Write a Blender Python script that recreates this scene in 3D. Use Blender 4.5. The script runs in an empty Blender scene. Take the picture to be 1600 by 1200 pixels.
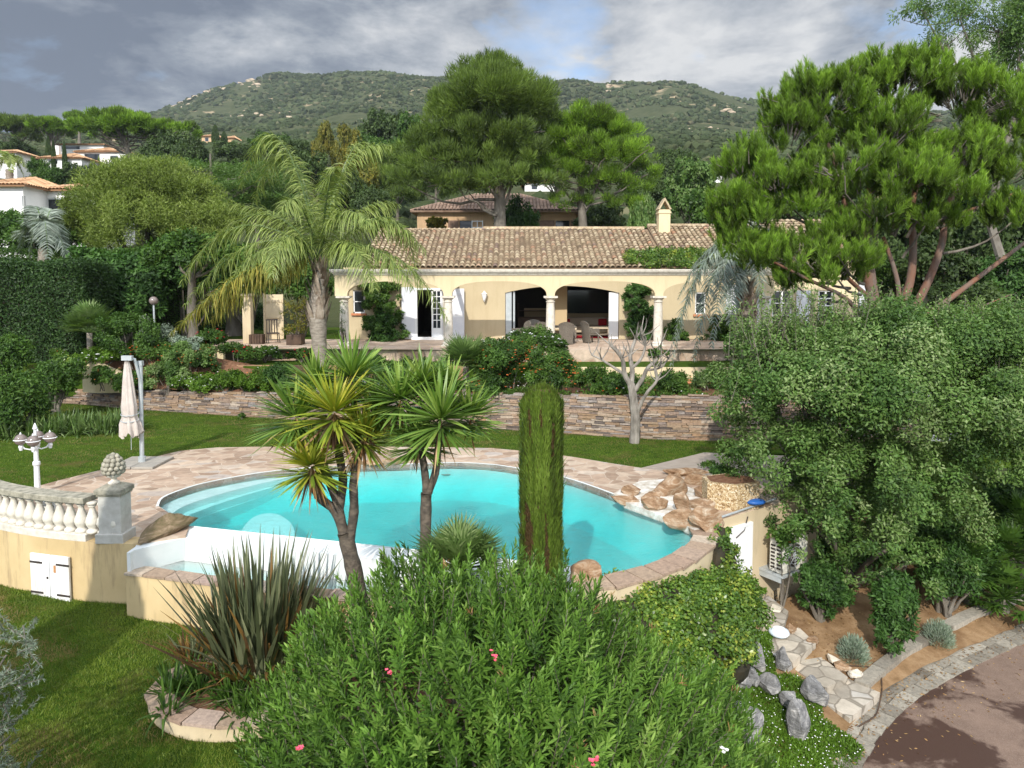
import bpy, math, random
import numpy as np
from mathutils import Vector, Matrix, noise
from mathutils.geometry import tessellate_polygon

# ------------------------------------------------------------------ camera, sky, sun, exposure
SC = bpy.context.scene
COL = SC.collection
CAMZ = 4.6
FPX = 1101.0
PITCH = math.radians(3.5)
YPP = 445.0 + FPX * math.tan(PITCH)
cam_d = bpy.data.cameras.new('camera')
cam = bpy.data.objects.new('camera', cam_d)
COL.objects.link(cam)
cam.location = (0, 0, CAMZ)
cam.rotation_euler = (math.radians(90) - PITCH, 0, 0)
cam_d.sensor_width = 36
cam_d.lens = FPX / 1600 * 36
cam_d.shift_y = -(600 - YPP) / 1600
cam_d.clip_end = 6000
SC.camera = cam
SC.view_settings.view_transform = 'Standard'
SC.view_settings.look = 'None'
SC.view_settings.exposure = 0.38
SC.view_settings.gamma = 1.0
SC.cycles.max_bounces = 6
SC.cycles.transparent_max_bounces = 8
SC.cycles.diffuse_bounces = 3
SC.cycles.glossy_bounces = 2
SC.cycles.caustics_reflective = False
SC.cycles.caustics_refractive = False

LIGHT = Vector((0.2, 1.0, -0.70)).normalized()       # the way the sunlight travels
SUN_EL = math.asin(-LIGHT.z)
sun_az = math.atan2(-LIGHT.x, -LIGHT.y)
sd = bpy.data.lights.new('sun', 'SUN')
sd.energy = 3.7
sd.angle = math.radians(0.55)
sd.color = (1.0, 0.945, 0.86)
sun = bpy.data.objects.new('sun', sd)
COL.objects.link(sun)
sun.rotation_euler = LIGHT.to_track_quat('-Z', 'Y').to_euler()
sun.location = (-10, -30, 30)

W = bpy.data.worlds.new('World')
SC.world = W
W.use_nodes = True
wn, wl = W.node_tree.nodes, W.node_tree.links
wn.clear()


def wnode(t, **k):
    n = wn.new(t)
    for a, b in k.items():
        setattr(n, a, b)
    return n


def wmath(op, a, b=None, clamp=False):
    n = wn.new('ShaderNodeMath')
    n.operation = op
    n.use_clamp = clamp
    for i, q in enumerate((a, b)):
        if q is None:
            continue
        if isinstance(q, (int, float)):
            n.inputs[i].default_value = q
        else:
            wl.new(q, n.inputs[i])
    return n.outputs[0]


sky = wnode('ShaderNodeTexSky', sky_type='NISHITA', sun_disc=False, sun_elevation=SUN_EL, sun_rotation=sun_az,
            altitude=80, air_density=1.0, dust_density=0.6, ozone_density=1.6)
bg1 = wnode('ShaderNodeBackground')
bg1.inputs[1].default_value = 0.15
wl.new(sky.outputs[0], bg1.inputs[0])
tc = wnode('ShaderNodeTexCoord')
sx = wnode('ShaderNodeSeparateXYZ')
wl.new(tc.outputs['Generated'], sx.inputs[0])
den = wmath('ADD', wmath('MAXIMUM', sx.outputs[2], 0.0), 0.22)
cx = wnode('ShaderNodeCombineXYZ')
wl.new(wmath('DIVIDE', sx.outputs[0], den), cx.inputs[0])
wl.new(wmath('DIVIDE', sx.outputs[1], den), cx.inputs[1])
wl.new(wmath('MULTIPLY', sx.outputs[2], 1.2), cx.inputs[2])


def wnoise(scale, detail, rough, dist, off):
    mp = wnode('ShaderNodeMapping')
    mp.inputs[1].default_value = off
    wl.new(cx.outputs[0], mp.inputs[0])
    n = wnode('ShaderNodeTexNoise')
    n.inputs['Scale'].default_value = scale
    n.inputs['Detail'].default_value = detail
    n.inputs['Roughness'].default_value = rough
    n.inputs['Distortion'].default_value = dist
    wl.new(mp.outputs[0], n.inputs[0])
    return n.outputs[0]


def wramp(src, stops):
    r = wnode('ShaderNodeValToRGB')
    e = r.color_ramp.elements
    while len(e) < len(stops):
        e.new(0.5)
    for k, (p, c) in enumerate(stops):
        e[k].position = p
        e[k].color = (*c, 1) if len(c) == 3 else c
    wl.new(src, r.inputs[0])
    return r.outputs[0]


CLOUD_OFF = (3.1, 1.7, 0.0)
n_mask = wnoise(1.15, 8, 0.56, 0.25, CLOUD_OFF)
n_tone = wnoise(2.3, 10, 0.60, 0.35, (8.3, 2.2, 0.4))
# the bank of cloud is heavy and dark to the west (left) and bright to the right of the blue gap


def skyblob(u, v, rad, amp):
    a, b = u - 800.0, YPP - v
    d = Vector((a, FPX * math.cos(PITCH) + b * math.sin(PITCH), -FPX * math.sin(PITCH) + b * math.cos(PITCH))).normalized()
    n = wnode('ShaderNodeVectorMath', operation='DISTANCE')
    wl.new(tc.outputs['Generated'], n.inputs[0])
    n.inputs[1].default_value = tuple(d)
    q = wmath('DIVIDE', wmath('ADD', n.outputs['Value'], wmath('MULTIPLY', wmath('SUBTRACT', n_tone, .5), .45)), rad)
    return wmath('MULTIPLY', wmath('MAXIMUM', wmath('SUBTRACT', 1.0, wmath('MULTIPLY', q, q)), 0.0), amp)


n_fine = wnoise(7.0, 8, 0.6, 0.2, (1.3, 5.2, 2.4))
tone = wmath('ADD', wmath('ADD', n_tone, wmath('MULTIPLY', wmath('SUBTRACT', n_fine, .5), .38)), wmath('MULTIPLY', sx.outputs[0], 0.12))
for q_ in ((950, 95, .16, .13), (1150, 80, .3, .05), (620, 80, .2, .05), (160, 60, .4, -.07)):
    tone = wmath('ADD', tone, skyblob(*q_))
cloud_col = wramp(tone, [(0.33, (0.22, 0.265, 0.35)), (0.46, (0.37, 0.42, 0.50)), (0.57, (0.62, 0.66, 0.72)), (0.70, (0.98, 0.99, 1.0))])
cover = wmath('ADD', n_mask, 0.18)
for q_ in ((835, 85, .10, -.16), (0, 200, .08, -.08), (1600, 0, .09, -.13), (640, 115, .07, -.09)):
    cover = wmath('ADD', cover, skyblob(*q_))
mask = wramp(cover, [(0.40, (0, 0, 0)), (0.56, (1, 1, 1))])
bg2 = wnode('ShaderNodeBackground')
# clouds near the sun, behind the photographer, are brightened as unseen fill for the shadows
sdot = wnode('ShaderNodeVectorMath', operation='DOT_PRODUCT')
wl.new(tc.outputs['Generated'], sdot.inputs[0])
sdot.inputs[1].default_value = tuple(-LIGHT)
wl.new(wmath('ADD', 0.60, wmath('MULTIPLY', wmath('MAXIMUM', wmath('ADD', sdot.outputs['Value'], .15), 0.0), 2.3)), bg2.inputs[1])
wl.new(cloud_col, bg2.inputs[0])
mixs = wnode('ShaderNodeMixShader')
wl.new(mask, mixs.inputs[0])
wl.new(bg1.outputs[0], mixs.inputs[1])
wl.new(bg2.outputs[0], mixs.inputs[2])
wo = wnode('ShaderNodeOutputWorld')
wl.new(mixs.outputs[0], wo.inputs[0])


# ------------------------------------------------------------------ measuring helpers
def ray(u, v):
    cp, sp = math.cos(PITCH), math.sin(PITCH)
    a, b = (u - 800.0), (YPP - v)
    return Vector((a, FPX * cp + b * sp, -FPX * sp + b * cp))


def G(u, v, z=0.0):
    r = ray(u, v)
    t = (z - CAMZ) / r.z
    return (r.x * t, r.y * t)


def A(u, v, Y):
    r = ray(u, v)
    t = Y / r.y
    return Vector((r.x * t, Y, CAMZ + r.z * t))


# ------------------------------------------------------------------ mesh building
class MB:
    def __init__(s):
        s.V, s.F, s.A, s.n = [], [], [], 0

    def add(s, v, f, a=0.5):
        v = np.asarray(v, dtype=np.float32).reshape(-1, 3)
        if not isinstance(f, list):
            f = [f]
        for q in f:
            q = np.asarray(q, dtype=np.int64)
            if q.ndim == 1:
                q = q.reshape(1, -1)
            if len(q):
                s.F.append(q + s.n)
        s.V.append(v)
        s.A.append(np.full(len(v), a, dtype=np.float32) if np.isscalar(a) else np.asarray(a, dtype=np.float32))
        s.n += len(v)
        return s

    def mesh(s, name, mat, smooth=False):
        V = np.concatenate(s.V) if s.V else np.zeros((0, 3), np.float32)
        me = bpy.data.meshes.new(name)
        me.vertices.add(len(V))
        me.vertices.foreach_set('co', V.ravel())
        loops = np.concatenate([q.ravel() for q in s.F])
        tot = np.concatenate([np.full(len(q), q.shape[1], dtype=np.int64) for q in s.F])
        start = np.concatenate([[0], np.cumsum(tot)[:-1]])
        me.loops.add(len(loops))
        me.loops.foreach_set('vertex_index', loops.astype(np.int32))
        me.polygons.add(len(tot))
        me.polygons.foreach_set('loop_start', start.astype(np.int32))
        try:
            me.polygons.foreach_set('loop_total', tot.astype(np.int32))
        except Exception:
            pass
        me.polygons.foreach_set('use_smooth', np.full(len(tot), smooth, dtype=bool))
        at = me.attributes.new('v', 'FLOAT', 'POINT')
        at.data.foreach_set('value', np.concatenate(s.A))
        me.materials.append(mat)
        me.update(calc_edges=True)
        return me

    def build(s, name, mat, parent=None, smooth=False, bevel=0, loc=None):
        o = bpy.data.objects.new(name, s.mesh(name, mat, smooth))
        COL.objects.link(o)
        if parent is not None:
            o.parent = parent
        if loc is not None:
            o.location = loc
        if bevel:
            m = o.modifiers.new('bevel', 'BEVEL')
            m.width = bevel
            m.segments = 2
            m.limit_method = 'ANGLE'
        return o

    # --- shapes
    def boxes(s, C, S, ang=0.0, a=0.5, jit=0, rng=None):
        C = np.asarray(C, float).reshape(-1, 3)
        n = len(C)
        S = np.broadcast_to(np.asarray(S, float), (n, 3))
        ang = np.broadcast_to(np.asarray(ang, float), (n,))
        u = np.array([[-1, -1, -1], [1, -1, -1], [1, 1, -1], [-1, 1, -1], [-1, -1, 1], [1, -1, 1], [1, 1, 1], [-1, 1, 1]]) * .5
        P = u[None] * S[:, None]
        if jit:
            P = P + rng.uniform(-jit, jit, P.shape)
        c, q = np.cos(ang)[:, None], np.sin(ang)[:, None]
        X = P[..., 0] * c - P[..., 1] * q
        Y = P[..., 0] * q + P[..., 1] * c
        P = np.stack([X, Y, P[..., 2]], -1) + C[:, None]
        f = np.array([[0, 3, 2, 1], [4, 5, 6, 7], [0, 1, 5, 4], [1, 2, 6, 5], [2, 3, 7, 6], [3, 0, 4, 7]])
        F = (f[None] + (np.arange(n) * 8)[:, None, None]).reshape(-1, 4)
        a = np.repeat(np.broadcast_to(np.asarray(a, float), (n,)), 8)
        return s.add(P.reshape(-1, 3), F, a)

    def box(s, x0, x1, y0, y1, z0, z1, a=0.5):
        return s.boxes([[(x0 + x1) / 2, (y0 + y1) / 2, (z0 + z1) / 2]], [[x1 - x0, y1 - y0, z1 - z0]], 0, a)

    def obox(s, c, size, ang=0, a=0.5):
        return s.boxes([c], [size], ang, a)

    def tube(s, pts, rad, n=8, a=0.5, cap=True):
        pts = [Vector(p) for p in pts]
        m = len(pts)
        rad = [rad] * m if np.isscalar(rad) else rad
        V = []
        ref = Vector((0.31, 0.95, 0.05))
        for i, p in enumerate(pts):
            d = (pts[min(i + 1, m - 1)] - pts[max(i - 1, 0)]).normalized()
            e1 = d.cross(ref)
            if e1.length < 0.15:
                e1 = d.cross(Vector((1, 0, 0.2)))
            e1.normalize()
            e2 = d.cross(e1)
            for k in range(n):
                t = 2 * math.pi * k / n
                V.append(p + (e1 * math.cos(t) + e2 * math.sin(t)) * rad[i])
        F = []
        for i in range(m - 1):
            for k in range(n):
                k2 = (k + 1) % n
                F.append([i * n + k, i * n + k2, (i + 1) * n + k2, (i + 1) * n + k])
        fs = [np.array(F)]
        if cap:
            fs.append(np.array([list(range(n))]))
            fs.append(np.array([[(m - 1) * n + k for k in reversed(range(n))]]))
        return s.add(np.array([tuple(q) for q in V]), fs, a)

    def lathe(s, prof, c=(0, 0, 0), n=16, a=0.5, sx=1, sy=1):
        V, F = [], []
        for (r, z) in prof:
            for k in range(n):
                t = 2 * math.pi * k / n
                V.append((c[0] + r * math.cos(t) * sx, c[1] + r * math.sin(t) * sy, c[2] + z))
        m = len(prof)
        for i in range(m - 1):
            for k in range(n):
                k2 = (k + 1) % n
                F.append([i * n + k, i * n + k2, (i + 1) * n + k2, (i + 1) * n + k])
        fs = [np.array(F), np.array([[k for k in reversed(range(n))]]), np.array([[(m - 1) * n + k for k in range(n)]])]
        return s.add(V, fs, a)

    def poly(s, outer, z, holes=(), a=0.5, zb=None):
        """flat sheet (with holes); zb gives it thickness"""
        loops = [list(outer)] + [list(h) for h in holes]
        flat = [p for l in loops for p in l]
        zf = (lambda p: z(p[0], p[1])) if callable(z) else (lambda p: z)
        tris = tessellate_polygon([[Vector((p[0], p[1], 0)) for p in l] for l in loops])
        T = []
        for t in tris:
            p, q, r = (flat[i] for i in t)
            cr = (q[0] - p[0]) * (r[1] - p[1]) - (q[1] - p[1]) * (r[0] - p[0])
            T.append(list(t) if cr > 0 else [t[0], t[2], t[1]])
        top = [(p[0], p[1], zf(p)) for p in flat]
        s.add(top, np.array(T), a)
        if zb is not None:
            k = 0
            for l in loops:
                n = len(l)
                V = [(p[0], p[1], zf(p)) for p in l] + [(p[0], p[1], zb) for p in l]
                s.add(V, np.array([[i, (i + 1) % n, n + (i + 1) % n, n + i] for i in range(n)]), a)
        return s

    def grid(s, xs, ys, zf, a=0.5):
        X, Y = np.meshgrid(xs, ys)
        Z = zf(X, Y)
        ny, nx = X.shape
        i = np.arange(ny - 1)[:, None] * nx + np.arange(nx - 1)[None]
        F = np.stack([i, i + 1, i + nx + 1, i + nx], -1).reshape(-1, 4)
        return s.add(np.stack([X, Y, Z], -1).reshape(-1, 3), F, a)

    def blades(s, O, D, N, L, Wd, seg=2, prof=None, droop=0.0, a=0.5):
        O = np.asarray(O, np.float32).reshape(-1, 3)
        n = len(O)
        if n == 0:
            return s
        D, N = nrm(np.broadcast_to(np.asarray(D, np.float32), (n, 3))), np.broadcast_to(np.asarray(N, np.float32), (n, 3))
        L = np.broadcast_to(np.asarray(L, np.float32), (n,))[:, None, None]
        Wd = np.broadcast_to(np.asarray(Wd, np.float32), (n,))[:, None, None]
        dr = np.broadcast_to(np.asarray(droop, np.float32), (n,))[:, None, None]
        S = nrm(np.cross(D, N))
        t = np.linspace(0, 1, seg + 1).astype(np.float32)
        if prof is None:
            prof = [0.35, 1.0, 0.04] if seg == 2 else ([1.0, 0.04] if seg == 1 else list(np.interp(t, [0, .3, .7, 1], [.6, 1, .75, .05])))
        prof = np.asarray(prof, np.float32)[None, :, None]
        P = O[:, None] + D[:, None] * L * t[None, :, None]
        P[..., 2] -= (dr * L * (t[None, :, None] ** 2))[..., 0]
        h = S[:, None] * Wd * prof * .5
        V = np.stack([P - h, P + h], 2)          # n, seg+1, 2, 3
        b = (np.arange(n) * (seg + 1) * 2)[:, None] + (np.arange(seg) * 2)[None]
        F = np.stack([b, b + 1, b + 3, b + 2], -1).reshape(-1, 4)
        av = np.repeat(np.broadcast_to(np.asarray(a, np.float32), (n,)), (seg + 1) * 2)
        return s.add(V.reshape(-1, 3), F, av)


def nrm(v):
    return v / np.maximum(np.linalg.norm(v, axis=-1, keepdims=True), 1e-6)


def rdir(rng, n):
    return nrm(rng.normal(size=(n, 3)).astype(np.float32))


def tag(o, label=None, cat=None, group=None, kind=None):
    if label:
        o['label'] = label
    if cat:
        o['category'] = cat
    if group:
        o['group'] = group
    if kind:
        o['kind'] = kind
    return o


def struct(o):
    o['kind'] = 'structure'
    return o


def empty(name, loc, label, cat, group=None, rz=0):
    o = bpy.data.objects.new(name, None)
    o.empty_display_size = 0.2
    COL.objects.link(o)
    o.location = loc
    o.rotation_euler = (0, 0, rz)
    return tag(o, label, cat, group)


def copy_tree(o, parent=None):
    c = o.copy()
    COL.objects.link(c)
    c.parent = parent
    for ch in list(o.children):
        copy_tree(ch, c)
    return c


# ------------------------------------------------------------------ materials
def newmat(name):
    m = bpy.data.materials.new(name)
    m.use_nodes = True
    nt = m.node_tree
    for n in list(nt.nodes):
        nt.nodes.remove(n)
    out = nt.nodes.new('ShaderNodeOutputMaterial')
    return m, nt, out


class NT:
    def __init__(s, name):
        s.m, s.nt, s.out = newmat(name)
        s.tc = s.node('ShaderNodeTexCoord')

    def node(s, t, **k):
        n = s.nt.nodes.new(t)
        for a, b in k.items():
            setattr(n, a, b)
        return n

    def link(s, a, b):
        s.nt.links.new(a, b)

    def vec(s, scale=(1, 1, 1), rot=(0, 0, 0)):
        mp = s.node('ShaderNodeMapping')
        mp.inputs['Scale'].default_value = scale
        mp.inputs['Rotation'].default_value = rot
        s.link(s.tc.outputs['Object'], mp.inputs[0])
        return mp.outputs[0]

    def noise(s, vec, scale, detail=4, rough=.55, dist=0):
        n = s.node('ShaderNodeTexNoise')
        n.inputs['Scale'].default_value = scale
        n.inputs['Detail'].default_value = detail
        n.inputs['Roughness'].default_value = rough
        n.inputs['Distortion'].default_value = dist
        s.link(vec, n.inputs[0])
        return n.outputs[0]

    def vor(s, vec, scale, feature='F1', rnd=1.0):
        n = s.node('ShaderNodeTexVoronoi', feature=feature)
        n.inputs['Scale'].default_value = scale
        n.inputs['Randomness'].default_value = rnd
        s.link(vec, n.inputs[0])
        return n

    def ramp(s, src, stops, interp='LINEAR'):
        r = s.node('ShaderNodeValToRGB')
        r.color_ramp.interpolation = interp
        e = r.color_ramp.elements
        while len(e) < len(stops):
            e.new(0.5)
        for k, (p, c) in enumerate(stops):
            e[k].position = p
            e[k].color = (*c, 1) if not np.isscalar(c) else (c, c, c, 1)
        s.link(src, r.inputs[0])
        return r.outputs[0]

    def mix(s, f, a, b, mode='MIX'):
        n = s.node('ShaderNodeMix', data_type='RGBA', blend_type=mode)
        for i, q in ((0, f), (6, a), (7, b)):
            if isinstance(q, (int, float)):
                n.inputs[i].default_value = q
            elif isinstance(q, tuple):
                n.inputs[i].default_value = (*q, 1)
            else:
                s.link(q, n.inputs[i])
        return n.outputs[2]

    def math(s, op, a, b=0.0):
        n = s.node('ShaderNodeMath', operation=op)
        for i, q in enumerate((a, b)):
            if isinstance(q, (int, float)):
                n.inputs[i].default_value = q
            else:
                s.link(q, n.inputs[i])
        return n.outputs[0]

    def attr(s):
        n = s.node('ShaderNodeAttribute', attribute_name='v')
        return n.outputs['Fac']

    def bump(s, h, strength=.3, dist=.02):
        b = s.node('ShaderNodeBump')
        b.inputs['Strength'].default_value = strength
        b.inputs['Distance'].default_value = dist
        s.link(h, b.inputs['Height'])
        return b.outputs[0]

    def pbr(s, col, rough=.8, normal=None, metal=0, spec=.3):
        p = s.node('ShaderNodeBsdfPrincipled')
        for k, q in (('Base Color', col), ('Roughness', rough)):
            if isinstance(q, tuple):
                p.inputs[k].default_value = (*q, 1)
            elif isinstance(q, (int, float)):
                p.inputs[k].default_value = q
            else:
                s.link(q, p.inputs[k])
        p.inputs['Metallic'].default_value = metal
        p.inputs['Specular IOR Level'].default_value = spec
        if normal is not None:
            s.link(normal, p.inputs['Normal'])
        return p.outputs[0]

    def done(s, sh):
        s.link(sh, s.out.inputs[0])
        return s.m


def M(name, c1, c2=None, rough=.8, scale=3, detail=6, bump=0, bscale=None, dist=.01, metal=0, spec=.3, sc=(1, 1, 1), lo=.35, hi=.65, var=0):
    t = NT(name)
    v = t.vec(sc)
    col = c1
    if c2:
        col = t.ramp(t.noise(v, scale, detail, .6), [(lo, c1), (hi, c2)])
    if var:
        col = t.mix(t.math('MULTIPLY', t.attr(), var), col, (.02, .02, .02))
    nm = None
    if bump:
        nm = t.bump(t.noise(v, bscale or scale * 4, 6, .6), bump, dist)
    return t.done(t.pbr(col, rough, nm, metal, spec))


def FOL(name, cols, trans=.28, rough=.5, spec=.25, tcol=None):
    """leaf: attribute v picks the shade of the leaf"""
    t = NT(name)
    n = len(cols)
    col = t.ramp(t.attr(), [(i / (n - 1), c) for i, c in enumerate(cols)])
    nz = t.noise(t.vec(), 1.3, 3, .5)
    col = t.mix(1.0, col, t.ramp(nz, [(.3, .75), (.7, 1.25)]), 'MULTIPLY')
    p = t.pbr(col, rough, None, 0, spec)
    tr = t.node('ShaderNodeBsdfTranslucent')
    hs = t.mix(1.0, col, tcol or (1.3, 1.4, .6), 'MULTIPLY')
    t.link(hs, tr.inputs[0])
    mx = t.node('ShaderNodeMixShader')
    mx.inputs[0].default_value = trans
    t.link(p, mx.inputs[1])
    t.link(tr.outputs[0], mx.inputs[2])
    return t.done(mx.outputs[0])


MAT = {}
# leaves
MAT['oleander'] = FOL('oleander_leaf', [(.040, .088, .014), (.078, .160, .021), (.13, .24, .036), (.24, .36, .08)])
MAT['pine'] = FOL('pine_needles', [(.050, .070, .016), (.100, .170, .022), (.165, .285, .028), (.26, .40, .05)], trans=.35)
MAT['aleppo'] = FOL('aleppo_pine_needles', [(.05, .075, .024), (.085, .13, .028), (.12, .185, .032), (.17, .24, .05)], trans=.3)
MAT['grey_bush'] = FOL('grey_green_leaf', [(.038, .082, .018), (.070, .140, .028), (.12, .20, .046), (.24, .31, .13)])
MAT['oak'] = FOL('dark_oak_leaf', [(.022, .042, .014), (.042, .072, .020), (.065, .105, .028), (.10, .15, .045)])
MAT['mid'] = FOL('mid_green_leaf', [(.022, .05, .010), (.04, .09, .014), (.07, .14, .02), (.11, .19, .035)])
MAT['willow'] = FOL('willow_leaf', [(.07, .10, .022), (.13, .18, .035), (.20, .26, .055), (.29, .35, .10)], trans=.35)
MAT['laurel'] = FOL('laurel_leaf', [(.020, .048, .012), (.036, .088, .016), (.062, .14, .026), (.10, .19, .045)], rough=.55, spec=.25)
MAT['hedge'] = FOL('hedge_leaf', [(.018, .040, .014), (.030, .065, .018), (.045, .09, .022), (.07, .13, .03)])
MAT['ivy'] = FOL('ivy_leaf', [(.03, .065, .010), (.065, .135, .018), (.13, .215, .028), (.32, .36, .05)], rough=.35, spec=.4)
MAT['yellow'] = FOL('yellowish_leaf', [(.06, .075, .015), (.12, .13, .02), (.19, .175, .025), (.27, .22, .03)])
MAT['palm'] = FOL('palm_leaflet', [(.09, .14, .035), (.16, .22, .05), (.25, .31, .08), (.40, .45, .17)], trans=.25, rough=.4, spec=.4)
MAT['palm_old'] = FOL('ageing_palm_leaflet', [(.10, .14, .03), (.18, .20, .035), (.28, .25, .045), (.40, .30, .06)])
MAT['pindo'] = FOL('silvery_palm_leaflet', [(.10, .13, .10), (.16, .20, .16), (.24, .28, .23), (.34, .38, .32)], trans=.15)
MAT['fan'] = FOL('fan_palm_leaf', [(.04, .08, .02), (.08, .14, .035), (.13, .20, .06), (.22, .28, .12)], trans=.2, rough=.4, spec=.4)
MAT['yucca'] = FOL('yucca_leaf', [(.06, .12, .022), (.10, .19, .032), (.17, .27, .05), (.28, .38, .08)], trans=.2, rough=.4, spec=.4)
MAT['yucca_y'] = FOL('yellowed_yucca_leaf', [(.10, .16, .02), (.18, .25, .028), (.29, .32, .035), (.40, .36, .05)], trans=.2)
MAT['dry'] = FOL('dry_leaf', [(.12, .06, .03), (.22, .12, .05), (.33, .20, .08), (.42, .30, .16)], trans=.15)
MAT['flax'] = FOL('flax_leaf', [(.035, .05, .025), (.07, .085, .04), (.13, .15, .075), (.26, .27, .15)], trans=.12, rough=.4, spec=.4)
MAT['flax_b'] = FOL('bronze_flax_leaf', [(.05, .035, .02), (.11, .06, .025), (.20, .11, .03), (.28, .17, .05)], trans=.12)
MAT['cypress'] = FOL('cypress_scale_leaf', [(.045, .065, .014), (.080, .13, .018), (.12, .185, .024), (.17, .235, .045)], trans=.15)
MAT['cypress_dry'] = FOL('dry_cypress_twig', [(.06, .035, .015), (.11, .07, .03)], trans=.1)
MAT['olive'] = FOL('olive_leaf', [(.06, .085, .055), (.11, .145, .10), (.19, .235, .175), (.32, .36, .30)], trans=.15)
MAT['lavender'] = FOL('lavender_leaf', [(.12, .17, .12), (.19, .25, .18), (.28, .34, .26), (.38, .43, .35)], trans=.15)
MAT['grassb'] = FOL('grass_blade', [(.23, .175, .075), (.13, .14, .028), (.105, .160, .022), (.15, .20, .03)], trans=.3)
MAT['cover'] = FOL('ground_cover_leaf', [(.04, .08, .008), (.07, .14, .012), (.10, .19, .018), (.14, .24, .03)], trans=.3)
MAT['red'] = M('red_petals', (.55, .02, .03), rough=.6)
MAT['white_fl'] = M('white_petals', (.80, .80, .78), rough=.6)
MAT['orange_fl'] = M('orange_petals', (.62, .17, .04), rough=.6)
MAT['pink'] = M('pink_petals', (.72, .10, .16), rough=.6)
# bark
MAT['bark_pine'] = M('pine_bark', (.20, .085, .045), (.16, .13, .11), scale=2.2, bump=.8, bscale=14, dist=.03, sc=(1, 1, .35))
MAT['bark'] = M('grey_bark', (.10, .085, .065), (.19, .17, .14), scale=4, bump=.8, bscale=18, dist=.02, sc=(1, 1, .35))
MAT['bark_y'] = M('yucca_bark', (.06, .05, .04), (.15, .12, .09), scale=9, bump=1, bscale=22, dist=.02, sc=(1, 1, 1.6))
MAT['bark_dead'] = M('bleached_bark', (.13, .115, .095), (.33, .30, .26), scale=5, bump=.7, bscale=20, dist=.01, sc=(1, 1, .4))
MAT['palm_trunk'] = M('palm_trunk', (.17, .14, .11), (.34, .30, .25), scale=5, bump=.8, bscale=18, dist=.02, sc=(1, 1, 3))
MAT['boot'] = M('palm_leaf_base', (.15, .10, .065), (.48, .40, .32), scale=5, bump=.6, bscale=14, sc=(1, 1, .5))

# ------------------------------------------------------------------ surfaces
def stucco(name, c, c2, stain=(.30, .22, .12), amt=.5):
    t = NT(name)
    v = t.vec()
    base = t.ramp(t.noise(v, .7, 6, .6), [(.3, c), (.7, c2)])
    streak = t.ramp(t.noise(t.vec((2.2, 2.2, .35)), 1.6, 6, .65), [(.50, 0.0), (.72, amt)])
    col = t.mix(streak, base, stain)
    nm = t.bump(t.noise(v, 60, 4, .6), .25, .004)
    return t.done(t.pbr(col, .9, nm, 0, .1))


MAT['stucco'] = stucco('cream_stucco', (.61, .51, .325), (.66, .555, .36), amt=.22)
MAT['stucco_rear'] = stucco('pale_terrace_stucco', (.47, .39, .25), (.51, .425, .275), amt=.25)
MAT['stucco_old'] = stucco('weathered_cream_stucco', (.47, .35, .18), (.62, .48, .27), (.24, .17, .10), 1.0)
MAT['stucco_grey'] = stucco('greyed_cream_stucco', (.52, .42, .27), (.60, .50, .34), (.25, .22, .17))
MAT['stucco_pink'] = stucco('ochre_stucco', (.50, .33, .19), (.56, .38, .23))
MAT['white_wall'] = M('white_render', (.74, .73, .70), (.82, .81, .78), rough=.85, scale=.6)
MAT['white'] = M('white_paint', (.72, .73, .73), (.80, .80, .79), rough=.5, scale=2)
MAT['shutter'] = M('pale_grey_paint', (.60, .62, .66), (.68, .69, .72), rough=.5, scale=2)
MAT['white_old'] = M('peeling_white_paint', (.78, .78, .77), (.50, .46, .40), rough=.7, scale=3.2, lo=.45, hi=.75, sc=(3, 3, .6), bump=.3, bscale=30)
MAT['iron'] = M('black_iron', (.03, .03, .03), (.06, .04, .03), rough=.6, scale=12)
MAT['rust'] = M('rust_stain', (.34, .13, .04), (.50, .27, .12), rough=.8, scale=14)
MAT['stone_white'] = M('pale_cast_stone', (.64, .60, .52), (.42, .38, .31), rough=.85, scale=6, lo=.45, hi=.8, bump=.4, bscale=40)
MAT['stone_grey'] = M('lichened_stone', (.40, .37, .29), (.19, .18, .14), rough=.9, scale=9, bump=.6, bscale=40)
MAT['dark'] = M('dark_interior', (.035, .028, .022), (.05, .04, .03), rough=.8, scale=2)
MAT['tan'] = M('interior_plaster', (.50, .38, .22), rough=.9)
MAT['floor_in'] = M('interior_floor', (.16, .11, .07), (.22, .16, .11), rough=.4, scale=3)
MAT['glass'] = M('window_glass', (.02, .025, .03), rough=.08, spec=.6)
MAT['wicker'] = M('grey_wicker', (.10, .085, .07), (.17, .15, .12), rough=.7, scale=30, bump=.6, bscale=60)
MAT['canvas'] = M('beige_canvas', (.44, .385, .34), (.54, .48, .43), rough=.9, scale=4, bump=.2, bscale=60)
MAT['alu'] = M('grey_aluminium', (.42, .46, .47), (.50, .53, .54), rough=.4, scale=5, metal=.3)
MAT['slab'] = M('concrete_slab', (.36, .33, .28), (.27, .25, .22), rough=.9, scale=6, bump=.3)
MAT['lamp_metal'] = M('white_cast_metal', (.74, .75, .76), (.62, .62, .60), rough=.45, scale=8, lo=.5, hi=.8)
MAT['smoke'] = M('smoked_globe', (.17, .13, .115), (.21, .17, .15), rough=.12, spec=.8, scale=2)
MAT['blue'] = M('blue_plastic', (.02, .10, .34), rough=.35)
MAT['pale_plastic'] = M('pale_blue_plastic', (.50, .62, .72), (.72, .78, .80), rough=.4, scale=8)
MAT['ac'] = M('off_white_casing', (.60, .58, .50), (.68, .66, .58), rough=.5, scale=3)
MAT['red_cloth'] = M('red_cloth', (.50, .02, .03), rough=.9)
MAT['sofa'] = M('cream_cloth', (.55, .46, .33), rough=.9)
MAT['wood'] = M('brown_timber', (.24, .14, .075), (.36, .22, .13), rough=.8, scale=4, sc=(.4, 2, 3), bump=.4)
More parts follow.
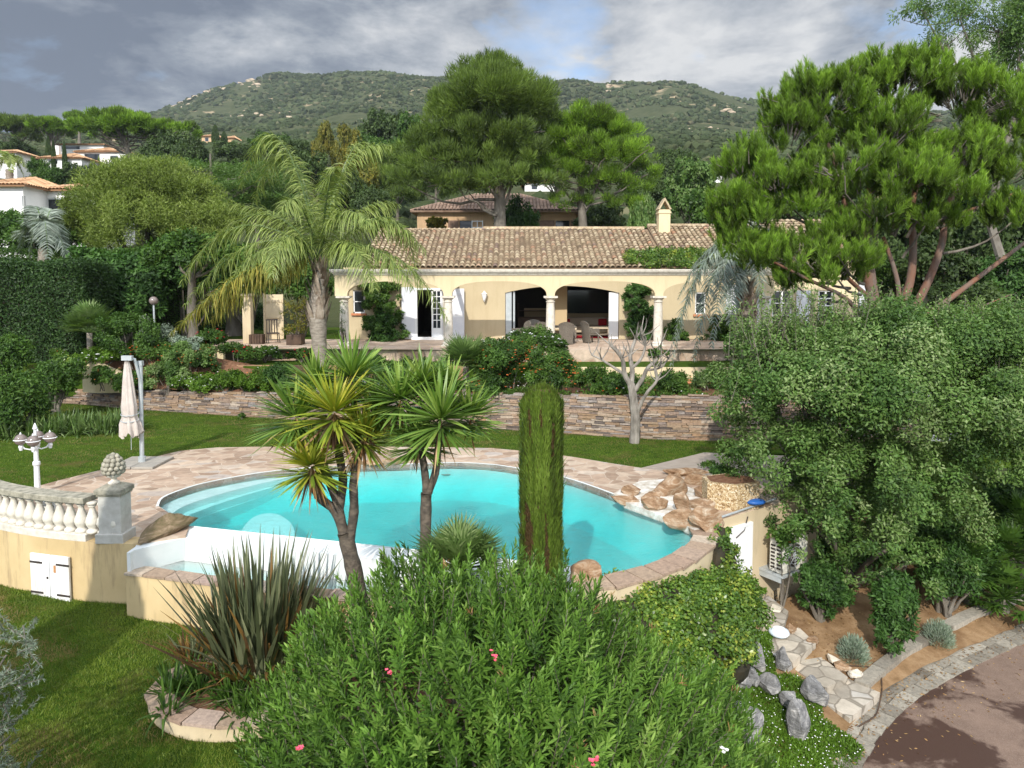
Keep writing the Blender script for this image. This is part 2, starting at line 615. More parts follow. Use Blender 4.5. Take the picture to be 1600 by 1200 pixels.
MAT['wood_dark'] = M('dark_brown_wood', (.05, .03, .02), (.09, .055, .035), rough=.6, scale=4)
MAT['brown_shutter'] = M('brown_shutter_paint', (.16, .10, .07), (.22, .14, .10), rough=.7, scale=4)
MAT['path_grey'] = M('weathered_decking', (.25, .21, .17), (.36, .31, .26), rough=.9, scale=3, sc=(1, 6, 1), bump=.4)
MAT['terracotta'] = M('terracotta', (.42, .15, .07), (.52, .22, .11), rough=.8, scale=5)
MAT['pool_white'] = M('white_pool_plaster', (.68, .70, .69), (.58, .62, .61), rough=.7, scale=1.6, lo=.4, hi=.75, bump=.15, bscale=40)


def tilemat():
    t = NT('barrel_tile_clay')
    col = t.ramp(t.attr(), [(0, (.20, .145, .10)), (.2, (.36, .27, .18)), (.5, (.47, .37, .245)), (.75, (.57, .47, .33)), (.9, (.46, .27, .17)), (1, (.28, .20, .16))])
    g = t.ramp(t.noise(t.vec(), 6, 6, .65), [(.35, (.62, .62, .6)), (.6, (1.05, 1.03, 1.0))])
    col = t.mix(1.0, col, g, 'MULTIPLY')
    nm = t.bump(t.noise(t.vec(), 35, 4, .6), .4, .008)
    return t.done(t.pbr(col, .9, nm, 0, .15))


MAT['tile'] = tilemat()
MAT['tile_old'] = M('old_brown_tile', (.22, .14, .10), (.36, .25, .18), rough=.9, scale=3, var=.5)


def stonemat(name, stops, rough=.9, nscale=18):
    t = NT(name)
    col = t.ramp(t.attr(), stops)
    g = t.ramp(t.noise(t.vec(), nscale, 6, .65), [(.3, (.65, .65, .66)), (.65, (1.12, 1.1, 1.08))])
    col = t.mix(1.0, col, g, 'MULTIPLY')
    nm = t.bump(t.noise(t.vec(), 30, 6, .65), .5, .012)
    return t.done(t.pbr(col, rough, nm, 0, .2))


MAT['schist'] = stonemat('layered_schist', [(0, (.12, .10, .09)), (.2, (.25, .19, .15)), (.4, (.34, .24, .17)), (.6, (.29, .20, .125)), (.75, (.40, .33, .26)), (.9, (.22, .20, .20)), (1, (.35, .22, .125))])
MAT['coping'] = stonemat('pink_brown_flagstone', [(0, (.27, .19, .135)), (.3, (.38, .29, .21)), (.5, (.33, .235, .175)), (.8, (.47, .39, .30)), (1, (.36, .26, .22))])
MAT['kerb'] = stonemat('grey_granite_sett', [(0, (.17, .15, .12)), (.5, (.27, .245, .20)), (1, (.38, .35, .29))])


def rockmat(name, c1, c2, c3, bands=True):
    t = NT(name)
    v = t.vec((1, 1, 2.4), (.5, .3, 0))
    col = t.ramp(t.noise(v, 2.4, 9, .72, 1.2), [(.32, c1), (.5, c2), (.66, c3)])
    nm = t.bump(t.noise(v, 5, 9, .72, .8), .9, .05)
    return t.done(t.pbr(col, .85, nm, 0, .25))


MAT['rock_grey'] = rockmat('blue_grey_rock', (.075, .074, .074), (.20, .197, .195), (.50, .48, .45))
MAT['rock_tan'] = rockmat('tan_brown_rock', (.13, .065, .03), (.30, .19, .11), (.50, .42, .32))
MAT['rock_pale'] = rockmat('pale_cream_rock', (.40, .33, .25), (.58, .52, .42), (.70, .66, .58))
MAT['rock_far'] = rockmat('far_tan_rock', (.24, .18, .12), (.38, .30, .21), (.50, .42, .32))
MAT['stone_grey_l'] = M('light_grey_cast_stone', (.50, .49, .45), (.40, .38, .34), rough=.85, scale=6, bump=.4, bscale=40)
MAT['rock_moss'] = rockmat('mossy_brown_rock', (.09, .08, .03), (.19, .14, .08), (.34, .25, .17))


def paving(name, scale, cols, joint, jw=.02, sc=(1, 1.5, 1), bumpd=.012, wet=None):
    t = NT(name)
    v0 = t.vec(sc)
    nz = t.node('ShaderNodeTexNoise')
    nz.inputs['Scale'].default_value = 2.2
    t.link(v0, nz.inputs[0])
    v = t.mix(.10, v0, nz.outputs['Color'])
    f1 = t.vor(v, scale)
    ed = t.vor(v, scale, 'DISTANCE_TO_EDGE')
    sep = t.node('ShaderNodeSeparateColor')
    t.link(f1.outputs['Color'], sep.inputs[0])
    col = t.ramp(sep.outputs[0], cols)
    g = t.ramp(t.noise(t.vec(), 5, 8, .65), [(.3, (.74, .73, .72)), (.68, (1.1, 1.08, 1.06))])
    col = t.mix(1.0, col, g, 'MULTIPLY')
    big = t.ramp(t.noise(t.vec(), .5, 4, .6), [(.35, (.80, .78, .76)), (.6, (1.0, 1.0, 1.0))])
    col = t.mix(1.0, col, big, 'MULTIPLY')
    edge = t.ramp(ed.outputs['Distance'], [(jw * .5, 0.0), (jw * 1.6, 1.0)])
    col = t.mix(edge, joint, col)
    h = t.math('ADD', t.math('MULTIPLY', edge, 1.0), t.math('MULTIPLY', t.noise(t.vec(), 14, 6, .6), .5))
    return t.done(t.pbr(col, .85, t.bump(h, .5, bumpd), 0, .25))


MAT['deck'] = paving('pink_crazy_paving', 2.7, [(0, (.32, .23, .165)), (.3, (.42, .31, .23)), (.6, (.50, .385, .29)), (.85, (.56, .46, .36)), (1, (.44, .39, .35))], (.46, .37, .29), .022, (1, 1.35, 1))
MAT['terrace'] = paving('terrace_flagstones', 1.8, [(0, (.42, .30, .22)), (.5, (.54, .41, .31)), (1, (.60, .49, .39))], (.40, .33, .26), .02)
MAT['path'] = paving('garden_crazy_paving', 3.0, [(0, (.34, .31, .26)), (.35, (.46, .42, .35)), (.7, (.56, .50, .41)), (1, (.42, .42, .41))], (.22, .19, .15), .035, (1, 1, 1))


def groundmat(name, cols, scale, patch=None, pscale=.5, plo=.52, phi=.68, bump=.5, bscale=18, bd=.04):
    t = NT(name)
    v = t.vec()
    n = len(cols)
    col = t.ramp(t.noise(v, scale, 9, .65), [(.28 + .44 * i / (n - 1), c) for i, c in enumerate(cols)])
    if patch:
        col = t.mix(t.ramp(t.noise(v, pscale, 6, .62), [(plo, 0.0), (phi, 1.0)]), col, patch)
    return t.done(t.pbr(col, .95, t.bump(t.noise(v, bscale, 8, .7), bump, bd), 0, .05))


MAT['lawn'] = groundmat('lawn_turf', [(.022, .042, .006), (.042, .080, .008), (.066, .112, .012)], 3.2, (.105, .085, .03), 1.1, .54, .74, bscale=40)
MAT['soil'] = groundmat('sandy_soil', [(.16, .095, .045), (.27, .17, .09), (.36, .245, .14)], 3, (.16, .09, .045), 1.0, bscale=24)
MAT['bark_mulch'] = groundmat('bark_mulch', [(.10, .05, .03), (.19, .10, .06), (.26, .16, .10)], 9, bscale=40)
MAT['terrain'] = groundmat('dry_hillside', [(.035, .045, .020), (.055, .065, .030), (.085, .09, .045)], .12, (.30, .235, .15), .03, .60, .66, bscale=.6, bd=.8)


def drivemat():
    t = NT('reddish_tarmac')
    v = t.vec()
    dry = t.ramp(t.noise(v, 3, 6, .6), [(.3, (.13, .085, .062)), (.7, (.20, .135, .10))])
    dry = t.mix(t.ramp(t.noise(v, 90, 3, .6), [(.45, 0.0), (.7, .5)]), dry, (.34, .26, .21))
    wet = (.065, .037, .028)
    k = t.ramp(t.noise(v, .75, 7, .6, .3), [(.47, 0.0), (.53, 1.0)])
    rough = t.ramp(k, [(0, .9), (1, .45)])
    return t.done(t.pbr(t.mix(k, dry, wet), rough, t.bump(t.noise(v, 70, 3, .6), .4, .006), 0, .3))


MAT['drive'] = drivemat()


def watermat():
    t = NT('pool_water')
    v = t.vec()
    h = t.math('ADD', t.noise(t.vec((1.0, 2.4, 1)), 3.4, 6, .65, .8), t.math('MULTIPLY', t.noise(v, 11, 4, .6), .35))
    nm = t.bump(h, 1.0, .07)
    gl = t.node('ShaderNodeBsdfGlossy')
    gl.inputs['Roughness'].default_value = .05
    t.link(nm, gl.inputs['Normal'])
    tr = t.node('ShaderNodeBsdfTransparent')
    ge = t.node('ShaderNodeNewGeometry')
    dt = t.node('ShaderNodeVectorMath', operation='DOT_PRODUCT')
    t.link(ge.outputs['Incoming'], dt.inputs[0])
    t.link(nm, dt.inputs[1])
    sch = t.math('POWER', t.math('SUBTRACT', 1.0, t.math('ABSOLUTE', dt.outputs['Value'])), 5.0)
    mx = t.node('ShaderNodeMixShader')
    t.link(t.math('ADD', .02, t.math('MULTIPLY', sch, .9)), mx.inputs[0])
    t.link(tr.outputs[0], mx.inputs[1])
    t.link(gl.outputs[0], mx.inputs[2])
    t.link(mx.outputs[0], t.out.inputs['Surface'])
    ab = t.node('ShaderNodeVolumeAbsorption')
    ab.inputs['Color'].default_value = (.0, .955, .960, 1)
    ab.inputs['Density'].default_value = .85
    t.link(ab.outputs[0], t.out.inputs['Volume'])
    return t.m


MAT['water'] = watermat()


# ------------------------------------------------------------------ the ground
def smooth(t):
    t = np.clip(t, 0, 1)
    return t * t * (3 - 2 * t)


RIDGE_U = [-1400, -400, 0, 60, 180, 245, 300, 350, 400, 430, 520, 600, 680, 760, 850, 900, 1000, 1060, 1110, 1170, 1240, 1300, 1600, 2200, 3000]
RIDGE_V = [250, 235, 225, 222, 208, 186, 162, 143, 130, 123, 125, 123, 130, 136, 138, 136, 140, 145, 151, 159, 168, 176, 200, 230, 250]


def terrain_z(X, Y):
    """the hillside behind the villa"""
    X = np.asarray(X, float)
    Y = np.maximum(np.asarray(Y, float), 1.0)
    d = Y
    u = 800 + FPX * X / np.maximum(Y, 20)
    rv = np.interp(u, RIDGE_U, RIDGE_V)
    prof_d = np.log([40, 57, 80, 130, 200, 330, 520])
    prof_v = np.array([510, 412, 350, 275, 236, 218, 196])
    v = np.interp(np.log(np.maximum(d, 40)), prof_d, prof_v)
    base_v = np.maximum(v, rv + 6)
    Dr = 900 + 120 * np.sin(u * .004 + 1)
    k = smooth((d - 520) / (Dr - 520))
    vv = base_v + (rv - base_v) * k
    z = CAMZ + (445 - vv) / FPX * d
    z = np.where(d > Dr, CAMZ + (445 - rv) / FPX * Dr - (d - Dr) * .25, z)
    # gullies and spurs
    amp = np.clip((d - 150) / 500, 0, 1) * 6 * (1 - .75 * smooth((d - 650) / 250))
    z = z + amp * (np.sin(X * .021 + Y * .006) + .6 * np.sin(X * .047 - Y * .012 + 2) + .35 * np.sin(X * .11 + Y * .05))
    z0 = 2.0 + (z - 2.0) * smooth((d - 44) / 14)
    return z0


def tz(x, y):
    return float(terrain_z(x, y))


ys = np.concatenate([np.linspace(28.2, 60, 40), np.geomspace(61, 1300, 150)])
us = np.linspace(-1.7, 1.7, 420)
U, Yg = np.meshgrid(us, ys)
Xg = U * (Yg + 8)
Zg = terrain_z(Xg, Yg)
Zg = np.where(Yg < 43, 1.985, Zg)
m = MB()
ny, nx = Xg.shape
i = np.arange(ny - 1)[:, None] * nx + np.arange(nx - 1)[None]
m.add(np.stack([Xg, Yg, Zg], -1).reshape(-1, 3), np.stack([i, i + 1, i + nx + 1, i + nx], -1).reshape(-1, 4))
struct(m.build('hillside', MAT['terrain'], smooth=True))

# wide base sheet, below everything that stands near
m = MB()
m.poly([(-2500, -600), (2500, -600), (2500, 28.3), (-2500, 28.3)], -2.42)
struct(m.build('ground', MAT['terrain']))

# upper lawn, beside the pool
WALLP = [(-26, 28.2, .62), (-17.9, 27.3, .62), (-14.2, 26, .68), (-8.2, 24.1, .90), (-4, 23.0, 1.05), (0, 22.2, 1.15), (3.6, 21.0, 1.28), (6.4, 20.6, 1.33), (12, 20.4, 1.35)]
EDGE = [(34, 766), (90, 751), (142, 738), (184, 728), (240, 714), (283, 704), (340, 699), (397, 698), (480, 698), (620, 698), (768, 700), (845, 707), (897, 714), (950, 723), (1002, 731)]
edge = [G(u, v, 0) for u, v in EDGE]
lawn = [(-40, 17.5), (-13.4, 15.35)] + edge + [G(1100, 707, 0), (7.5, 19), (16, 19), (16, 20.5)] + [(x, y + .1) for x, y, z in reversed(WALLP[:-1])] + [(-40, 29)]
m = MB()
m.poly(lawn, -.006, zb=-.4)
struct(m.build('lawn', MAT['lawn']))

# pool outline on the water line
POOLPX = [(248, 797), (256, 783), (290, 769), (330, 758), (400, 745), (460, 738), (540, 733), (620, 731), (700, 728), (760, 730), (810, 737), (880, 751), (940, 771), (985, 789), (1040, 812), (1076, 831), (1084, 845), (1062, 868), (1022, 888), (985, 899), (945, 909), (905, 912)]
pool_ = [G(u, v, -.08) for u, v in POOLPX]


def catmull(P, n=4, closed=False):
    out = []
    N = len(P)
    for i in range(N if closed else N - 1):
        p0 = P[(i - 1) % N] if closed or i > 0 else P[i]
        p1, p2 = P[i], P[(i + 1) % N]
        p3 = P[(i + 2) % N] if closed or i + 2 < N else p2
        for k in range(n):
            t = k / n
            out.append(tuple(.5 * (2 * p1[j] + (p2[j] - p0[j]) * t + (2 * p0[j] - 5 * p1[j] + 4 * p2[j] - p3[j]) * t * t + (3 * p1[j] - p0[j] - 3 * p2[j] + p3[j]) * t ** 3) for j in range(len(p1))))
    if not closed:
        out.append(tuple(P[-1]))
    return out


curve = catmull(pool_, 4)
WEIR_L, WEIR_R = G(296, 828, -.08), G(905, 893, -.08)      # inner edge of the overflow wall
pool = curve + [WEIR_R, WEIR_L]                             # closed outline
WO_L, WO_R = (WEIR_L[0] + .16, WEIR_L[1] - .50), (WEIR_R[0], WEIR_R[1] - .50)


def offset(P, d):
    out = []
    n = len(P)
    for i in range(n):
        a, b = Vector(P[max(i - 1, 0)][:2]), Vector(P[min(i + 1, n - 1)][:2])
        t = (b - a).normalized()
        out.append((P[i][0] - t.y * d, P[i][1] + t.x * d))
    return out


# back part of the pool rim: paving; front right part: a raised coping on the outer wall
iR = min(range(len(curve)), key=lambda i: (curve[i][0] - G(1084, 845, -.08)[0]) ** 2 + (curve[i][1] - G(1084, 845, -.08)[1]) ** 2)
outer = offset(curve, .42)
rim = curve[iR - 4:]
coping_out = outer[iR - 4:]
PIER = G(165, 852, 0)
LWALL = [(-16, 16.2), (-13.4, 15.2), (-12.2, 14.6), (-10.95, 13.85), (-10.05, 13.22), (-9.29, 12.84), (-8.43, 12.54), (-7.35, 12.30), (-6.60, 12.25)]   # the left retaining wall's top edge
deck_outer = [(-11.6, 13.9)] + edge + [G(1100, 707, 0), (6.6, 17.5), (6.0, 14.9), (5.7, 14.72), (3.95, 13.52)] + [coping_out[0]] + coping_out[1:] + [(curve[-1][0] - .1, coping_out[-1][1]), WO_R, WEIR_R]
deck_left = [WEIR_L, WO_L, (-6.62, 12.0), (-6.68, 12.44), (-7.45, 12.48), (-8.2, 12.83), (-9.0, 13.28), (-9.95, 13.73), (-11.2, 14.12)]
deck_poly = deck_outer + list(reversed(curve)) + [WEIR_L, WO_L] + [(-6.66, 12.43)] + deck_left[4:]
# build the paving as the ring between the pool curve and the outer edge
m = MB()
ring_outer = [(-7.35, 12.32), (-8.43, 12.56), (-9.29, 12.86), (-10.05, 13.25), (-10.95, 13.88), (-12.2, 14.63), (-13.35, 15.22)] + edge + [G(1100, 707, 0), (6.6, 17.5), (6.0, 14.9), (5.7, 14.72), (3.95, 13.52)]
poly_deck = [(-6.66, 12.27)] + ring_outer + list(reversed(curve[:iR - 3])) + [WEIR_L, WO_L]
m.poly(poly_deck, 0.0, zb=-.3)
struct(m.build('pool_deck', MAT['deck']))

# pool shell: white plaster basin with a broad flight of steps on the left
m = MB()
n = len(pool)
MAT['pool_paint'] = M('turquoise_pool_plaster', (.30, .49, .48), (.38, .57, .55), rough=.7, scale=1.2, bump=.15, bscale=40)
top = [(p[0], p[1], -.085) for p in pool]
bot = [(p[0], p[1], -0.80) for p in pool]
cxp, cyp = sum(p[0] for p in pool) / n, sum(p[1] for p in pool) / n
rings = [top] + [[(cxp + (p[0] - cxp) * (1 - s_), cyp + (p[1] - cyp) * (1 - s_), z_) for p in pool] for s_, z_ in ((.0, -.16), (.012, -.34), (.04, -.52), (.09, -.67), (.15, -.76), (.21, -0.80))]
m.add([q for r_ in rings for q in r_], [np.array([[k * n + i, (k + 1) * n + i, (k + 1) * n + (i + 1) % n, k * n + (i + 1) % n] for k in range(len(rings) - 1) for i in range(n)])])
m.poly([(q[0], q[1]) for q in rings[-1]], -0.80)
shell = m.build('basin', MAT['pool_paint'], smooth=True)
root_pool = empty('swimming_pool', (0, 0, 0), 'kidney shaped turquoise swimming pool with white overflow wall', 'swimming pool')
shell.parent = root_pool
SL = [(248, 797), (256, 783), (290, 769), (330, 758), (400, 745), (460, 738)]
st1 = [G(u, v, -.08) for u, v in SL]


def step(pts_px, z, name='pool_step'):
    mm = MB()
    pts = catmull([G(u, v, z) for u, v in pts_px], 4, True)
    mm.poly(pts if area(pts) > 0 else pts[::-1], z, zb=-0.81)
    return mm.build(name, MAT['pool_white'], root_pool)


def area(P):
    return .5 * sum(P[i][0] * P[(i + 1) % len(P)][1] - P[(i + 1) % len(P)][0] * P[i][1] for i in range(len(P)))


step([(240, 800), (252, 783), (290, 768), (330, 757), (400, 744), (480, 735), (545, 732), (540, 736), (470, 743), (400, 757), (330, 776), (285, 792), (262, 806)], -.17)
step([(262, 806), (285, 792), (330, 776), (400, 757), (470, 743), (540, 736), (530, 741), (470, 751), (410, 766), (345, 786), (300, 803), (276, 812)], -.32)
step([(276, 812), (300, 803), (345, 786), (410, 766), (470, 751), (530, 741), (515, 747), (470, 758), (420, 773), (360, 793), (315, 809), (290, 820)], -.48)
step([(372, 848), (385, 818), (405, 804), (432, 803), (452, 815), (460, 830), (455, 850), (420, 852)], -.36, 'pool_bench')
# water
m = MB()
m.poly(pool, -.08, zb=-0.79)
m.poly(pool, -0.79)
water = m.build('water', MAT['water'], root_pool)
# inlet cover floating mark on the far side
m = MB()
m.lathe([(.16, 0), (.16, .015), (.02, .02)], (*G(697, 740, -.3), -.30), 16)
m.build('inlet_cover', MAT['slab'], root_pool)
m = MB()
n = len(pool)
m.add([(p[0], p[1], .004) for p in pool] + [(p[0], p[1], -.13) for p in pool], np.array([[i, n + i, n + (i + 1) % n, (i + 1) % n] for i in range(n)]))
rimo = m.build('pool_rim', MAT['pool_white'], root_pool)
m = MB()
ro = offset(curve, .05)
m.add([(p[0], p[1], .006) for p in curve] + [(p[0], p[1], .006) for p in ro], np.array([[i, i + 1, len(curve) + i + 1, len(curve) + i] for i in range(iR - 3)]))
m.build('rim_edge', MAT['pool_white'], rimo)
# overflow wall, white, and the catch basin in front of it
m = MB()
A1, A2, B1, B2 = WEIR_L, WEIR_R, WO_L, WO_R
P8 = [(*A1, -.02), (*A2, -.02), (*B2, -.05), (*B1, -.05), (*A1, -1.5), (*A2, -1.5), (B2[0], B2[1] - .1, -1.5), (B1[0] - .05, B1[1] - .1, -1.5)]
m.add(P8, np.array([[0, 3, 2, 1], [3, 7, 6, 2], [0, 4, 7, 3], [1, 2, 6, 5], [0, 1, 5, 4]]))
m.add([(-6.60, 12.02, -.02), (WO_L[0], WO_L[1], -.048), (WEIR_L[0], WEIR_L[1], -.018), (-6.68, 12.28, -.01), (-6.60, 12.02, -1.5), (WO_L[0], WO_L[1], -1.5)],
      [np.array([[0, 1, 2, 3], [4, 5, 1, 0]])])
m.box(-6.66, -6.60, 11.92, 12.24, -1.5, -.022)
m.build('overflow_wall', MAT['pool_white'], root_pool)
m = MB()
cb = [(-6.6, 12.05), (-5.0, 11.68), (-3, 11.18), (-1.0, 10.83), (.9, 10.53), (WO_R[0], WO_R[1]), (WO_L[0], WO_L[1])]
m.poly(cb, -.72)
m.build('catch_basin', MAT['pool_white'], root_pool)
m = MB()
m.poly([(-6.6, 12.04), (-5.0, 11.67), (-3, 11.17), (-1.0, 10.82), (.9, 10.52), (WO_R[0], WO_R[1] - .06), (WO_L[0] - .03, WO_L[1] - .07)], -.45, zb=-.71)
m.build('basin_water', MAT['water'], root_pool)
# low front wall of the catch basin with flagstone coping
FW = [(-6.68, 11.90), (-6.0, 11.72), (-5.0, 11.45), (-4, 11.2), (-3, 10.95), (-2, 10.78), (-1.0, 10.6), (.9, 10.3)]


def wallstrip(mb, P, zt, zb, th, back=False, a=.5):
    """solid wall along P, thickness th to the left of the way it runs"""
    Q = offset(P, th)
    n = len(P)
    z = zt if not np.isscalar(zt) else [zt] * n
    V = [(P[i][0], P[i][1], z[i]) for i in range(n)] + [(Q[i][0], Q[i][1], z[i]) for i in range(n)] + [(P[i][0], P[i][1], zb) for i in range(n)] + [(Q[i][0], Q[i][1], zb) for i in range(n)]
    F = []
    for i in range(n - 1):
        F += [[i, i + 1, n + i + 1, n + i], [2 * n + i, 2 * n + i + 1, i + 1, i], [n + i, n + i + 1, 3 * n + i + 1, 3 * n + i]]
    F += [[0, n, 3 * n, 2 * n], [n - 1, 2 * n + n - 1, 3 * n + n - 1, n + n - 1]]
    return mb.add(V, np.array(F), a)


def copings(mb, P, z, w, th, rng, lo=.3, hi=.6, over=.03):
    """flat stones laid along a wall top"""
    seg = [(Vector(P[i][:2]), Vector(P[i + 1][:2])) for i in range(len(P) - 1)]
    tot = sum((b - a).length for a, b in seg)

    def at(s):
        for a, b in seg:
            l = (b - a).length
            if s <= l:
                return a.lerp(b, s / l), (b - a).normalized()
            s -= l
        return seg[-1][1], (seg[-1][1] - seg[-1][0]).normalized()
    s = 0
    while s < tot - .05:
        l = min(rng.uniform(lo, hi), tot - s)
        p, t = at(s + .006)
        q, t2 = at(s + l - .012)
        n1, n2 = Vector((-t.y, t.x)), Vector((-t2.y, t2.x))
        a_, b_ = p - n1 * (over + rng.uniform(-.015, .02)), q - n2 * (over + rng.uniform(-.015, .02))
        c_, d_ = q + n2 * (w + rng.uniform(-.02, .02)), p + n1 * (w + rng.uniform(-.02, .02))
        zz = z + rng.uniform(-.006, .006)
        V = [(k.x, k.y, zz) for k in (a_, b_, c_, d_)] + [(k.x, k.y, zz + th) for k in (a_, b_, c_, d_)]
        mb.add(V, np.array([[0, 3, 2, 1], [4, 5, 6, 7], [0, 1, 5, 4], [1, 2, 6, 5], [2, 3, 7, 6], [3, 0, 4, 7]]), rng.uniform(0, 1))
        s += l


rg = np.random.RandomState(5)
m = MB()
wallstrip(m, FW, -.40, -1.7, .30)
o = tag(m.build('garden_wall', MAT['stucco_old']), 'low cream wall in front of the pool overflow basin with flat pinkish coping', 'wall')
m = MB()
copings(m, FW, -.398, .30, .04, rg)
m.build('coping', MAT['coping'], o)
# high curved wall under the balustrade
m = MB()
LW = catmull(LWALL[:-1], 3) + [LWALL[-1]]
wallstrip(m, LW, 0.004, -1.7, .35)
wallL = tag(m.build('retaining_wall', MAT['stucco_old']), 'tall curved yellow rendered wall with a cupboard door under the balustrade', 'wall')
# raised outer wall of the pool on the right
CO = rim
m = MB()
wallstrip(m, CO, -.02, -2.3, .42)
o = tag(m.build('pool_wall', MAT['stucco_grey']), 'curved cream outer wall of the pool rising out of the ivy', 'wall')
m = MB()
copings(m, CO, -.018, .44, .045, rg, .28, .5, .01)
m.build('coping', MAT['coping'], o)

# lower lawn
m = MB()
xs, ys_ = np.linspace(-22, 3, 60), np.linspace(1, 15, 50)


def lower_z(X, Y):
    return -1.12 - .05 * np.clip(12 - Y, -2, 12) + .03 * np.sin(X * 1.3 + Y) + .015 * np.sin(X * 3.1 - Y * 2.2)


m.grid(xs, ys_, lower_z)
struct(m.build('lower_lawn', MAT['lawn'], smooth=True))

# soil bank, drive, kerb on the right
KP = [(3.4, 8.2), (4.05, 9.2), (4.8, 10.25), (5.6, 11.1), (6.5, 11.85), (7.5, 12.5), (8.7, 13.2), (10.2, 14.0), (12.5, 15.0), (16, 16.2)]
KPc = catmull(KP, 4)


def bank_z(X, Y):
    dd = (X - 4.8) * -.578 + (Y - 10.2) * .816
    return -2.32 + .17 * np.clip(dd, -1, 6) + .02 * np.sin(X * 4 + Y * 2.3)


m = MB()
# paved drive
inner = offset(KPc, -.50)
m.poly(inner + [(40, 16), (40, -10), (-2, -10), (-2, 2)], -2.37)
struct(m.build('driveway', MAT['drive']))
m = MB()
BS = catmull([(1.6, 4.2)] + KP, 4)
bank = [(0.5, 6)] + [(p[0] - .02, p[1] + .02) for p in KPc] + [(30, 20), (30, 28.25), (6.5, 28.25), (6.6, 17.4), (6.0, 14.9), (4, 13.3), (2, 11.5), (.5, 11)]
bsp = np.array(BS)
tt_ = np.concatenate([[-.12], np.linspace(.2, 12, 60)])
X_ = bsp[None, :, 0] - .578 * tt_[:, None]
Y_ = bsp[None, :, 1] + .816 * tt_[:, None]
Z_ = bank_z(X_, Y_)
Z_ = np.where(Y_ > 17, np.minimum(Z_ + (Y_ - 17) * .33, 1.2), Z_)
ny, nx = X_.shape
keep = (X_ > .3) | (Y_ < 8.5)
keep &= ~((X_ < 4.2) & (Y_ > 11 + (X_ - .5) * .62))
keep &= ~((X_ >= 4.2) & (X_ < 6.7) & (Y_ > 13.3 + (X_ - 4.2) * .66) & (Y_ < 21))
ii = np.arange(ny - 1)[:, None] * nx + np.arange(nx - 1)[None]
F_ = np.stack([ii, ii + 1, ii + nx + 1, ii + nx], -1).reshape(-1, 4)
kf = keep.ravel()
kf &= ~((X_ < 14) & (Y_ > 18.2)).ravel()
F_ = F_[kf[F_].sum(1) >= 3]
m.add(np.stack([X_, Y_, Z_], -1).reshape(-1, 3), F_)
struct(m.build('soil_bank', MAT['soil'], smooth=True))
m = MB()
m.poly([(6.7, 14.9), (6.7, 20.4), (30, 20.4), (30, 24), (30, 28.2), (6.0, 28.2), (6, 20.6)], -.02)
# setts: a double row along the drive and the raised kerb stones behind it
rg = np.random.RandomState(8)
m = MB()
copings(m, [p for p in offset(KPc, -.50)], -2.40, .235, .05, rg, .26, .36, 0)
copings(m, [p for p in offset(KPc, -.25)], -2.40, .235, .056, rg, .26, .36, 0)
struct(m.build('paver_border', MAT['kerb']))
m = MB()
K2 = [(p[0] - .578 * w_, p[1] + .816 * w_) for p, w_ in zip(KPc[14:], np.linspace(.02, .60, len(KPc) - 14))]
copings(m, offset(K2, .0), -2.42, .22, .27, rg, .5, .9, 0)
struct(m.build('kerb', MAT['kerb']))

# the flower bed behind the stone wall, the strip of grass, the terrace
BEDW = [(x, y) for x, y, z in WALLP]


def bed_z(X, Y):
    wy = np.interp(X, [p[0] for p in WALLP], [p[1] for p in WALLP])
    wz = np.interp(X, [p[0] for p in WALLP], [p[2] for p in WALLP]) - .06
    back = np.where(X < -9, 1.9, 1.15)
    back = np.interp(X, [-12, -7], [1.9, 1.0])
    t = np.clip((Y - wy) / (26.9 - wy + .01), 0, 1)
    return wz + (back - wz) * t


m = MB()
gx = np.linspace(-25.9, 12, 120)
tt = np.linspace(0, 1, 14)
X_, T_ = np.meshgrid(gx, tt)
wy = np.interp(X_, [p[0] for p in WALLP], [p[1] for p in WALLP]) + .12
Y_ = wy + np.maximum(27.0 - wy, .3) * T_
Z_ = bed_z(X_, Y_)
ny, nx = X_.shape
ii = np.arange(ny - 1)[:, None] * nx + np.arange(nx - 1)[None]
m.add(np.stack([X_, Y_, Z_], -1).reshape(-1, 3), np.stack([ii, ii + 1, ii + nx + 1, ii + nx], -1).reshape(-1, 4))
struct(m.build('flower_bed_soil', MAT['bark_mulch'], smooth=True))
m = MB()
m.poly([(-26, 27), (-10.2, 27.0), (-10.2, 26.6), (12, 26.4), (12, 28.6), (-26, 28.6)], 1.52, zb=.3)
struct(m.build('grass_strip', MAT['lawn']))
m = MB()
TERR = catmull([(-13.5, 30.4), (-11.6, 29.3), (-9.2, 28.8), (-6, 28.5), (-2, 28.2), (2, 28.1), (6, 28.3), (9, 28.6), (13, 28.6), (17, 29.2)], 3)
m.poly(TERR + [(17, 33.6), (-13.5, 33.6)], 2.0, zb=1.3)
struct(m.build('terrace', MAT['terrace']))
m = MB()
m.poly([(-40, 28.4), (-14, 28.4), (-11.9, 29.0), (-13.6, 30.6), (-13.6, 44), (-40, 44)], 1.995, zb=1.3)
m.poly([(-13.6, 33.5), (-8.2, 33.5), (-8.2, 44), (-13.6, 44)], 1.99)
struct(m.build('garden_lawn', MAT['lawn']))


